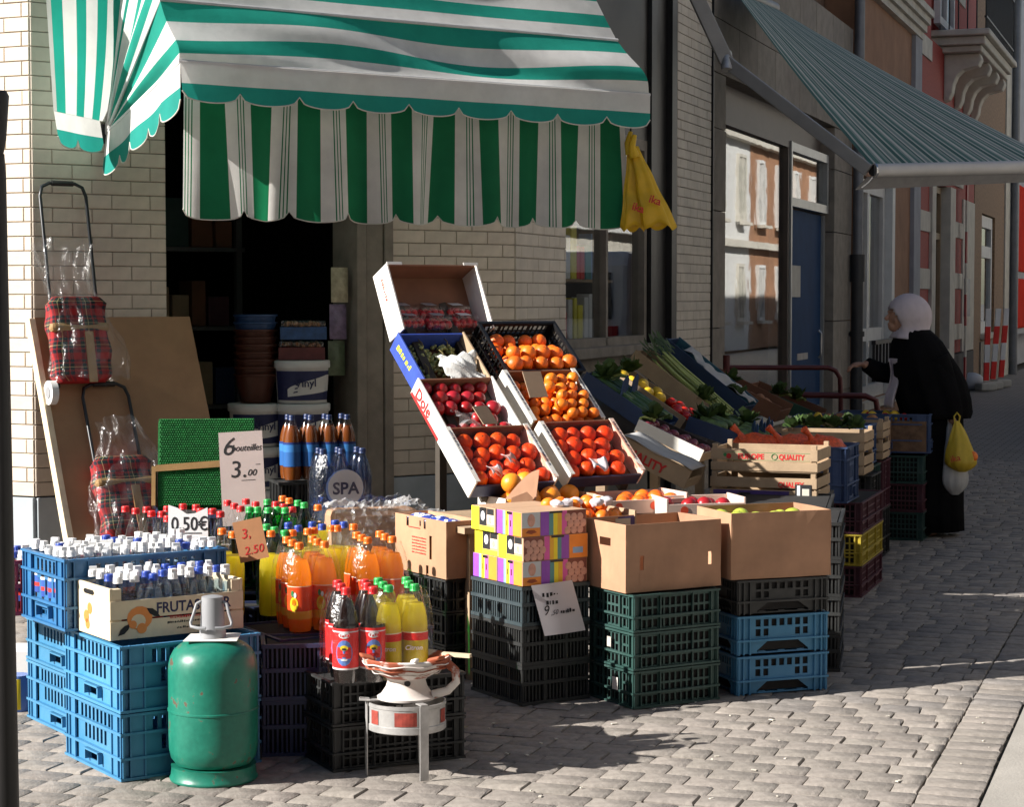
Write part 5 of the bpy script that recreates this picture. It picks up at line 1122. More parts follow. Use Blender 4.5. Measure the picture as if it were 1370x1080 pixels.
t_, K4 = vtray('tall navy tray lined with white paper beside the celery', 1000, 540, 12.55, .34, .66, .11, R(38), (navyb, navyb, mat('teal_board', (.04, .13, .18), .5, .25, 9), navyb, navyb))
b = MB(); b.grid(lambda u, v: (.05 + u * .25 - .05 * math.sin(v * 3.2), .0 + v * .55, .112 + .012 * math.sin(u * 5 + v * 9) + .008 * math.sin(v * 31)), 10, 24); o = b.build('lining_paper', papr, t_, 60, solid=.001)
b = MB(); b.box(.342, .344, .30, .40, .02, .1); b.build('printed_patch', mat('print_green_patch', (.02, .15, .07), .5, .2), t_)
_, K5 = vtray('dark brown cardboard box beyond the navy tray', 1046, 545, 13.2, .40, .60, .11, R(25), (dkb, brd, brd, brd, brd))
_, K6 = vtray('green and brown flat box near the red rail', 1092, 552, 13.7, .42, .52, .09, R(22), (brd, mat('green_board', (.015, .06, .035), .6, .2, 9), brd, brd, brd))
for q in ((.08, .1), (.18, .14), (.12, .24), (.26, .2)): fruit(POT, 'onion', K5 @ Vector((q[0], q[1], .06)), 'brown onion in the dark brown box', 'onion', 'onions in the dark brown box')
# lower tier
_, L1 = vtray('black flat box of red onions below the cucumbers', 942, 603, 10.35, .30, .38, .07, R(24), (dkb, stripw, dkb, wood2, dkb))
fill(L1, .30, .38, ONI, 'onion', .033, .035, 'small red onion in the black flat box', 'onion', 'red onions in the black box', seed=41, skip=.05)
tq, L2 = vtray('wooden box printed quality in red letters', 926, 630, 9.75, .30, .40, .10, R(25), (wood2, wood2, wood2, wood2, wood2), hl=.05)
lettering('QUALITY', .062, redp, tq, (-.0012, .38, .02), (0, -1, 0), (0, 0, 1), bold=.002)
b = MB(); b.grid(lambda u, v: (-.01 + u * .28, v * .38, .103 + .006 * math.sin(v * 9)), 4, 10); b.build('lining_paper', papr, tq, 60, solid=.001)
_, L3 = vtray('navy tray of striped courgettes at the foot of the celery', 1016, 590, 11.1, .62, .42, .085, R(18))
COU = MB(); COU.tube([(-.09, 0, 0), (-.08, 0, .003), (0, .004, 0), (.08, 0, .003), (.09, 0, .005)], [.006, .02, .026, .02, .008], 10); COU = COU.mesh('courgette', mat('courgette', (.10, .16, .05), .45, .5, 40), 60)
rowof(L3, COU, 'courgette', 6, .07, .085, .1, .075, 'striped green courgette in the lower navy tray', 'courgette', 'courgettes in the lower navy tray', (0, 0, R(70)), rows=2, dy=.19)
for k in range(6):
    b = MB(); b.add([(0, 0, 0), (.095, 0, 0), (.09, 0, .06), (.048, 0, .085), (.008, 0, .06)], [(0, 1, 2, 3, 4)]); pz = L3 @ Vector((.02 + .1 * k, .02 + .04 * (k % 2), .085))
    tag(b.build('tray_divider', MATS['blue_card_divider'], None, loc=pz, rot=(R(10), 0, VY + .4), solid=.005), 'blue scalloped card divider among the courgettes', 'divider', 'blue dividers in the courgette tray')
# flat crates square to the street: local x runs outwards from the wall
SY = ST - math.pi / 2
def wcrate(label, loc, w, d, h, text=True):
    o = thing('wooden_crate', label, 'crate', loc, SY)
    for x0 in (0, w - .025):
        for y0 in (0, d - .025): b = MB(); b.box(x0, x0 + .025, y0 + .001, y0 + .024, 0, h + .022); b.build('corner_post', wood2, o, bevel=.002)
    for z0, z1 in ((.008, h * .42), (h * .52, h)):
        for y0 in (-.006, d + .0): b = MB(); b.box(-.006, w + .006, y0, y0 + .006, z0, z1); b.build('side_board', wood2, o, bevel=.001)
        for x0 in (-.006, w): b = MB(); b.box(x0, x0 + .006, .0, d, z0, z1); b.build('end_board', wood2, o, bevel=.001)
    b = MB(); b.box(0, w, 0, d, .001, .007); b.build('base', wood2, o)
    return o
pe = at(952, 662, 10.0); ze = pe.z
wz = [ze - .012, ze + .118]
W1 = wcrate('lower wooden crate under the one lettered Europe', Vector((pe.x, pe.y, wz[0])), .52, .36, .105); W2 = wcrate('wooden crate lettered Europe quality in red', Vector((pe.x + .003, pe.y, wz[1])), .52, .36, .115)
lettering('EUROPE', .036, redp, W2, (.13, -.0068, .066), (1, 0, 0), (0, 0, 1), bold=.0012); lettering('QUALITY', .036, redp, W2, (.335, -.0068, .066), (1, 0, 0), (0, 0, 1), bold=.0012, sx=.85); lettering('QUALITY', .036, redp, W1, (.335, -.0068, .06), (1, 0, 0), (0, 0, 1), bold=.0012, sx=.85)
b = MB(); b.tube([(.313 + .014 * math.cos(t * .52), -.0075, .079 + .014 * math.sin(t * .52)) for t in range(13)], .0016, 5, cap=False); b.build('printed_ring', grn_l, W2)
b = MB(); disc(b, .085, .078, .013, -.0072); b.build('printed_fruit', redp, W2); b = MB(); disc(b, .066, .084, .009, -.0072); b.build('printed_leaf', grn_l, W2)
for z_, nm in ((.062, 'printed_line'), (.1, 'printed_line')): b = MB(); b.box(.05, .49, -.0068, -.006, z_ - .003, z_ - .0015); b.build(nm, grn_l, W2)
b = MB(); b.box(.01, .39, -.0075, -.006, .02, .04); b.build('violet_band', mat('band_violet', (.08, .05, .2), .3, .2), W1)
b = MB(); b.box(.42, .5, -.009, -.006, .0, .075); s_ = b.build('sticker', ink, W1); b = MB(); b.box(.43, .445, -.0095, -.009, .005, .07); b.build('sticker_edge', white_l, s_); b = MB(); b.box(.455, .49, -.0095, -.009, .02, .055); b.build('sticker_panel', crm_m, s_)
# stack that carries them: low dark crates
zc = round((wz[0] - .004) / 4 - .001, 4)
for k in range(4): crate(['lowest', 'second', 'third', 'topmost'][k] + ' black crate under the wooden Europe crates', .5, .60, zc, black_c, 'bars', Vector((pe.x, pe.y, .002 + k * (zc + .001))), SY)  # depth stretched past the load to stop sun streaks
pc = at(1132, 598, 10.62); bw_ = .62; cb = Vector((pc.x, pc.y, 0)) - ax(SY)[0] * bw_; ztop = pc.z
bc = crate('blue crate of carrots in orange net bags', bw_, .38, .30, sblue_c, 'euro', cb + Vector((0, 0, ztop - .30)), SY)
for k in range(3):
    b = MB(); b.ball((0, 0, 0), 1, 16, 9, 0, (.15, .11, .075), None, .17); o = b.build('net', mat('orange_net', (.75, .10, .025), .5, .3, 60, .6, 110), None, 60)
    r = thing('carrot_bag', 'orange net bag of carrots in the blue crate', 'bag', cb + ax(SY)[0] * (.14 + .17 * k) + ax(SY)[1] * (.14 + .06 * (k % 2)) + Vector((0, 0, ztop - .028)), 0, 'carrot bags in the blue crate', rot=(0, .1, .4 * k)); o.parent = r
    b = MB(); b.tube([(-.1, 0, .03), (-.13, .01, .07), (-.17, .02, .10)], [.03, .012, .022], 7); b.build('knotted_end', MATS['orange_net'], r, 60)
b = MB(); b.box(.015, bw_ - .015, .015, .365, .015, .235); b.build('packing', dkb, bc)
zs = ztop - .30
def cstack(label, px, py, Y, cols, total, w=.5, d=.36, grp=None):
    p = at(px, py, Y); p = Vector((p.x, p.y, 0)) - ax(SY)[0] * w; h = round(total / len(cols) - .0012, 4)
    for k, (cm, nm) in enumerate(cols): crate('%s crate %s' % (nm, label), w, d, h, cm, 'lattice', p + Vector((0, 0, .002 + k * (h + .001))), SY, grp)
cstack('under the carrot crate', 1152, 700, 10.72, [(mar_c, 'lowest maroon'), (yel_c, 'yellow'), (mar_c, 'upper maroon')], zs - .004, .60, .74, 'coloured crates under the carrots')
k_ = at(1152, 640, 11.45); pw = Vector((k_.x, k_.y, 0)) - ax(SY)[0] * .5
zz = .58
cstack('under the wooden boxes by the carrots', 1164, 700, 11.62, [(black_c, 'lowest black'), (mar_c, 'middle maroon'), (black_c, 'upper black')], zz, .5, .36)
for k in range(2): wcrate(['lower', 'upper'][k] + ' wooden crate of green lettuce behind the carrots', Vector((pw.x + .03, pw.y + .1, zz + .006 + .135 * k)), .5, .34, .11)
rg = random.Random(12)
for k in range(7):
    b = MB()
    for j in range(26):
        a = rg.uniform(0, 6.28); e_ = rg.uniform(.1, 1.4); d = Vector((math.cos(a) * math.cos(e_), math.sin(a) * math.cos(e_), math.sin(e_))); s_ = rg.uniform(.035, .07); sd = d.cross(Vector((0, 0, 1))).normalized() * s_ * .5; q0 = d * .02
        b.add([q0 - sd * .4, q0 + sd * .4, d * s_ + sd + Vector((0, 0, rg.uniform(-.01, .02))), d * (s_ * 1.25) + Vector((0, 0, .012)), d * s_ - sd], [(0, 1, 2, 3, 4)])
    w_ = pw + ax(SY)[0] * (.08 + .06 * k) + ax(SY)[1] * (.16 + .08 * (k % 2)) + Vector((0, 0, zz + .27)); tag(b.build('lettuce', leaf_m, None, 0, loc=w_), 'leafy green lettuce in the upper wooden crate', 'lettuce', 'lettuces in the wooden crate')
p2 = at(1166, 600, 12.0); zz2 = .60
q2 = Vector((p2.x, p2.y, 0)) - ax(SY)[0] * .5
cstack('under the small blue crate', 1166, 700, 12.05, [(black_c, 'lowest black'), (green_c, 'upper green')], zz2, .48, .3)
crate('small blue crate beside the pale wooden crate', .48, .3, .24, sblue_c, 'euro', q2 + Vector((0, .02, zz2 + .006)), SY)
p3 = at(1181, 600, 12.4); q3 = Vector((p3.x, p3.y, 0)) - ax(SY)[0] * .5
cstack('under the pale wooden crate', 1180, 700, 12.45, [(black_c, 'lower black'), (mar_c, 'upper maroon')], zz2, .48, .3)
for k in range(2): wcrate(['lower', 'upper'][k] + ' pale wooden crate against the navy crates', Vector((q3.x, q3.y + .02, zz2 + .008 + .13 * k)), .5, .28, .1)
# big navy crates next to the woman
p4 = at(1186, 559, 12.95); q4 = Vector((p4.x, p4.y, 0)) - ax(SY + R(5))[0] * .6; zt4 = p4.z
crate('navy crate of onions in front of the woman', .60, .40, .26, sblue_c, 'euro', q4 + Vector((0, 0, zt4 - .26)), SY + R(5))
q5 = q4 + ax(SY)[0] * .22 + ax(SY)[1] * .43
crate('second navy crate beside the woman', .60, .40, .26, sblue_c, 'euro', q5 + Vector((0, 0, zt4 - .255)), SY + R(3))
for q_, lb in ((q4, 'under the navy onion crate'), (q5, 'under the second navy crate')):
    h_ = round((zt4 - .27) / 3 - .001, 4)
    for k, cm in enumerate((green_c, mar_c, green_c)): crate(['lowest green', 'middle maroon', 'upper green'][k] + ' crate ' + lb, .54, .36, h_, cm, 'lattice', q_ + ax(SY)[0] * .02 + ax(SY)[1] * .02 + Vector((0, 0, .002 + k * (h_ + .001))), SY)
for q_, n_ in ((q4, 7), (q5, 8)):
    for k in range(n_):
        me, nm, lb = ((POT, 'onion', 'brown onion in the navy crate'), (TOM, 'tomato', 'red tomato in the navy crate'), (LEM, 'lemon', 'yellow lemon in the navy crate'))[0 if k % 3 < 2 and q_ is q4 else (1 if k % 2 else 2)]
        w_ = q_ + ax(SY)[0] * rnd.uniform(.08, .52) + ax(SY)[1] * rnd.uniform(.07, .33) + Vector((0, 0, zt4 - .025)); fruit(me, nm, w_, lb, nm, nm + 's in the navy crates')
    b = MB(); b.box(.02, .58, .02, .38, 0, .20); o = b.build('onion_fill', mat('onion_heap', (.16, .09, .05), .8, .4, 20, 1.0, 18), None, 0, loc=q_ + Vector((0, 0, zt4 - .245)), rot=(0, 0, SY)); tag(o, 'heap of brown onions filling the %s navy crate' % ('first' if q_ is q4 else 'second'), 'onions'); o['kind'] = 'stuff'
# veg bench under the upper tier
vb = thing('vegetable_bench', 'timber bench that carries the vegetable trays by the wall', 'bench', Vector((at(884, 566, 10.9).x - .3, 10.5, 0)), VY)
for t_x in (.1, 1.2, 2.3):
    for y_, hgt in ((.05, .78), (.55, 1.0)): b = MB(); b.box(t_x, t_x + .05, y_, y_ + .05, 0, hgt); b.build('leg', wood2, vb)
b = MB(); b.hexa([(0, -.1, .72), (2.6, -.1, .72), (2.6, -.1, .745), (0, -.1, .745), (0, .65, 1.12), (2.6, .65, 1.12), (2.6, .65, 1.145), (0, .65, 1.145)]); b.build('sloping_top', dkb, vb)
# red tube rail
rail_m = mat('red_rail', (.10, .012, .012), .45, .2, 8); rl = thing('tube_rail', 'dark red bent tube rail behind the vegetable boxes', 'rail', at(972, 492, 14.4) * 1, 0); r0 = at(972, 492, 14.4)
def rp_(px, py, Y): return at(px, py, Y) - r0
b = MB(); b.tube([rp_(972, 492, 14.4), rp_(1108, 492, 14.4), rp_(1118, 496, 14.4), rp_(1124, 506, 14.4), rp_(1125, 535, 14.4)], .018, 8); b.build('upper_bar', rail_m, rl, 60)
b = MB(); b.tube([rp_(1030, 528, 14.4), rp_(1158, 530, 14.4), rp_(1172, 536, 14.4), rp_(1176, 560, 14.4)], .022, 8); b.build('lower_bar', rail_m, rl, 60)
z_ = r0.z
b = MB(); b.tube([(0, 0, .09), (0, 0, -z_ + .005)], .026, 8); b.build('post', rail_m, rl, 60)
e_ = rp_(1125, 535, 14.4); b = MB(); b.tube([e_, (e_.x, e_.y, -z_ + .005)], .018, 8); b.build('post', rail_m, rl, 60)
# crate stacks added behind the plain box to shade the paving
for k in range(4):
    crate(['lowest', 'second', 'third', 'topmost'][k] + ' black crate hidden behind the plain brown box', .44, .60, .16, black_c, 'bars', Vector((.97, 8.67, .002 + k * .161)), SY + R(8))
    crate(['lowest', 'second', 'third', 'topmost'][k] + ' black crate between the plain box and the Europe crates', .46, .66, .16, black_c, 'bars', Vector((1.0, 9.30, .002 + k * .161)), SY + R(8))

# loose leafy bunches laid over the trays
rg = random.Random(33)
for n_, (Mx, x_, y_) in enumerate(((K1, .1, .42), (K1, .28, .44), (K2, .2, .46), (L3, .12, .34), (L3, .36, .33), (L3, .52, .2), (K4, .1, .1), (K5, .2, .42), (K6, .15, .3), (K6, .3, .2), (L1, .12, .33), (K3, .08, .1))):
    b = MB()
    for j in range(34):
        a = rg.uniform(0, 6.28); e_ = rg.uniform(.05, 1.3); d = Vector((math.cos(a) * math.cos(e_), math.sin(a) * math.cos(e_), math.sin(e_))); s_ = rg.uniform(.04, .085); sd = d.cross(Vector((0, 0, 1))).normalized() * s_ * .42; q0 = d * .015
        b.add([q0 - sd * .3, q0 + sd * .3, d * s_ + sd + Vector((0, 0, rg.uniform(-.012, .02))), d * (s_ * 1.3) + Vector((0, 0, rg.uniform(-.01, .02))), d * s_ - sd], [(0, 1, 2, 3, 4)])
    b.tube([(0, 0, .0), (.02, -.05, .01), (.03, -.1, .0)], [.014, .012, .008], 6, 1)
    tag(b.build('leafy_bunch', [leaf_m, cel_m], None, 0, loc=Mx @ Vector((x_, y_, .085)), rot=(0, 0, rg.uniform(0, 6))), 'bunch of dark leafy greens laid over a vegetable tray', 'greens', 'leafy bunches over the trays')
# ================================================================ GREEN AND WHITE HOOD AWNING OVER THE DOOR
gre = (.022, .38, .29); grd = (.012, .19, .08); whi = (.86, .85, .83)
aw = thing('hood_awning', 'green and white striped hood awning over the shop door', 'awning', cham(0, 0, 2.4), CH)
def Q(s, o, z): return Vector((s, -o, z - 2.4))
S0_, S1_ = .18, 2.93; PVL = (.40, .04, 2.47); PVR = (2.86, .04, 2.55)
RB = [(1.43, 2.70), (1.22, 3.01), (.95, 3.42), (.62, 3.74), (.0, 3.92)]
# hoops: corner left / corner right of each hoop
def hoop(k): o_, z_ = RB[k]; return (S0_ + (.0, .0, .05, .1, .15)[k], o_, z_), (S1_ - (.0, .06, .1, .12, .15)[k], o_, z_)
stripe_h = [ramp_mat('hood_stripes_%d' % n_, st, 1, 1.0, .75, .42, .2, bump=.25) for n_, st in enumerate(([(0, whi), (.24, gre), (.5, whi), (.76, gre)], [(0, whi), (.22, gre), (.42, whi), (.62, gre), (.82, whi)], [(0, gre), (.2, whi), (.4, gre), (.6, whi), (.8, gre)], [(0, whi), (.25, gre), (.5, whi), (.75, gre)]))]
rgw = random.Random(2)
def sagf(u, v, k):
    """slack cloth: soft folds between two hoops"""
    a = math.sin(math.pi * v)
    if k == 0: return a * (.045 * math.sin(u * 7 + 1) + .03 * math.sin(u * 13 + v * 5) + .02), -a * (.03 + .025 * math.sin(u * 9 + 2))
    return a * (.02 * math.sin(u * 6 + k) + .012 * math.sin(u * 15)), -a * .03
for k in range(4):
    L0, R0 = hoop(k); L1, R1 = hoop(k + 1); b = MB()
    def fn(u, v):
        so_, sz_ = sagf(u, v, k); l = [L0[i] + (L1[i] - L0[i]) * v for i in range(3)]; r_ = [R0[i] + (R1[i] - R0[i]) * v for i in range(3)]
        p = [l[i] + (r_[i] - l[i]) * u for i in range(3)]; return Q(p[0], p[1] + so_ * .9, p[2] + sz_)
    b.grid(fn, 60, 18); b.build('hood_cloth', stripe_h[k], aw, 60)
    for side, PV in ((0, PVL), (1, PVR)):
        c0, c1 = (L0, L1) if side == 0 else (R0, R1)
        if k == 3: continue
        b = MB()
        def fs_(u, v):
            c = [c0[i] + (c1[i] - c0[i]) * v for i in range(3)]; so_, sz_ = sagf(0 if side == 0 else 1, v, k)
            w_ = math.sin(math.pi * u) * .02 * math.sin(v * 9 + k)
            return Q(c[0] + (PV[0] - c[0]) * u + w_, c[1] + so_ * .9 * (1 - u) + (PV[1] - c[1]) * u, c[2] + sz_ * (1 - u) + (PV[2] - c[2]) * u)
        b.grid(fs_, 14, 18); b.build('side_cloth', stripe_h[k], aw, 60)
tube_m = mat('painted_tube', (.55, .55, .55), .5, .1, 8)
for k in range(4):
    l, r_ = hoop(k); b = MB(); b.tube([Q(*PVL), Q(*l), Q(*r_), Q(*PVR)], .011, 8); b.build('hoop', tube_m, aw, 30)
# flat panel by the wall with upright stripes
b = MB(); b.grid(lambda u, v: Q(*[(1 - u) * l_ + u * r_ for l_, r_ in zip((-.07, .5 - .2 * v, 2.53 + 1.4 * v), (.39 - .10 * v, .06 + .57 * v + .1 * math.sin(math.pi * min(1, 2 * v)) * .3, 2.53 + 1.22 * v))]), 12, 8, uvf=lambda u, v: (u, v)); b.build('end_cloth', ramp_mat('end_stripes', [(0, (.5, .52, .5)), (.06, gre), (.22, whi), (.42, gre), (.56, whi), (.72, gre), (.86, whi)], 0, 1.0, .75, .42, .16), aw, 60)
def valance(pa, pb, n, name, lobes, d0=.105, d1=.085, sc=.05):
    """hanging border: white band, then green scallops with a pale piped edge"""
    pa, pb = Vector(pa), Vector(pb); L_ = (pb - pa).length; b = MB(); N = lobes * 12
    out = (pb - pa).cross(Vector((0, 0, 1))).normalized()
    def fn(u, v):
        f = (u * lobes) % 1.0; f = f if u < 1 else 1.0; hang = d0 + d1 - sc + sc * math.sqrt(max(0, 1 - (2 * f - 1) ** 2)) ** .8
        z = -v * hang * 1.0; return pa + (pb - pa) * u + Vector((0, 0, z)) + out * (.012 * math.sin(u * lobes * 6.28 * .5 + 1) * v + .01 * v)
    def uvf(u, v):
        f = (u * lobes) % 1.0; f = f if u < 1 else 1.0; hang = d0 + d1 - sc + sc * math.sqrt(max(0, 1 - (2 * f - 1) ** 2)) ** .8
        return (u, min(v * hang / (d0 + d1 + .01), .999))
    b.grid(fn, N, 10, uvf=uvf); b.build(name, ramp_mat('valance_bands_' + name, [(0, whi), (d0 / (d0 + d1 + .01), (.025, .36, .30))], 1, 1.0, .75, .4, .18), aw, 60)
    b = MB(); b.tube([fn(i / N, 1.0) for i in range(N + 1)], .0035, 5); b.build('piping', mat('pale_piping', (.6, .58, .52), .7, .1), aw)
valance(Q(S0_, 1.44, 2.705), Q(S1_ + .0, 1.44, 2.705), 60, 'valance', 9)
valance(Q(PVL[0] - .01, PVL[1] + .02, PVL[2]), Q(S0_, 1.44, 2.705), 60, 'side_valance', 5, .125, .115, .06)
valance(Q(-.07, .505, 2.53), Q(.33, .12, 2.53), 60, 'end_valance', 2, .09, .085)
# inner curtain hung behind the border
b = MB(); cl, cr_ = Q(.25, 1.33, 2.66), Q(2.83, 1.33, 2.66); lob = 9; N = 9 * 14
def cf(u, v):
    f = (u * lob) % 1.0; f = f if u < 1 else 1.0; hang = .635 + .05 * math.sqrt(max(0, 1 - (2 * f - 1) ** 2)) ** .8
    w_ = (.030 * math.sin(u * lob * 6.283 * .62 + 1) + .018 * math.sin(u * lob * 6.283 * 1.3)) * v; dx = .02 * math.sin(u * 21) * v
    return cl + (cr_ - cl) * u + Vector((dx, w_, -v * hang))
b.grid(cf, N, 14, uvf=lambda u, v: (u, v))
pin = grd; wc = (.8, .78, .75)
b.build('curtain', ramp_mat('curtain_stripes', [(0, wc), (.03, pin), (.052, wc), (.09, pin), (.112, wc), (.15, pin), (.172, wc), (.31, grd), (.78, wc), (.9, wc)], 0, 1.0 / 9.9, .75, .4, .2), aw, 60)
b = MB(); b.tube([cf(i / N, 1.0) for i in range(N + 1)], .003, 5); b.build('curtain_piping', MATS['pale_piping'], aw)
# brackets that hold the hoops at the wall
for PV in (PVL, PVR): b = MB(); b.box(PV[0] - .03, PV[0] + .03, -.05, .03, PV[2] - 2.4 - .05, PV[2] - 2.4 + .05); b.build('wall_bracket', MATS['iron'], aw)
# yellow carrier bags hung at the awning's right end
ybag = mat('yellow_bag', (.85, .58, .03), .35, .12, 8, trans=.35); hk = cham(S1_ - .10, 1.40, 2.47)
for n_, (dx, L_, wd, ang) in enumerate(((.0, .46, .10, .04), (.02, .43, .14, .32))):
    b = MB(); rg = random.Random(n_ + 3)
    def bf(u, v):
        wv = wd * (.25 + 1.1 * v ** 1.1) ; t = u * 2 * math.pi; fold = 1 + .22 * math.sin(5 * t + n_) * (1 - .5 * v)
        return Vector((math.cos(t) * wv * .5 * fold + math.sin(ang) * L_ * v, math.sin(t) * wv * .18 * fold + .01 * math.sin(v * 14), -L_ * v + .02 * math.sin(3 * t) * v))
    b.grid(bf, 30, 16); bg_ = b.build('bag_body', ybag, None, 60, solid=.001); r = thing('carrier_bag', ['yellow carrier bag hanging straight at the awning end', 'yellow carrier bag hanging askew beside the straight one'][n_], 'bag', hk + Vector((dx, -.03 * n_, -.03 - .02 * n_)), R(10)); bg_.parent = r
    b = MB(); b.tube([(0, 0, .06), (-.015, 0, .0), (0, 0, -.06)], [.012, .02, .03], 7); b.build('knot', ybag, r, 60)
    lettering('ika', .06, redp, r, (-.01 if n_ == 0 else .06, -.062, -.36 if n_ == 0 else -.3), (1, 0, -.3), (.3, 0, 1), ext=.0005, bold=.001)
b = MB(); b.tube([hk + Vector((0, 0, .2)), hk + Vector((0, 0, .02)), hk + Vector((.02, 0, -.01))], .005, 6); bo = b.build('bag_hook', MATS['iron'], None); tag(bo, 'small iron hook carrying the yellow bags', 'hook')
# ================================================================ STRIPED AWNING OF THE NEXT SHOP
rl_, rr_ = street(5.36, .12, 4.22), street(7.1, .12, 4.30); bl, br_ = at(1171, 228, 14.86), at(1430, 222, 15.6)
aw2 = thing('striped_awning', 'grey green fine striped awning with white front bar', 'awning', rl_, 0); I2 = lambda p: p - rl_
b = MB(); b.grid(lambda u, v: I2(rl_ + (rr_ - rl_) * u + ((bl + (br_ - bl) * u) - (rl_ + (rr_ - rl_) * u)) * v + Vector((0, 0, -.04 * math.sin(math.pi * v)))), 24, 12)
st_ = []; rg = random.Random(6); x_ = 0
cols = [(.09, .20, .175), (.42, .5, .45), (.66, .7, .63), (.15, .29, .25), (.8, .8, .74), (.32, .42, .38)]
st_ = [(0, cols[0]), (.13, cols[2]), (.2, cols[3]), (.33, cols[1]), (.40, cols[4]), (.5, cols[3]), (.58, cols[1]), (.68, cols[0]), (.74, cols[4]), (.80, cols[5]), (.92, cols[2])]
b.build('cloth', ramp_mat('fine_stripes', st_, 0, 1 / 6.0, .75, .25, .1), aw2, 60)
b = MB(); b.tube([I2(bl), I2(br_)], .05, 14); b.build('front_bar', mat('white_bar', (.62, .60, .58), .4, .06, 6), aw2, 40)
b = MB(); dn = Vector((0, 0, -.085)); n_ = Vector((-.02, .05, 0)); b.add([I2(bl) + n_ + Vector((-.03, 0, -.045)), I2(br_) + n_ + Vector((0, 0, -.045)), I2(br_) + n_ * 2 + dn + Vector((0, 0, -.02)), I2(bl) + n_ * 2 + dn + Vector((-.09, 0, -.05))], [(0, 1, 2, 3)]); b.build('flap', mat('grey_flap', (.34, .33, .33), .7, .1), aw2, solid=.004)
b = MB(); b.tube([I2(bl) + Vector((-.012, -.004, 0)), I2(bl) + Vector((.002, 0, 0))], .054, 14); b.build('bar_end_cap', mat('bright_metal', (.7, .7, .7), .25, .1, metal=.8), aw2, 40)
b = MB(); b.tube([I2(bl) + Vector((-.014, -.006, 0)), I2(bl) + Vector((-.0125, -.004, 0))], .042, 14); b.build('bar_socket', dark_m, aw2, 40)
el_ = at(972, 82, 15.4); w0 = street(3.4, .1, 4.25); arm_m = mat('arm_grey', (.30, .295, .29), .5, .1, 6)
b = MB(); b.beam(I2(w0), I2(el_), .05, .11); b.build('upper_arm', arm_m, aw2, bevel=.008)
b = MB(); b.beam(I2(el_), I2(bl) + Vector((-.05, 0, -.0)), .045, .095); b.build('fore_arm', arm_m, aw2, bevel=.008)
b = MB(); b.tube([I2(el_) + Vector((0, -.03, -.07)), I2(el_) + Vector((0, .03, .07))], .045, 10); b.build('elbow', tin, aw2, 40)
b = MB(); b.tube([I2(rl_), I2(rr_)], .05, 10); b.build('roller', arm_m, aw2, 40)
b = MB(); b.tube([I2(bl) + Vector((-.02, 0, -.05)), I2(bl) + Vector((-.05, 0, -.085)), I2(bl) + Vector((-.1, 0, -.125))], .007, 6); b.build('pull_hook', MATS['bright_metal'], aw2)
# ================================================================ BOARD, TROLLEYS, MATS, SIGNS, PAINT BUCKETS
hard_m = mat('hardboard', (.36, .20, .10), .6, .18, 3, .1, 20, c2=(.42, .24, .12))
tb, bb = cham(-.03, .10, 1.505), cham(-.03, .78, .0); ang = math.atan2(.68, 1.505)
bd = thing('leaning_board', 'brown hardboard panel on pale battens leaning against the wall', 'board', bb, CH)
Mb = Matrix.Rotation(-ang, 4, 'X'); Lb = math.hypot(.68, 1.505)
b = MB(); b.box(.0, .87, 0, .006, .004, Lb, 0, Mb); b.build('panel', hard_m, bd)
b = MB(); b.box(-.035, -.001, -.012, .05, .002, Lb - .01, 0, Mb); b.build('batten', wood_m, bd, bevel=.003)
b = MB(); b.box(.8, .84, .0065, .03, .002, Lb - .06, 0, Mb); b.build('batten', wood_m, bd)
tart = tartan('tartan'); blk_t = mat('black_tube', (.012, .014, .017), .35, .1, 9); tape = mat('parcel_tape', (.33, .20, .085), .25, .15, 9, .2, 40, spec=.7); wrapf = film('crinkled_bag', (.995, .995, .995), .045, .16, .02, 1.12, 1.0, 40)
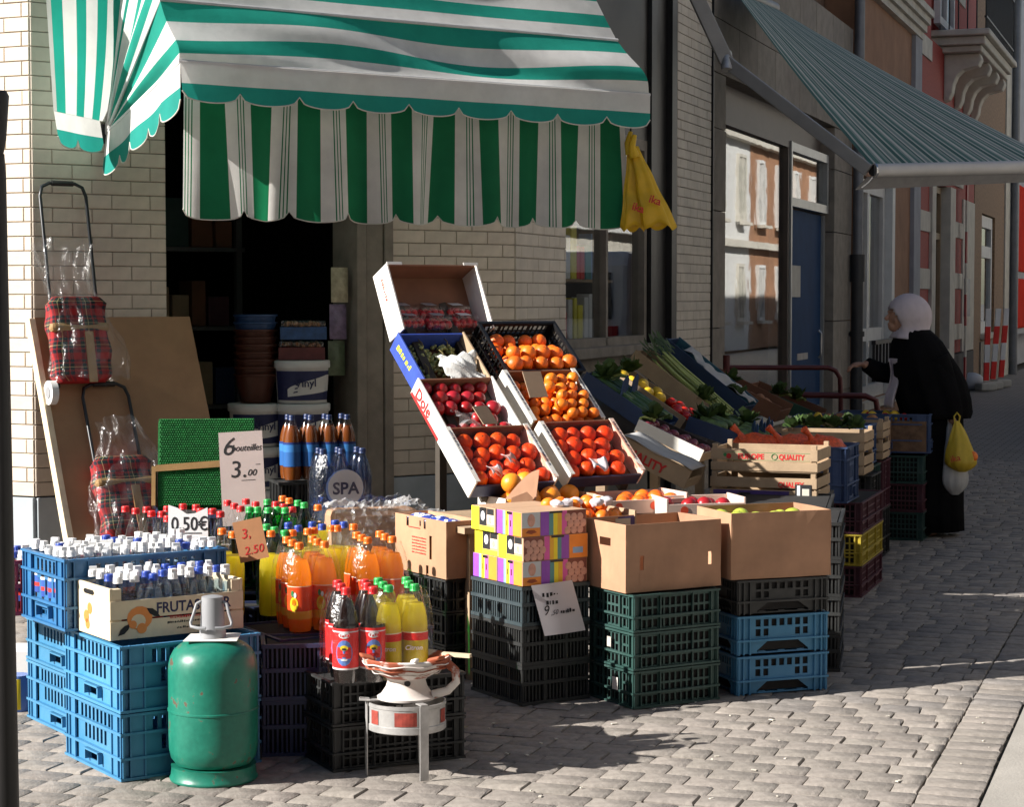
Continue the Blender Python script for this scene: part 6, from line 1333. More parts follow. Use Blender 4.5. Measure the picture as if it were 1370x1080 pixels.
def trolley(label, lab2, s, zb, seed, htop, ang2=None, hb_=.42):
    """folded shopping trolley lying up the board; local x across, z up the slope, -y outwards"""
    o_ = bb + D1 * s; Mt = Matrix.Rotation(-ang, 4, 'X')
    r = thing('shopping_trolley', label, 'trolley', o_ + (Matrix.Rotation(CH, 4, 'Z') @ (Mt @ Vector((0, -.06, zb)))), 0, None, rot=(-(ang2 or ang), 0, CH)); rg = random.Random(seed)
    b = MB()
    def bag(u, v):
        t = 2 * math.pi * u; ct, st = math.cos(t), math.sin(t); e = 4.5; q = (abs(ct) ** e + abs(st) ** e) ** (-1 / e); k = 1 + .05 * math.sin(v * 9 + t * 3) + .03 * math.sin(v * 21)
        pz = .02 + hb_ * v; f = (1 if 0 < v < 1 else .8); return Vector((.15 + ct * q * .155 * k * f, .0 + st * q * .052 * k * f, pz))
    b.grid(bag, 40, 14, uvf=lambda u, v: (u * .82, v * hb_)); n_ = 40
    b.add([bag(i / 40, 1) for i in range(40)], [tuple(range(40))]); b.add([bag(i / 40, 0) for i in range(40)], [tuple(reversed(range(40)))]); b.build('bag', tart, r, 60)
    b = MB(); z0 = hb_ + .02; hp = [(.03, .03, .0), (.03, .03, htop - .07), (.045, .03, htop - .02), (.085, .03, htop), (.225, .03, htop), (.265, .03, htop - .02), (.28, .03, htop - .07), (.28, .03, 0)]; b.tube(hp, .0095, 8); b.build('handle_frame', blk_t, r, 60)
    b = MB(); b.tube([(.10, .03, htop), (.215, .03, htop)], .015, 8); b.build('grip', dark_m, r, 60)
    for x_ in (-.02,): b = MB(); b.tube([(x_ - .02, .0, -.03), (x_ + .015, .0, -.03)], .062, 20); w_ = b.build('wheel', mat('white_wheel', (.72, .72, .70), .5, .08), r, 40); b = MB(); b.tube([(x_ - .024, 0, -.03), (x_ - .019, 0, -.03)], .03, 14); b.build('hub', gas_g, w_, 40)
    b = MB(); b.box(-.008, .308, -.0565, .055, .275, .325); b.build('tape_band', tape, r, bevel=.02)
    b = MB(); b.box(.165, .21, -.0575, -.05, .01, .274); b.build('tape_strip', tape, r)
    # crinkled clear bag pulled over it
    b = MB(); H = min(htop - .25, .72)
    def pl_(u, v):
        t = 2 * math.pi * u; w_ = .175 * (1 - .25 * v * v) + .035 * math.sin(v * 6 + seed) ; c = .15 + .05 * math.sin(v * 4 + seed)
        n1 = .008 * math.sin(13 * t + 9 * v) + .01 * math.sin(7 * t - 17 * v + seed) + rg.uniform(-.004, .004)
        return Vector((c + math.cos(t) * (w_ + n1), math.sin(t) * (.07 + .012 * math.sin(v * 8) + n1) - .008, .03 + H * v + .01 * math.sin(5 * t)))
    b.grid(pl_, 64, 40); b.build('clear_bag', wrapf, r, 100); return r
trolley('upper tartan shopping trolley taped up in clear plastic', '', .02, 1.24, 1, 1.08, R(13), .44)
trolley('lower tartan shopping trolley taped up in clear plastic', '', .14, .40, 5, .86, None, .42)
# green artificial-turf mats
turf = mat('green_turf', (.008, .155, .03), .75, .35, 60, 1.0, 160)
gm = at(212, 672, 9.1); 
for k in range(3):
    b = MB(); w_, h_ = .43, .40; n1, n2 = 40, 36
    b.box(0, w_, -.02, 0, 0, h_)
    for i in range(n1):
        for j in range(n2):
            x_, z_ = (i + .5 + (.5 if j % 2 else 0)) * w_ / (n1 + .5), (j + .5) * h_ / n2; b.add([(x_ - .004, -.02, z_ - .0045), (x_ + .004, -.02, z_ - .0045), (x_, -.02, z_ + .0055), (x_, -.0265, z_ - .001)], [(0, 1, 3), (1, 2, 3), (2, 0, 3)])
    o = b.build('turf_mat', turf, None, 0, loc=gm + Vector((-.008 * k, .035 * k + .0, -.012 * k - .02)), rot=(R(-14), 0, R(6))); tag(o, ['front green studded turf mat taped in a bundle', 'middle green studded turf mat of the bundle', 'rear green studded turf mat of the bundle'][k], 'mat', 'green turf mats in a bundle')
tape_o = thing('tape_strap', 'brown parcel tape strapped round the green mats', 'tape', gm, 0, rot=(R(-14), 0, R(6)))
b = MB(); b.hexa([(-.012, -.03, .135), (.44, -.03, .165), (.44, -.027, .165), (-.012, -.027, .135), (-.012, -.03, .165), (.44, -.03, .195), (.44, -.027, .195), (-.012, -.027, .165)]); b.build('front_strip', tape, tape_o); b = MB(); b.box(-.03, -.012, -.03, .08, -.02, .16); b.build('side_strip', tape, tape_o)
bx0 = crate('grey crate under the green turf mats', .5, .36, round(gm.z - .06, 3), navy_c, 'bars', Vector((gm.x - .02, gm.y - .03, .002)), R(6))
# handwritten board, price paper and brown card
sgn = at(298, 668, 8.75); sb = thing('price_board', 'tall pale board handwritten six bottles three euros', 'price sign', sgn + Vector((0, 0, -.12)), 0, rot=(R(-8), R(-3), R(4)))
b = MB(); b.box(0, .19, 0, .004, 0, .41); b.build('board', mat('pale_board', (.46, .38, .36), .8, .06, 8), sb)
lettering('6', .11, ink, sb, (.008, -.001, .31), shear=.3, ext=.0002); lettering('bouteilles', .042, ink, sb, (.052, -.001, .325), shear=.4, ext=.0002, sx=.8); lettering('3.', .105, ink, sb, (.04, -.001, .21), shear=.1, ext=.0002); lettering('00', .04, ink, sb, (.115, -.001, .215), shear=.3, ext=.0002); b = MB(); b.box(.09, .15, -.001, 0, .195, .197); b.build('pen_line', ink, sb); b = MB(); b.box(.155, .175, -.001, 0, .262, .264); b.build('pen_line', ink, sb)
s5 = at(225, 722, 7.55); s50 = thing('price_paper', 'torn white paper printed 0,50 euro among the cola bottles', 'price sign', s5, 0, rot=(R(-6), 0, R(2)))
b = MB(); b.prism([(0, 0), (.15, 0), (.147, .12), (.13, .112), (.1, .098), (.07, .095), (.035, .118), (.0, .13)], .002, FRAME((0, 0, 0), (1, 0, 0), (0, 0, 1))); b.build('sheet', white_l, s50)
lettering('0,50€', .072, ink, s50, (.01, -.003, .034), bold=.0008, sx=.82, ext=.0002); b = MB(); b.box(.012, .125, -.003, -.0022, .021, .025); b.build('printed_line', ink, s50)
bc_ = at(322, 754, 7.28); sbc = thing('price_card', 'brown card with red handwritten price leaning by the orange bottles', 'price sign', bc_, 0, rot=(R(-8), R(-12), R(4)))
b = MB(); b.box(0, .105, 0, .003, 0, .15); b.build('card', mat('orange_card', (.42, .20, .09), .8, .08), sbc); lettering('3,', .05, redp, sbc, (.02, -.001, .085), shear=.2, ext=.0002); lettering('2.50', .042, redp, sbc, (.02, -.001, .025), shear=.2, ext=.0002)
# buckets of paint in the doorway
bkt_m = mat('white_bucket', (.60, .60, .58), .45, .08, 7); BP = []
def bucket(label, loc, yaw, txt=True):
    o = thing('paint_bucket', label, 'bucket', loc, yaw, 'paint buckets in the doorway'); b = MB(); b.lathe([(.135, 0), (.14, .004), (.15, .205)], 32); b.build('pail', bkt_m, o, 50)
    b = MB(); b.lathe([(.152, .2), (.158, .2), (.16, .21), (.16, .238), (.155, .243), (.14, .243)], 32); b.build('lid', bkt_m, o, 50)
    b = MB(); zz = lambda v: .02 + .165 * v; b.grid(lambda u, v: (math.cos(R(-165 + 150 * u)) * (.1425 + .0625 * 0 + .01 * v), math.sin(R(-165 + 150 * u)) * (.1425 + .01 * v), zz(v)), 20, 2); lb = b.build('label', navy_l, o, 60)
    b = MB(); lo = lambda u: .12 + .2 * u; hi = lambda u: .38 + .62 * min(1, u * 1.15) ** .7 * .78
    def sk(u, v):
        uu = .25 + .74 * u; vv = lo(u) + (hi(u) - lo(u)) * v; return (math.cos(R(-165 + 150 * uu)) * (.1438 + .01 * vv), math.sin(R(-165 + 150 * uu)) * (.1438 + .01 * vv), zz(vv))
    b.grid(sk, 18, 2); b.build('printed_brush_stroke', bkt_m, lb)
    for q in range(3): b = MB(); b.beam((-.11 + .0 * q, -.101, .05 + .022 * q), (-.035, -.1465, .07 + .02 * q), .003, .007); b.build('stroke_gap', navy_l, lb)
    lettering('Vinyl', .062, navy_l, lb, (-.05, -.1575, .095), (1, .1, .06), (0, -.04, 1), ext=.0006, bold=.0008); return o
doorp = lambda px, Y: Vector((at(px, 500, Y).x, Y, 0))
pR, pL = doorp(404, 11.45), doorp(342, 11.45)
for k in range(5): bucket(['lowest white paint bucket of the tall stack', 'second white paint bucket of the tall stack', 'third white paint bucket of the tall stack', 'fourth white paint bucket of the tall stack', 'topmost white paint bucket lettered Vinyl with snack boxes on it'][k], pR + Vector((0, 0, .032 + .2445 * k)), R(10))
for k in range(4): bucket(['lowest white paint bucket of the short stack', 'second white paint bucket of the short stack', 'third white paint bucket of the short stack', 'top white paint bucket of the short stack'][k], pL + Vector((0, 0, .032 + .2445 * k)), R(25))
# snack boxes on the top bucket
zt_ = .032 + .2445 * 5
for k in range(2):
    o = thing('snack_box', ['lower clear topped snack box on the paint bucket', 'upper clear topped snack box with blue sides'][k], 'box', pR + Vector((-.12 + .01 * k, -.1, zt_ + .002 + .115 * k)), R(8))
    b = MB(); b.box(0, .26, 0, .2, 0, .07); b.build('tray', [mat('snack_red', (.12, .03, .03), .5, .3, 20), mat('snack_blue', (.03, .08, .2), .4, .4, 20)][k], o)
    b = MB()
    for i in range(40): b.ball((rnd.uniform(.03, .23), rnd.uniform(.03, .17), .072 + rnd.uniform(0, .018)), .016, 6, 4)
    b.build('snacks', mat('snack_brown', (.30, .13, .04), .6, .3, 30), o); b = MB(); b.box(.004, .256, .004, .196, .0705, .108); b.build('clear_lid', clam, o, bevel=.012)
# stacked orange tubs and shelving in the dark room
pT = doorp(338, 11.25); tubm = mat('orange_tub', (.07, .018, .008), .5, .15, 6); zt0 = .032 + .2445 * 4
for k in range(9):
    b = MB(); b.lathe([(.085, 0), (.118, .15), (.126, .152), (.126, .162), (.115, .16)], 24, capt=False); tag(b.build('orange_tub', tubm if k < 7 else mat('blue_tub', (.02, .06, .16), .5, .15), None, 50, loc=Vector((pL.x - .0, pL.y, zt0 + .004 + .042 * k))), '%s plastic tub nested on the short bucket stack, %s from the bottom' % ('orange' if k < 7 else 'blue', ORD[k]), 'tub', 'nested plastic tubs')
shelf = thing('shop_shelf', 'dark metal shelving inside the shop', 'shelf', cham(.85, -1.6, 0), CH)
for x_ in (0, .55, 1.1): b = MB(); b.box(x_, x_ + .04, -.02, .02, .01, 2.4); b.build('upright', mat('dull_steel', (.12, .12, .12), .5, .1, metal=.3), shelf)
for z_ in (.4, .9, 1.4, 1.9): b = MB(); b.box(-.02, 1.16, -.02, .35, z_, z_ + .025); b.build('shelf_board', MATS['dull_steel'], shelf)
rg = random.Random(8)
for z_ in (.427, .927, 1.427, 1.927):
    x_ = .06
    while x_ < 1.0:
        w_, h_ = rg.uniform(.08, .2), rg.uniform(.12, .34); b = MB(); b.box(0, w_, 0, .2, 0, h_); cm = rg.choice([brd, navyb, mar_c, wood2, card_m, green_c]); o = b.build('goods_box', cm, None, loc=cham(.85 + x_, -1.62, z_), rot=(0, 0, CH), bevel=.006); tag(o, '%s packet on the %s shelf inside the shop' % ({brd.name: 'brown', navyb.name: 'navy', mar_c.name: 'maroon', wood2.name: 'tan', card_m.name: 'cardboard', green_c.name: 'green'}[cm.name], {.427: 'lowest', .927: 'second', 1.427: 'third', 1.927: 'top'}[z_]), 'packet', 'goods on the inner shelf'); x_ += w_ + .02
# hanging packets at the door frame
for k in range(3):
    b = MB(); w_ = .11; b.grid(lambda u, v: (u * w_, -.02 * math.sin(math.pi * u) * math.sin(math.pi * v), -v * .2), 8, 8); b.grid(lambda u, v: (u * w_, .02 * math.sin(math.pi * u) * math.sin(math.pi * v), -v * .2), 8, 8)
    tag(b.build('hanging_packet', [mat('packet_cream', (.4, .36, .25), .4, .3, 25), mat('packet_violet', (.2, .15, .25), .4, .4, 20), mat('packet_green', (.1, .14, .08), .4, .3, 20)][k], None, 60, loc=cham(1.78, -.03 - .02 * k, 1.78 - .21 * k), rot=(0, 0, CH)), ['cream', 'violet', 'dark green'][k] + ' packet hanging by the door frame', 'packet')
# brown drinks and water packs before the buckets
zb0 = .70
def under2(label, c, z, w, d, yaw, n=2, m=black_c):
    h = round((z - .003) / n - .001, 4)
    for k in range(n): crate('%s crate %s' % (['lowest black', 'upper black', 'third black'][k], label), w, d, h, m, 'bars', Vector((c.x, c.y, .002 + k * (h + .001))), yaw)
pk = pack('tea', 391, 556, zb0, R(18), 4, 2, .0915, 'brown drink bottle with blue label before the paint buckets', 'brown drink bottles in the doorway', False)
c0 = pk[0]; under2('under the brown drink bottles', c0 - Vector((.06, .05, 0)), zb0 - .004, .44, .24, R(18))
zw = .60; pk = pack('water', 432, 601, zw, R(20), 3, 2, .0905, 'blue tinted water bottle in the pack by the door frame', 'water bottles by the door frame', False, 7, 'printed clear film round the water bottle pack')
c0 = pk[0]; under2('under the water bottles', c0 - Vector((.06, .05, 0)), zw - .004, .36, .22, R(20))
u_, v_ = ax(R(20)); lg = thing('water_logo', 'round white logo printed SPA on the water pack film', 'logo', c0 + u_ * .09 - v_ * .055 + Vector((0, 0, zw + .15)), R(20))
b = MB(); disc(b, 0, 0, .082, -.002, 22, 1.0); b.build('white_disc', mat('pale_disc', (.46, .48, .54), .4, .05), lg); b = MB(); disc(b, -.004, -.004, .088, -.0005, 22, 1.0); b.build('blue_disc', blue_l, lg); lettering('SPA', .075, navy_l, lg, (0, -.0045, -.028), bold=.002, align='CENTER', ext=.0004)
# wrapped cardboard sack beside them
pw_ = at(448, 700, 8.9); ws = thing('wrapped_parcel', 'brown parcel in torn clear plastic by the door frame', 'parcel', Vector((pw_.x, pw_.y, .36)), R(22))
b = MB(); b.box(0, .40, 0, .3, 0, .30); b.build('parcel', card_m, ws, bevel=.03); b = MB(); rg = random.Random(4)
b.grid(lambda u, v: (-.02 + .44 * u + rg.uniform(-.012, .012), -.02 + .34 * v + rg.uniform(-.012, .012), .31 + .03 * math.sin(u * 9) * math.sin(v * 7) + rg.uniform(-.012, .02)), 26, 18); b.grid(lambda u, v: (-.02 + .44 * u + rg.uniform(-.008, .008), -.02 + rg.uniform(-.014, .005) - .012, .31 - .16 * v), 26, 10); b.build('torn_film', film('torn_film', (1, 1, 1), .09, .12, .22, 1.25, .8, 25), ws, 0)
crate('black crate under the brown wrapped parcel', .42, .32, .354, black_c, 'bars', Vector((pw_.x, pw_.y, .002)), R(22))
b = MB(); b.box(0, .3, 0, .22, 0, .25); pp = at(545, 700, 9.0); o = thing('wrapped_parcel', 'smaller brown carton in clear film behind the packet box', 'parcel', Vector((pp.x - .12, pp.y, .36)), R(22)); b.build('parcel', card_m, o, bevel=.02); b = MB(); b.grid(lambda u, v: (-.02 + .34 * u + rg.uniform(-.01, .01), -.02 + .26 * v + rg.uniform(-.01, .01), .262 + .02 * math.sin(u * 9) * math.sin(v * 7) + rg.uniform(-.01, .015)), 20, 14); b.build('torn_film', MATS['torn_film'], o, 0)
crate('black crate under the smaller brown carton', .32, .26, .354, black_c, 'bars', Vector((pp.x - .12, pp.y, .002)), R(22))
# goods behind the corner window
rg = random.Random(14)
sh2 = thing('window_shelf', 'glass goods shelf behind the corner shop window', 'shelf', street(1.15, -.35, 0), ST)
for z_ in (1.27, 1.72, 2.18): b = MB(); b.box(0, 1.85, -.1, .25, z_, z_ + .02); b.build('shelf_board', wood2, sh2)
for z_ in (1.292, 1.742, 2.202):
    x_ = .03
    while x_ < 1.75:
        w_, h_ = rg.uniform(.06, .14), rg.uniform(.2, .38); b = MB(); b.box(0, w_, 0, .1, 0, h_); cm = rg.choice([navyb, yelp, sky_p, red_l, white_l, tealp, green_c, card_w]); o = b.build('goods_box', cm, None, loc=street(1.15 + x_, -.3, z_), rot=(0, 0, ST), bevel=.004); tag(o, '%s packet on the %s shelf behind the corner window' % ({navyb.name: 'navy', yelp.name: 'yellow', sky_p.name: 'sky blue', red_l.name: 'red', white_l.name: 'white', tealp.name: 'teal', green_c.name: 'dark green', card_w.name: 'off white'}[cm.name], {1.292: 'lowest', 1.742: 'middle', 2.202: 'top'}[z_]), 'packet', 'goods behind the corner window'); x_ += w_ + rg.uniform(.005, .05)
# dark post close to the camera at the left edge
po = thing('black_post', 'dark metal post with wider head close to the lens', 'post', Vector((at(2, 600, 4.2).x, 4.2, 0)), 0)
b = MB(); b.lathe([(.045, .0), (.03, .02), (.0275, .5), (.017, 1.85), (.014, 1.9)], 16); b.build('shaft', dark_m, po, 50, loc=(0, 0, 0)); b = MB(); b.lathe([(.012, 1.9), (.018, 1.93), (.025, 2.02), (.02, 2.03)], 16); b.build('head', dark_m, po, 50)
b = MB(); c = gp(24, 962); b.lathe([(.05, 0), (.052, .01), (.052, .13), (.048, .14)], 18, mf=lambda i, j: 1 if i == 1 and j % 6 < 3 else 0); tag(b.build('tin_can', [blue_l, yel_l], None, 50, loc=(c.x - .04, c.y + .15, .002)), 'blue and yellow tin on the paving by the post', 'can')
b = MB(); b.box(-.12, .05, 0, .12, 0, .2); tag(b.build('white_canister', white_l, None, loc=(c.x - .06, c.y + .42, .002), bevel=.02), 'white plastic canister behind the blue crates', 'canister')
# barriers and a bollard foot up the street
for k, (px, py) in enumerate(((1319, 519), (1328, 517), (1339, 514))):
    p = gp(px, py + 4); o = thing('barrier_plank', ['red and white striped barrier plank on a concrete foot', 'second red and white barrier plank leaning beside the first', 'red and white barrier plank by the red panels'][k], 'barrier', p, R(20)); b = MB(); b.grid(lambda u, v: (-.05 + .1 * u + .1 * v * (1 if k else .3), 0, .18 + 1.25 * v), 1, 8, mf=lambda i, j: j % 2 * 0 + (j // 2) % 2); b.build('plank', [red_l, white_l], o, solid=.03); b = MB(); b.box(-.16, .16, -.12, .12, 0, .14); b.build('foot', crm_m, o, bevel=.03)
o = thing('barrier_plank', 'red and white striped pole fixed by the white window surround', 'barrier', street(23.0, .12, .1), ST); b = MB(); b.grid(lambda u, v: (.16 * u, -.02, .0 + 4.2 * v), 1, 8, mf=lambda i, j: j % 2); b.build('plank', [mat('dull_red', (.3, .02, .02), .5, .1), crm_m], o, solid=.03)
b = MB(); b.ball((0, 0, 0), .2, 12, 8, 0, (1.2, 1, .8), None, .08); c = gp(1290, 522); tag(b.build('refuse_bag', mat('pale_bag', (.5, .52, .55), .4, .1, 8), None, 60, loc=(c.x + .1, c.y, .15)), 'pale plastic refuse bag standing against the wall', 'bag')
# ================================================================ THE WOMAN AT THE STALL
WP = gp(1240, 716); WP.z = 0
wm = thing('person', 'woman in long black robe and pale headscarf reaching over the stall', 'person', WP, R(4))
skin = mat('skin', (.40, .22, .15), .55, .1, 20); robe_m = mat('black_cloth', (.0045, .0045, .0055), .95, .3, 8, .5, 60, spec=.1); scarf_m = mat('pale_scarf', (.52, .46, .50), .85, .08, 10, .3, 80); shoe_m = mat('dark_shoe', (.03, .025, .02), .5, .2)
b = MB()
b.tube([(.03, 0, .78), (.03, 0, .95), (-.0, 0, 1.1), (-.05, 0, 1.25), (-.09, 0, 1.33)], [.12, .135, .13, .12, .06], 14, el=1.25)
b.tube([(-.09, 0, 1.28), (-.14, 0, 1.40)], .05, 10)
b.ball((-.18, 0, 1.475), .1, 18, 12, 0, (.98, .76, 1.15)); b.ball((-.24, 0, 1.415), .042, 10, 8, 0, (1, 1.0, .9))           # skull, jaw
b.tube([(-.27, 0, 1.50), (-.298, 0, 1.466), (-.286, 0, 1.456)], [.008, .014, .010], 8); b.ball((-.272, 0, 1.515), .02, 8, 6, 0, (.6, 2.2, .5)); b.ball((-.276, 0, 1.432), .012, 8, 6, 0, (.8, 1.9, .6)); b.ball((-.274, 0, 1.419), .012, 8, 6, 0, (.8, 1.6, .6))
for s_ in (-1, 1):
    b.ball((-.235, s_ * .045, 1.455), .026, 8, 6); b.ball((-.15, s_ * .078, 1.47), .02, 8, 6, 0, (.8, .4, 1.4))
    b.tube([(.03, s_ * .09, .85), (-.0 + .03 * s_, s_ * .09, .46), (.02 + .03 * s_, s_ * .085, .08)], [.085, .06, .042], 10)
    b.tube([(.07 + .03 * s_, s_ * .085, .045), (-.03 + .03 * s_, s_ * .09, .04), (-.12 + .03 * s_, s_ * .095, .032)], [.035, .042, .03], 10)
def arm(sh, el, wr): b.tube([sh, [(sh[i] + el[i]) / 2 for i in range(3)], el, [(el[i] + wr[i]) / 2 for i in range(3)], wr], [.052, .048, .042, .036, .026], 10)
arm((-.06, .13, 1.24), (-.22, .16, 1.06), (-.42, .10, 1.16)); arm((-.03, -.13, 1.25), (.07, -.15, 1.03), (.10, -.19, .84))
def hand(w_, d, n_, curl):
    """palm, four bent fingers of unequal length and a thumb from the side of the palm"""
    d = Vector(d).normalized(); n_ = Vector(n_).normalized(); s_ = d.cross(n_).normalized(); w_ = Vector(w_)
    b.tube([w_, w_ + d * .035, w_ + d * .075], [.024, .036, .034], 8, el=.5)
    for k, L in enumerate((.062, .072, .067, .05)):
        p0 = w_ + d * .075 + s_ * (.027 - .018 * k); p1 = p0 + (d * .8 + n_ * curl * .6).normalized() * L * .5; p2 = p1 + (d * .3 + n_ * curl).normalized() * L * .45
        b.tube([p0 - d * .02, p0, p1, p2], [.0095, .0092, .0085, .007], 6)
    p0 = w_ + d * .03 + s_ * .03; b.tube([p0 - s_ * .01, p0 + d * .025 + s_ * .018, p0 + d * .05 + s_ * .018 + n_ * curl * .015], [.012, .010, .008], 6)
hand((-.42, .10, 1.16), (-1, -.1, -.12), (0, 0, -1), .7); hand((.10, -.19, .85), (.05, -.05, -1), (1, .2, 0), 1.6)
bo = b.build('body', skin, wm, 60); md = bo.modifiers.new('join', 'REMESH'); md.mode = 'VOXEL'; md.voxel_size = .0065; md.use_smooth_shade = True
def loft(rings, n=48, pleat=0.0, np_=13, ph=0.0, uclose=True):
    """rings: (cx, cy, z, rx, ry, pleat factor)"""
    b = MB(); k = len(rings)
    for i, (cx, cy, z, rx, ry, pf) in enumerate(rings):
        for j in range(n):
            t = 2 * math.pi * j / n; q = 1 + pleat * pf * (math.sin(np_ * t + ph + i * .25) * .6 + math.sin(2.3 * np_ * t + i * .4) * .4); b.v.append((cx + rx * q * math.cos(t), cy + ry * q * math.sin(t), z)); b.uv.append((0, 0))
    for i in range(k - 1):
        for j in range(n): b.f.append((i * n + j, i * n + (j + 1) % n, (i + 1) * n + (j + 1) % n, (i + 1) * n + j)); b.m.append(0)
    return b
loft([(.005, 0, .035, .235, .20, 1), (.005, 0, .2, .23, .195, 1), (.01, 0, .45, .225, .19, .9), (.015, 0, .7, .22, .185, .7), (.03, 0, .9, .20, .175, .5), (.01, 0, 1.1, .18, .17, .3)], 72, .045).build('robe', robe_m, wm, 70, solid=.006)
b = loft([(.055, -.01, .80, .215, .22, 1), (.05, -.01, .84, .23, .235, 1), (.03, -.01, .93, .24, .245, .9), (.0, 0, 1.04, .245, .25, .8), (-.03, 0, 1.14, .225, .24, .6), (-.06, 0, 1.23, .195, .215, .4), (-.08, 0, 1.31, .165, .175, .3), (-.095, 0, 1.36, .13, .135, .2), (-.105, 0, 1.39, .105, .11, .1)], 64, .075, 9)
# cloth opens where the reaching arm comes out
b.build('cloak', robe_m, wm, 70, solid=.008)
sv = MB(); sv.tube([(-.10, .14, 1.2), (-.2, .15, 1.09), (-.3, .13, 1.10), (-.40, .105, 1.155)], [.11, .085, .07, .052], 14); sv.build('sleeve', robe_m, wm, 60)
sv = MB(); sv.tube([(.0, -.14, 1.2), (.07, -.15, 1.03), (.10, -.18, .88)], [.1, .085, .07], 14); sv.build('sleeve', robe_m, wm, 60)
# headscarf: a cap of cloth open at the face, folds down to the shoulders
b = MB(); nu, nv = 48, 22
def sc(u, v):
    t = 2 * math.pi * u; zz = v                      # v 0 top .. 1 shoulder
    if v < .55: a = v / .55 * math.pi * .56; r_ = math.sin(a); z = 1.487 + .148 * math.cos(a); c = -.135 + .0 * v; rx, ry = .148 * r_, .12 * r_
    else:
        k = (v - .55) / .45; z = 1.487 - .026 - .14 * k; c = -.135 + .035 * k; q = math.sin(k * math.pi); rx, ry = .146 - .035 * q + .015 * k, .118 - .022 * q + .03 * k
    f = 1 + .03 * math.sin(7 * t + v * 6) * v + .022 * math.sin(15 * t - v * 11) * v + .012 * math.sin(26 * t + v * 7) * v; x_ = c + rx * f * math.cos(t); return Vector((x_, ry * f * math.sin(t), z - .02 * math.cos(t) * v))
b.grid(sc, nu, nv)
keep_f, keep_m = [], []
for f, mi in zip(b.f, b.m):
    c = sum((Vector(b.v[i]) for i in f), Vector()) / 4; dz = (c.z - 1.462) / .083; dy = c.y / .085
    if c.x < -.19 and dz * dz + dy * dy < 1: continue
    keep_f.append(f); keep_m.append(mi)
b.f, b.m = keep_f, keep_m; b.build('headscarf', scarf_m, wm, 70, solid=.007)
b = MB(); b.grid(lambda u, v: (-.29 + .07 * u + .02 * math.sin(v * 5), -.06 + .04 * math.sin(u * 7 + v), 1.2 - .33 * v), 10, 14); b.build('scarf_end', scarf_m, wm, 60, solid=.006)
for s_ in (-1, 1): b = MB(); b.ball((-.045 + .03 * s_, s_ * .09, .035), .05, 12, 8, 0, (2.1, .95, .75)); b.build('shoe', shoe_m, wm, 60)
def shopbag(label, loc, w_, h_, m_, yaw, content=None, seed=0):
    r = thing('carrier_bag', label, 'bag', loc, yaw); b = MB()
    def f_(u, v):
        t = 2 * math.pi * u; pr = (.10 + .90 * min(1, v * 1.35) ** .8) if v < .8 else 1 - ((v - .8) / .2) ** 2 * .75; fold = 1 + .14 * math.sin(6 * t + seed) * (1 - v) + .05 * math.sin(11 * t + 8 * v)
        return Vector((math.cos(t) * w_ * .5 * pr * fold + .04 * v, math.sin(t) * w_ * .34 * pr * fold, -h_ * v))
    b.grid(f_, 36, 20); b.build('bag_body', m_, r, 70); b = MB(); b.tube([(-.012, 0, -.02), (-.02, 0, .03), (0, 0, .055), (.02, 0, .03), (.012, 0, -.02)], .006, 6); b.build('bag_handles', m_, r, 60)
    if content:
        for k in range(6): fb_ = MB(); fb_.ball((.05 + rnd.uniform(-.06, .06), rnd.uniform(-.04, .04), -h_ + .055 + rnd.uniform(0, .05)), .037, 10, 7); fb_.build('fruit_inside', content, r, 60)
    return r
Rw = Matrix.Translation(WP) @ Matrix.Rotation(R(4), 4, 'Z')
y1 = shopbag('yellow carrier bag of oranges in the hand of the woman', Rw @ Vector((.125, -.25, .79)), .21, .34, mat('thin_yellow_bag', (.75, .58, .06), .35, .1, 8, trans=.4), R(4), orange_m, 1)
lettering('ika', .06, redp, y1, (-.06, -.078, -.27), (1, -.1, .25), (-.2, 0, 1), ext=.0005)
shopbag('white carrier bag held behind the yellow one by the woman', Rw @ Vector((.10, -.18, .79)), .19, .50, mat('thin_white_bag', (.62, .62, .62), .35, .1, 8, trans=.3), R(10), None, 4)

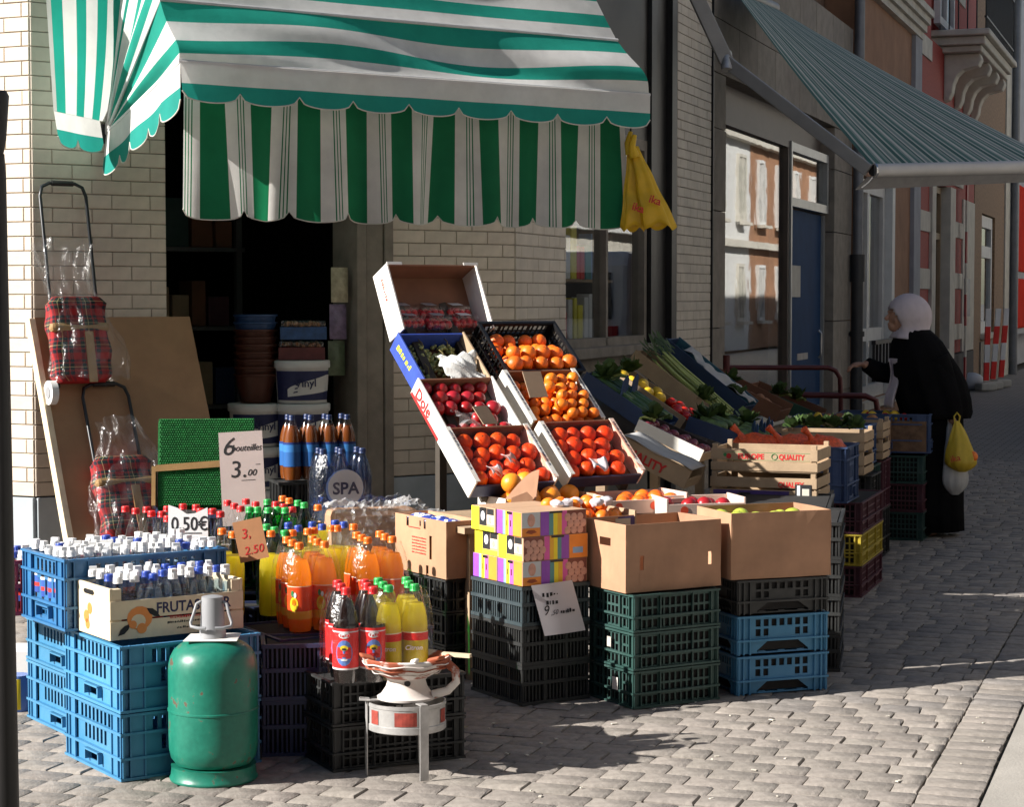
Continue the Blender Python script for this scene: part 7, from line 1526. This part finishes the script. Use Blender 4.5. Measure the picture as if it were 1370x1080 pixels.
# ================================================================ PARKED VEHICLES (the display window mirrors them)
carw = mat('white_car_paint', (.72, .73, .74), .25, .04, 3, coat=.6); tyre_m = mat('tyre', (.015, .015, .015), .8, .2); rim_m = mat('wheel_rim', (.4, .4, .42), .35, .1, metal=.7); cglass = mat('dark_car_glass', (.015, .018, .02), .08, .1); lamp_r = mat('tail_lamp', (.4, .01, .01), .2, .1); lamp_w = mat('head_lamp', (.7, .7, .7), .1, .05)
def vehicle(name, label, cat, t, o_, prof, wid, wins, wheels, yaw=ST):
    r = thing(name, label, cat, street(t, o_, -.03), yaw)
    b = MB(); b.prism(prof, wid, FRAME((0, 0, 0), (1, 0, 0), (0, 0, 1)) @ Matrix.Translation((0, 0, 0))); bd_ = b.build('body', carw, r, bevel=.09)
    for w_ in wins:
        for y_ in (.004, -wid - .004 + .0): b = MB(); b.prism(w_, .012, FRAME((0, y_ + (0 if y_ > 0 else .0) , 0), (1, 0, 0), (0, 0, 1))); b.build('side_window', cglass, r)
    for xw in wheels:
        for y_ in (-.02, -wid + .2):
            b = MB(); b.tube([(xw, y_, .32), (xw, y_ - .18, .32)], .32, 20); tq = b.build('wheel', tyre_m, r, 40); b = MB(); b.tube([(xw, y_ + .006, .32), (xw, y_ - .186, .32)], .19, 16); b.build('rim', rim_m, tq, 40)
    return r
van = vehicle('parked_van', 'white van parked by the kerb up the street', 'van', 15.8, 3.55, [(0, .3), (4.9, .3), (4.95, .9), (4.85, 1.05), (4.1, 1.25), (3.45, 2.15), (3.2, 2.3), (.1, 2.3), (0, 2.1)], 1.9, [[(2.5, 1.3), (3.85, 1.3), (3.4, 2.0), (2.5, 2.0)], [(.6, 1.3), (2.3, 1.3), (2.3, 2.0), (.6, 2.0)]], (.95, 4.0))
for y_ in (-.15, -1.5): b = MB(); b.box(-.07, .0, y_ - .22, y_, .9, 1.25); b.build('tail_lamp', lamp_r, van)
b = MB(); b.box(-.06, .0, -1.65, -.25, 1.35, 2.0); b.build('rear_window', cglass, van)
car = vehicle('parked_car', 'white hatchback parked behind the van', 'car', 10.6, 3.6, [(0, .25), (4.0, .25), (4.05, .6), (3.9, .78), (2.95, .92), (2.3, 1.4), (.7, 1.42), (.15, .95), (0, .85)], 1.68, [[(1.75, .95), (2.75, .95), (2.25, 1.33), (1.75, 1.34)], [(.55, .95), (1.65, .95), (1.65, 1.34), (.9, 1.34)]], (.72, 3.2))
for y_ in (-.12, -1.3): b = MB(); b.box(-.06, .0, y_ - .2, y_, .62, .8); b.build('tail_lamp', lamp_r, car)
b = MB(); b.box(-.085, -.03, -1.1, -.58, .45, .57); b.build('number_plate', white_l, car)
bpy.context.view_layer.update()
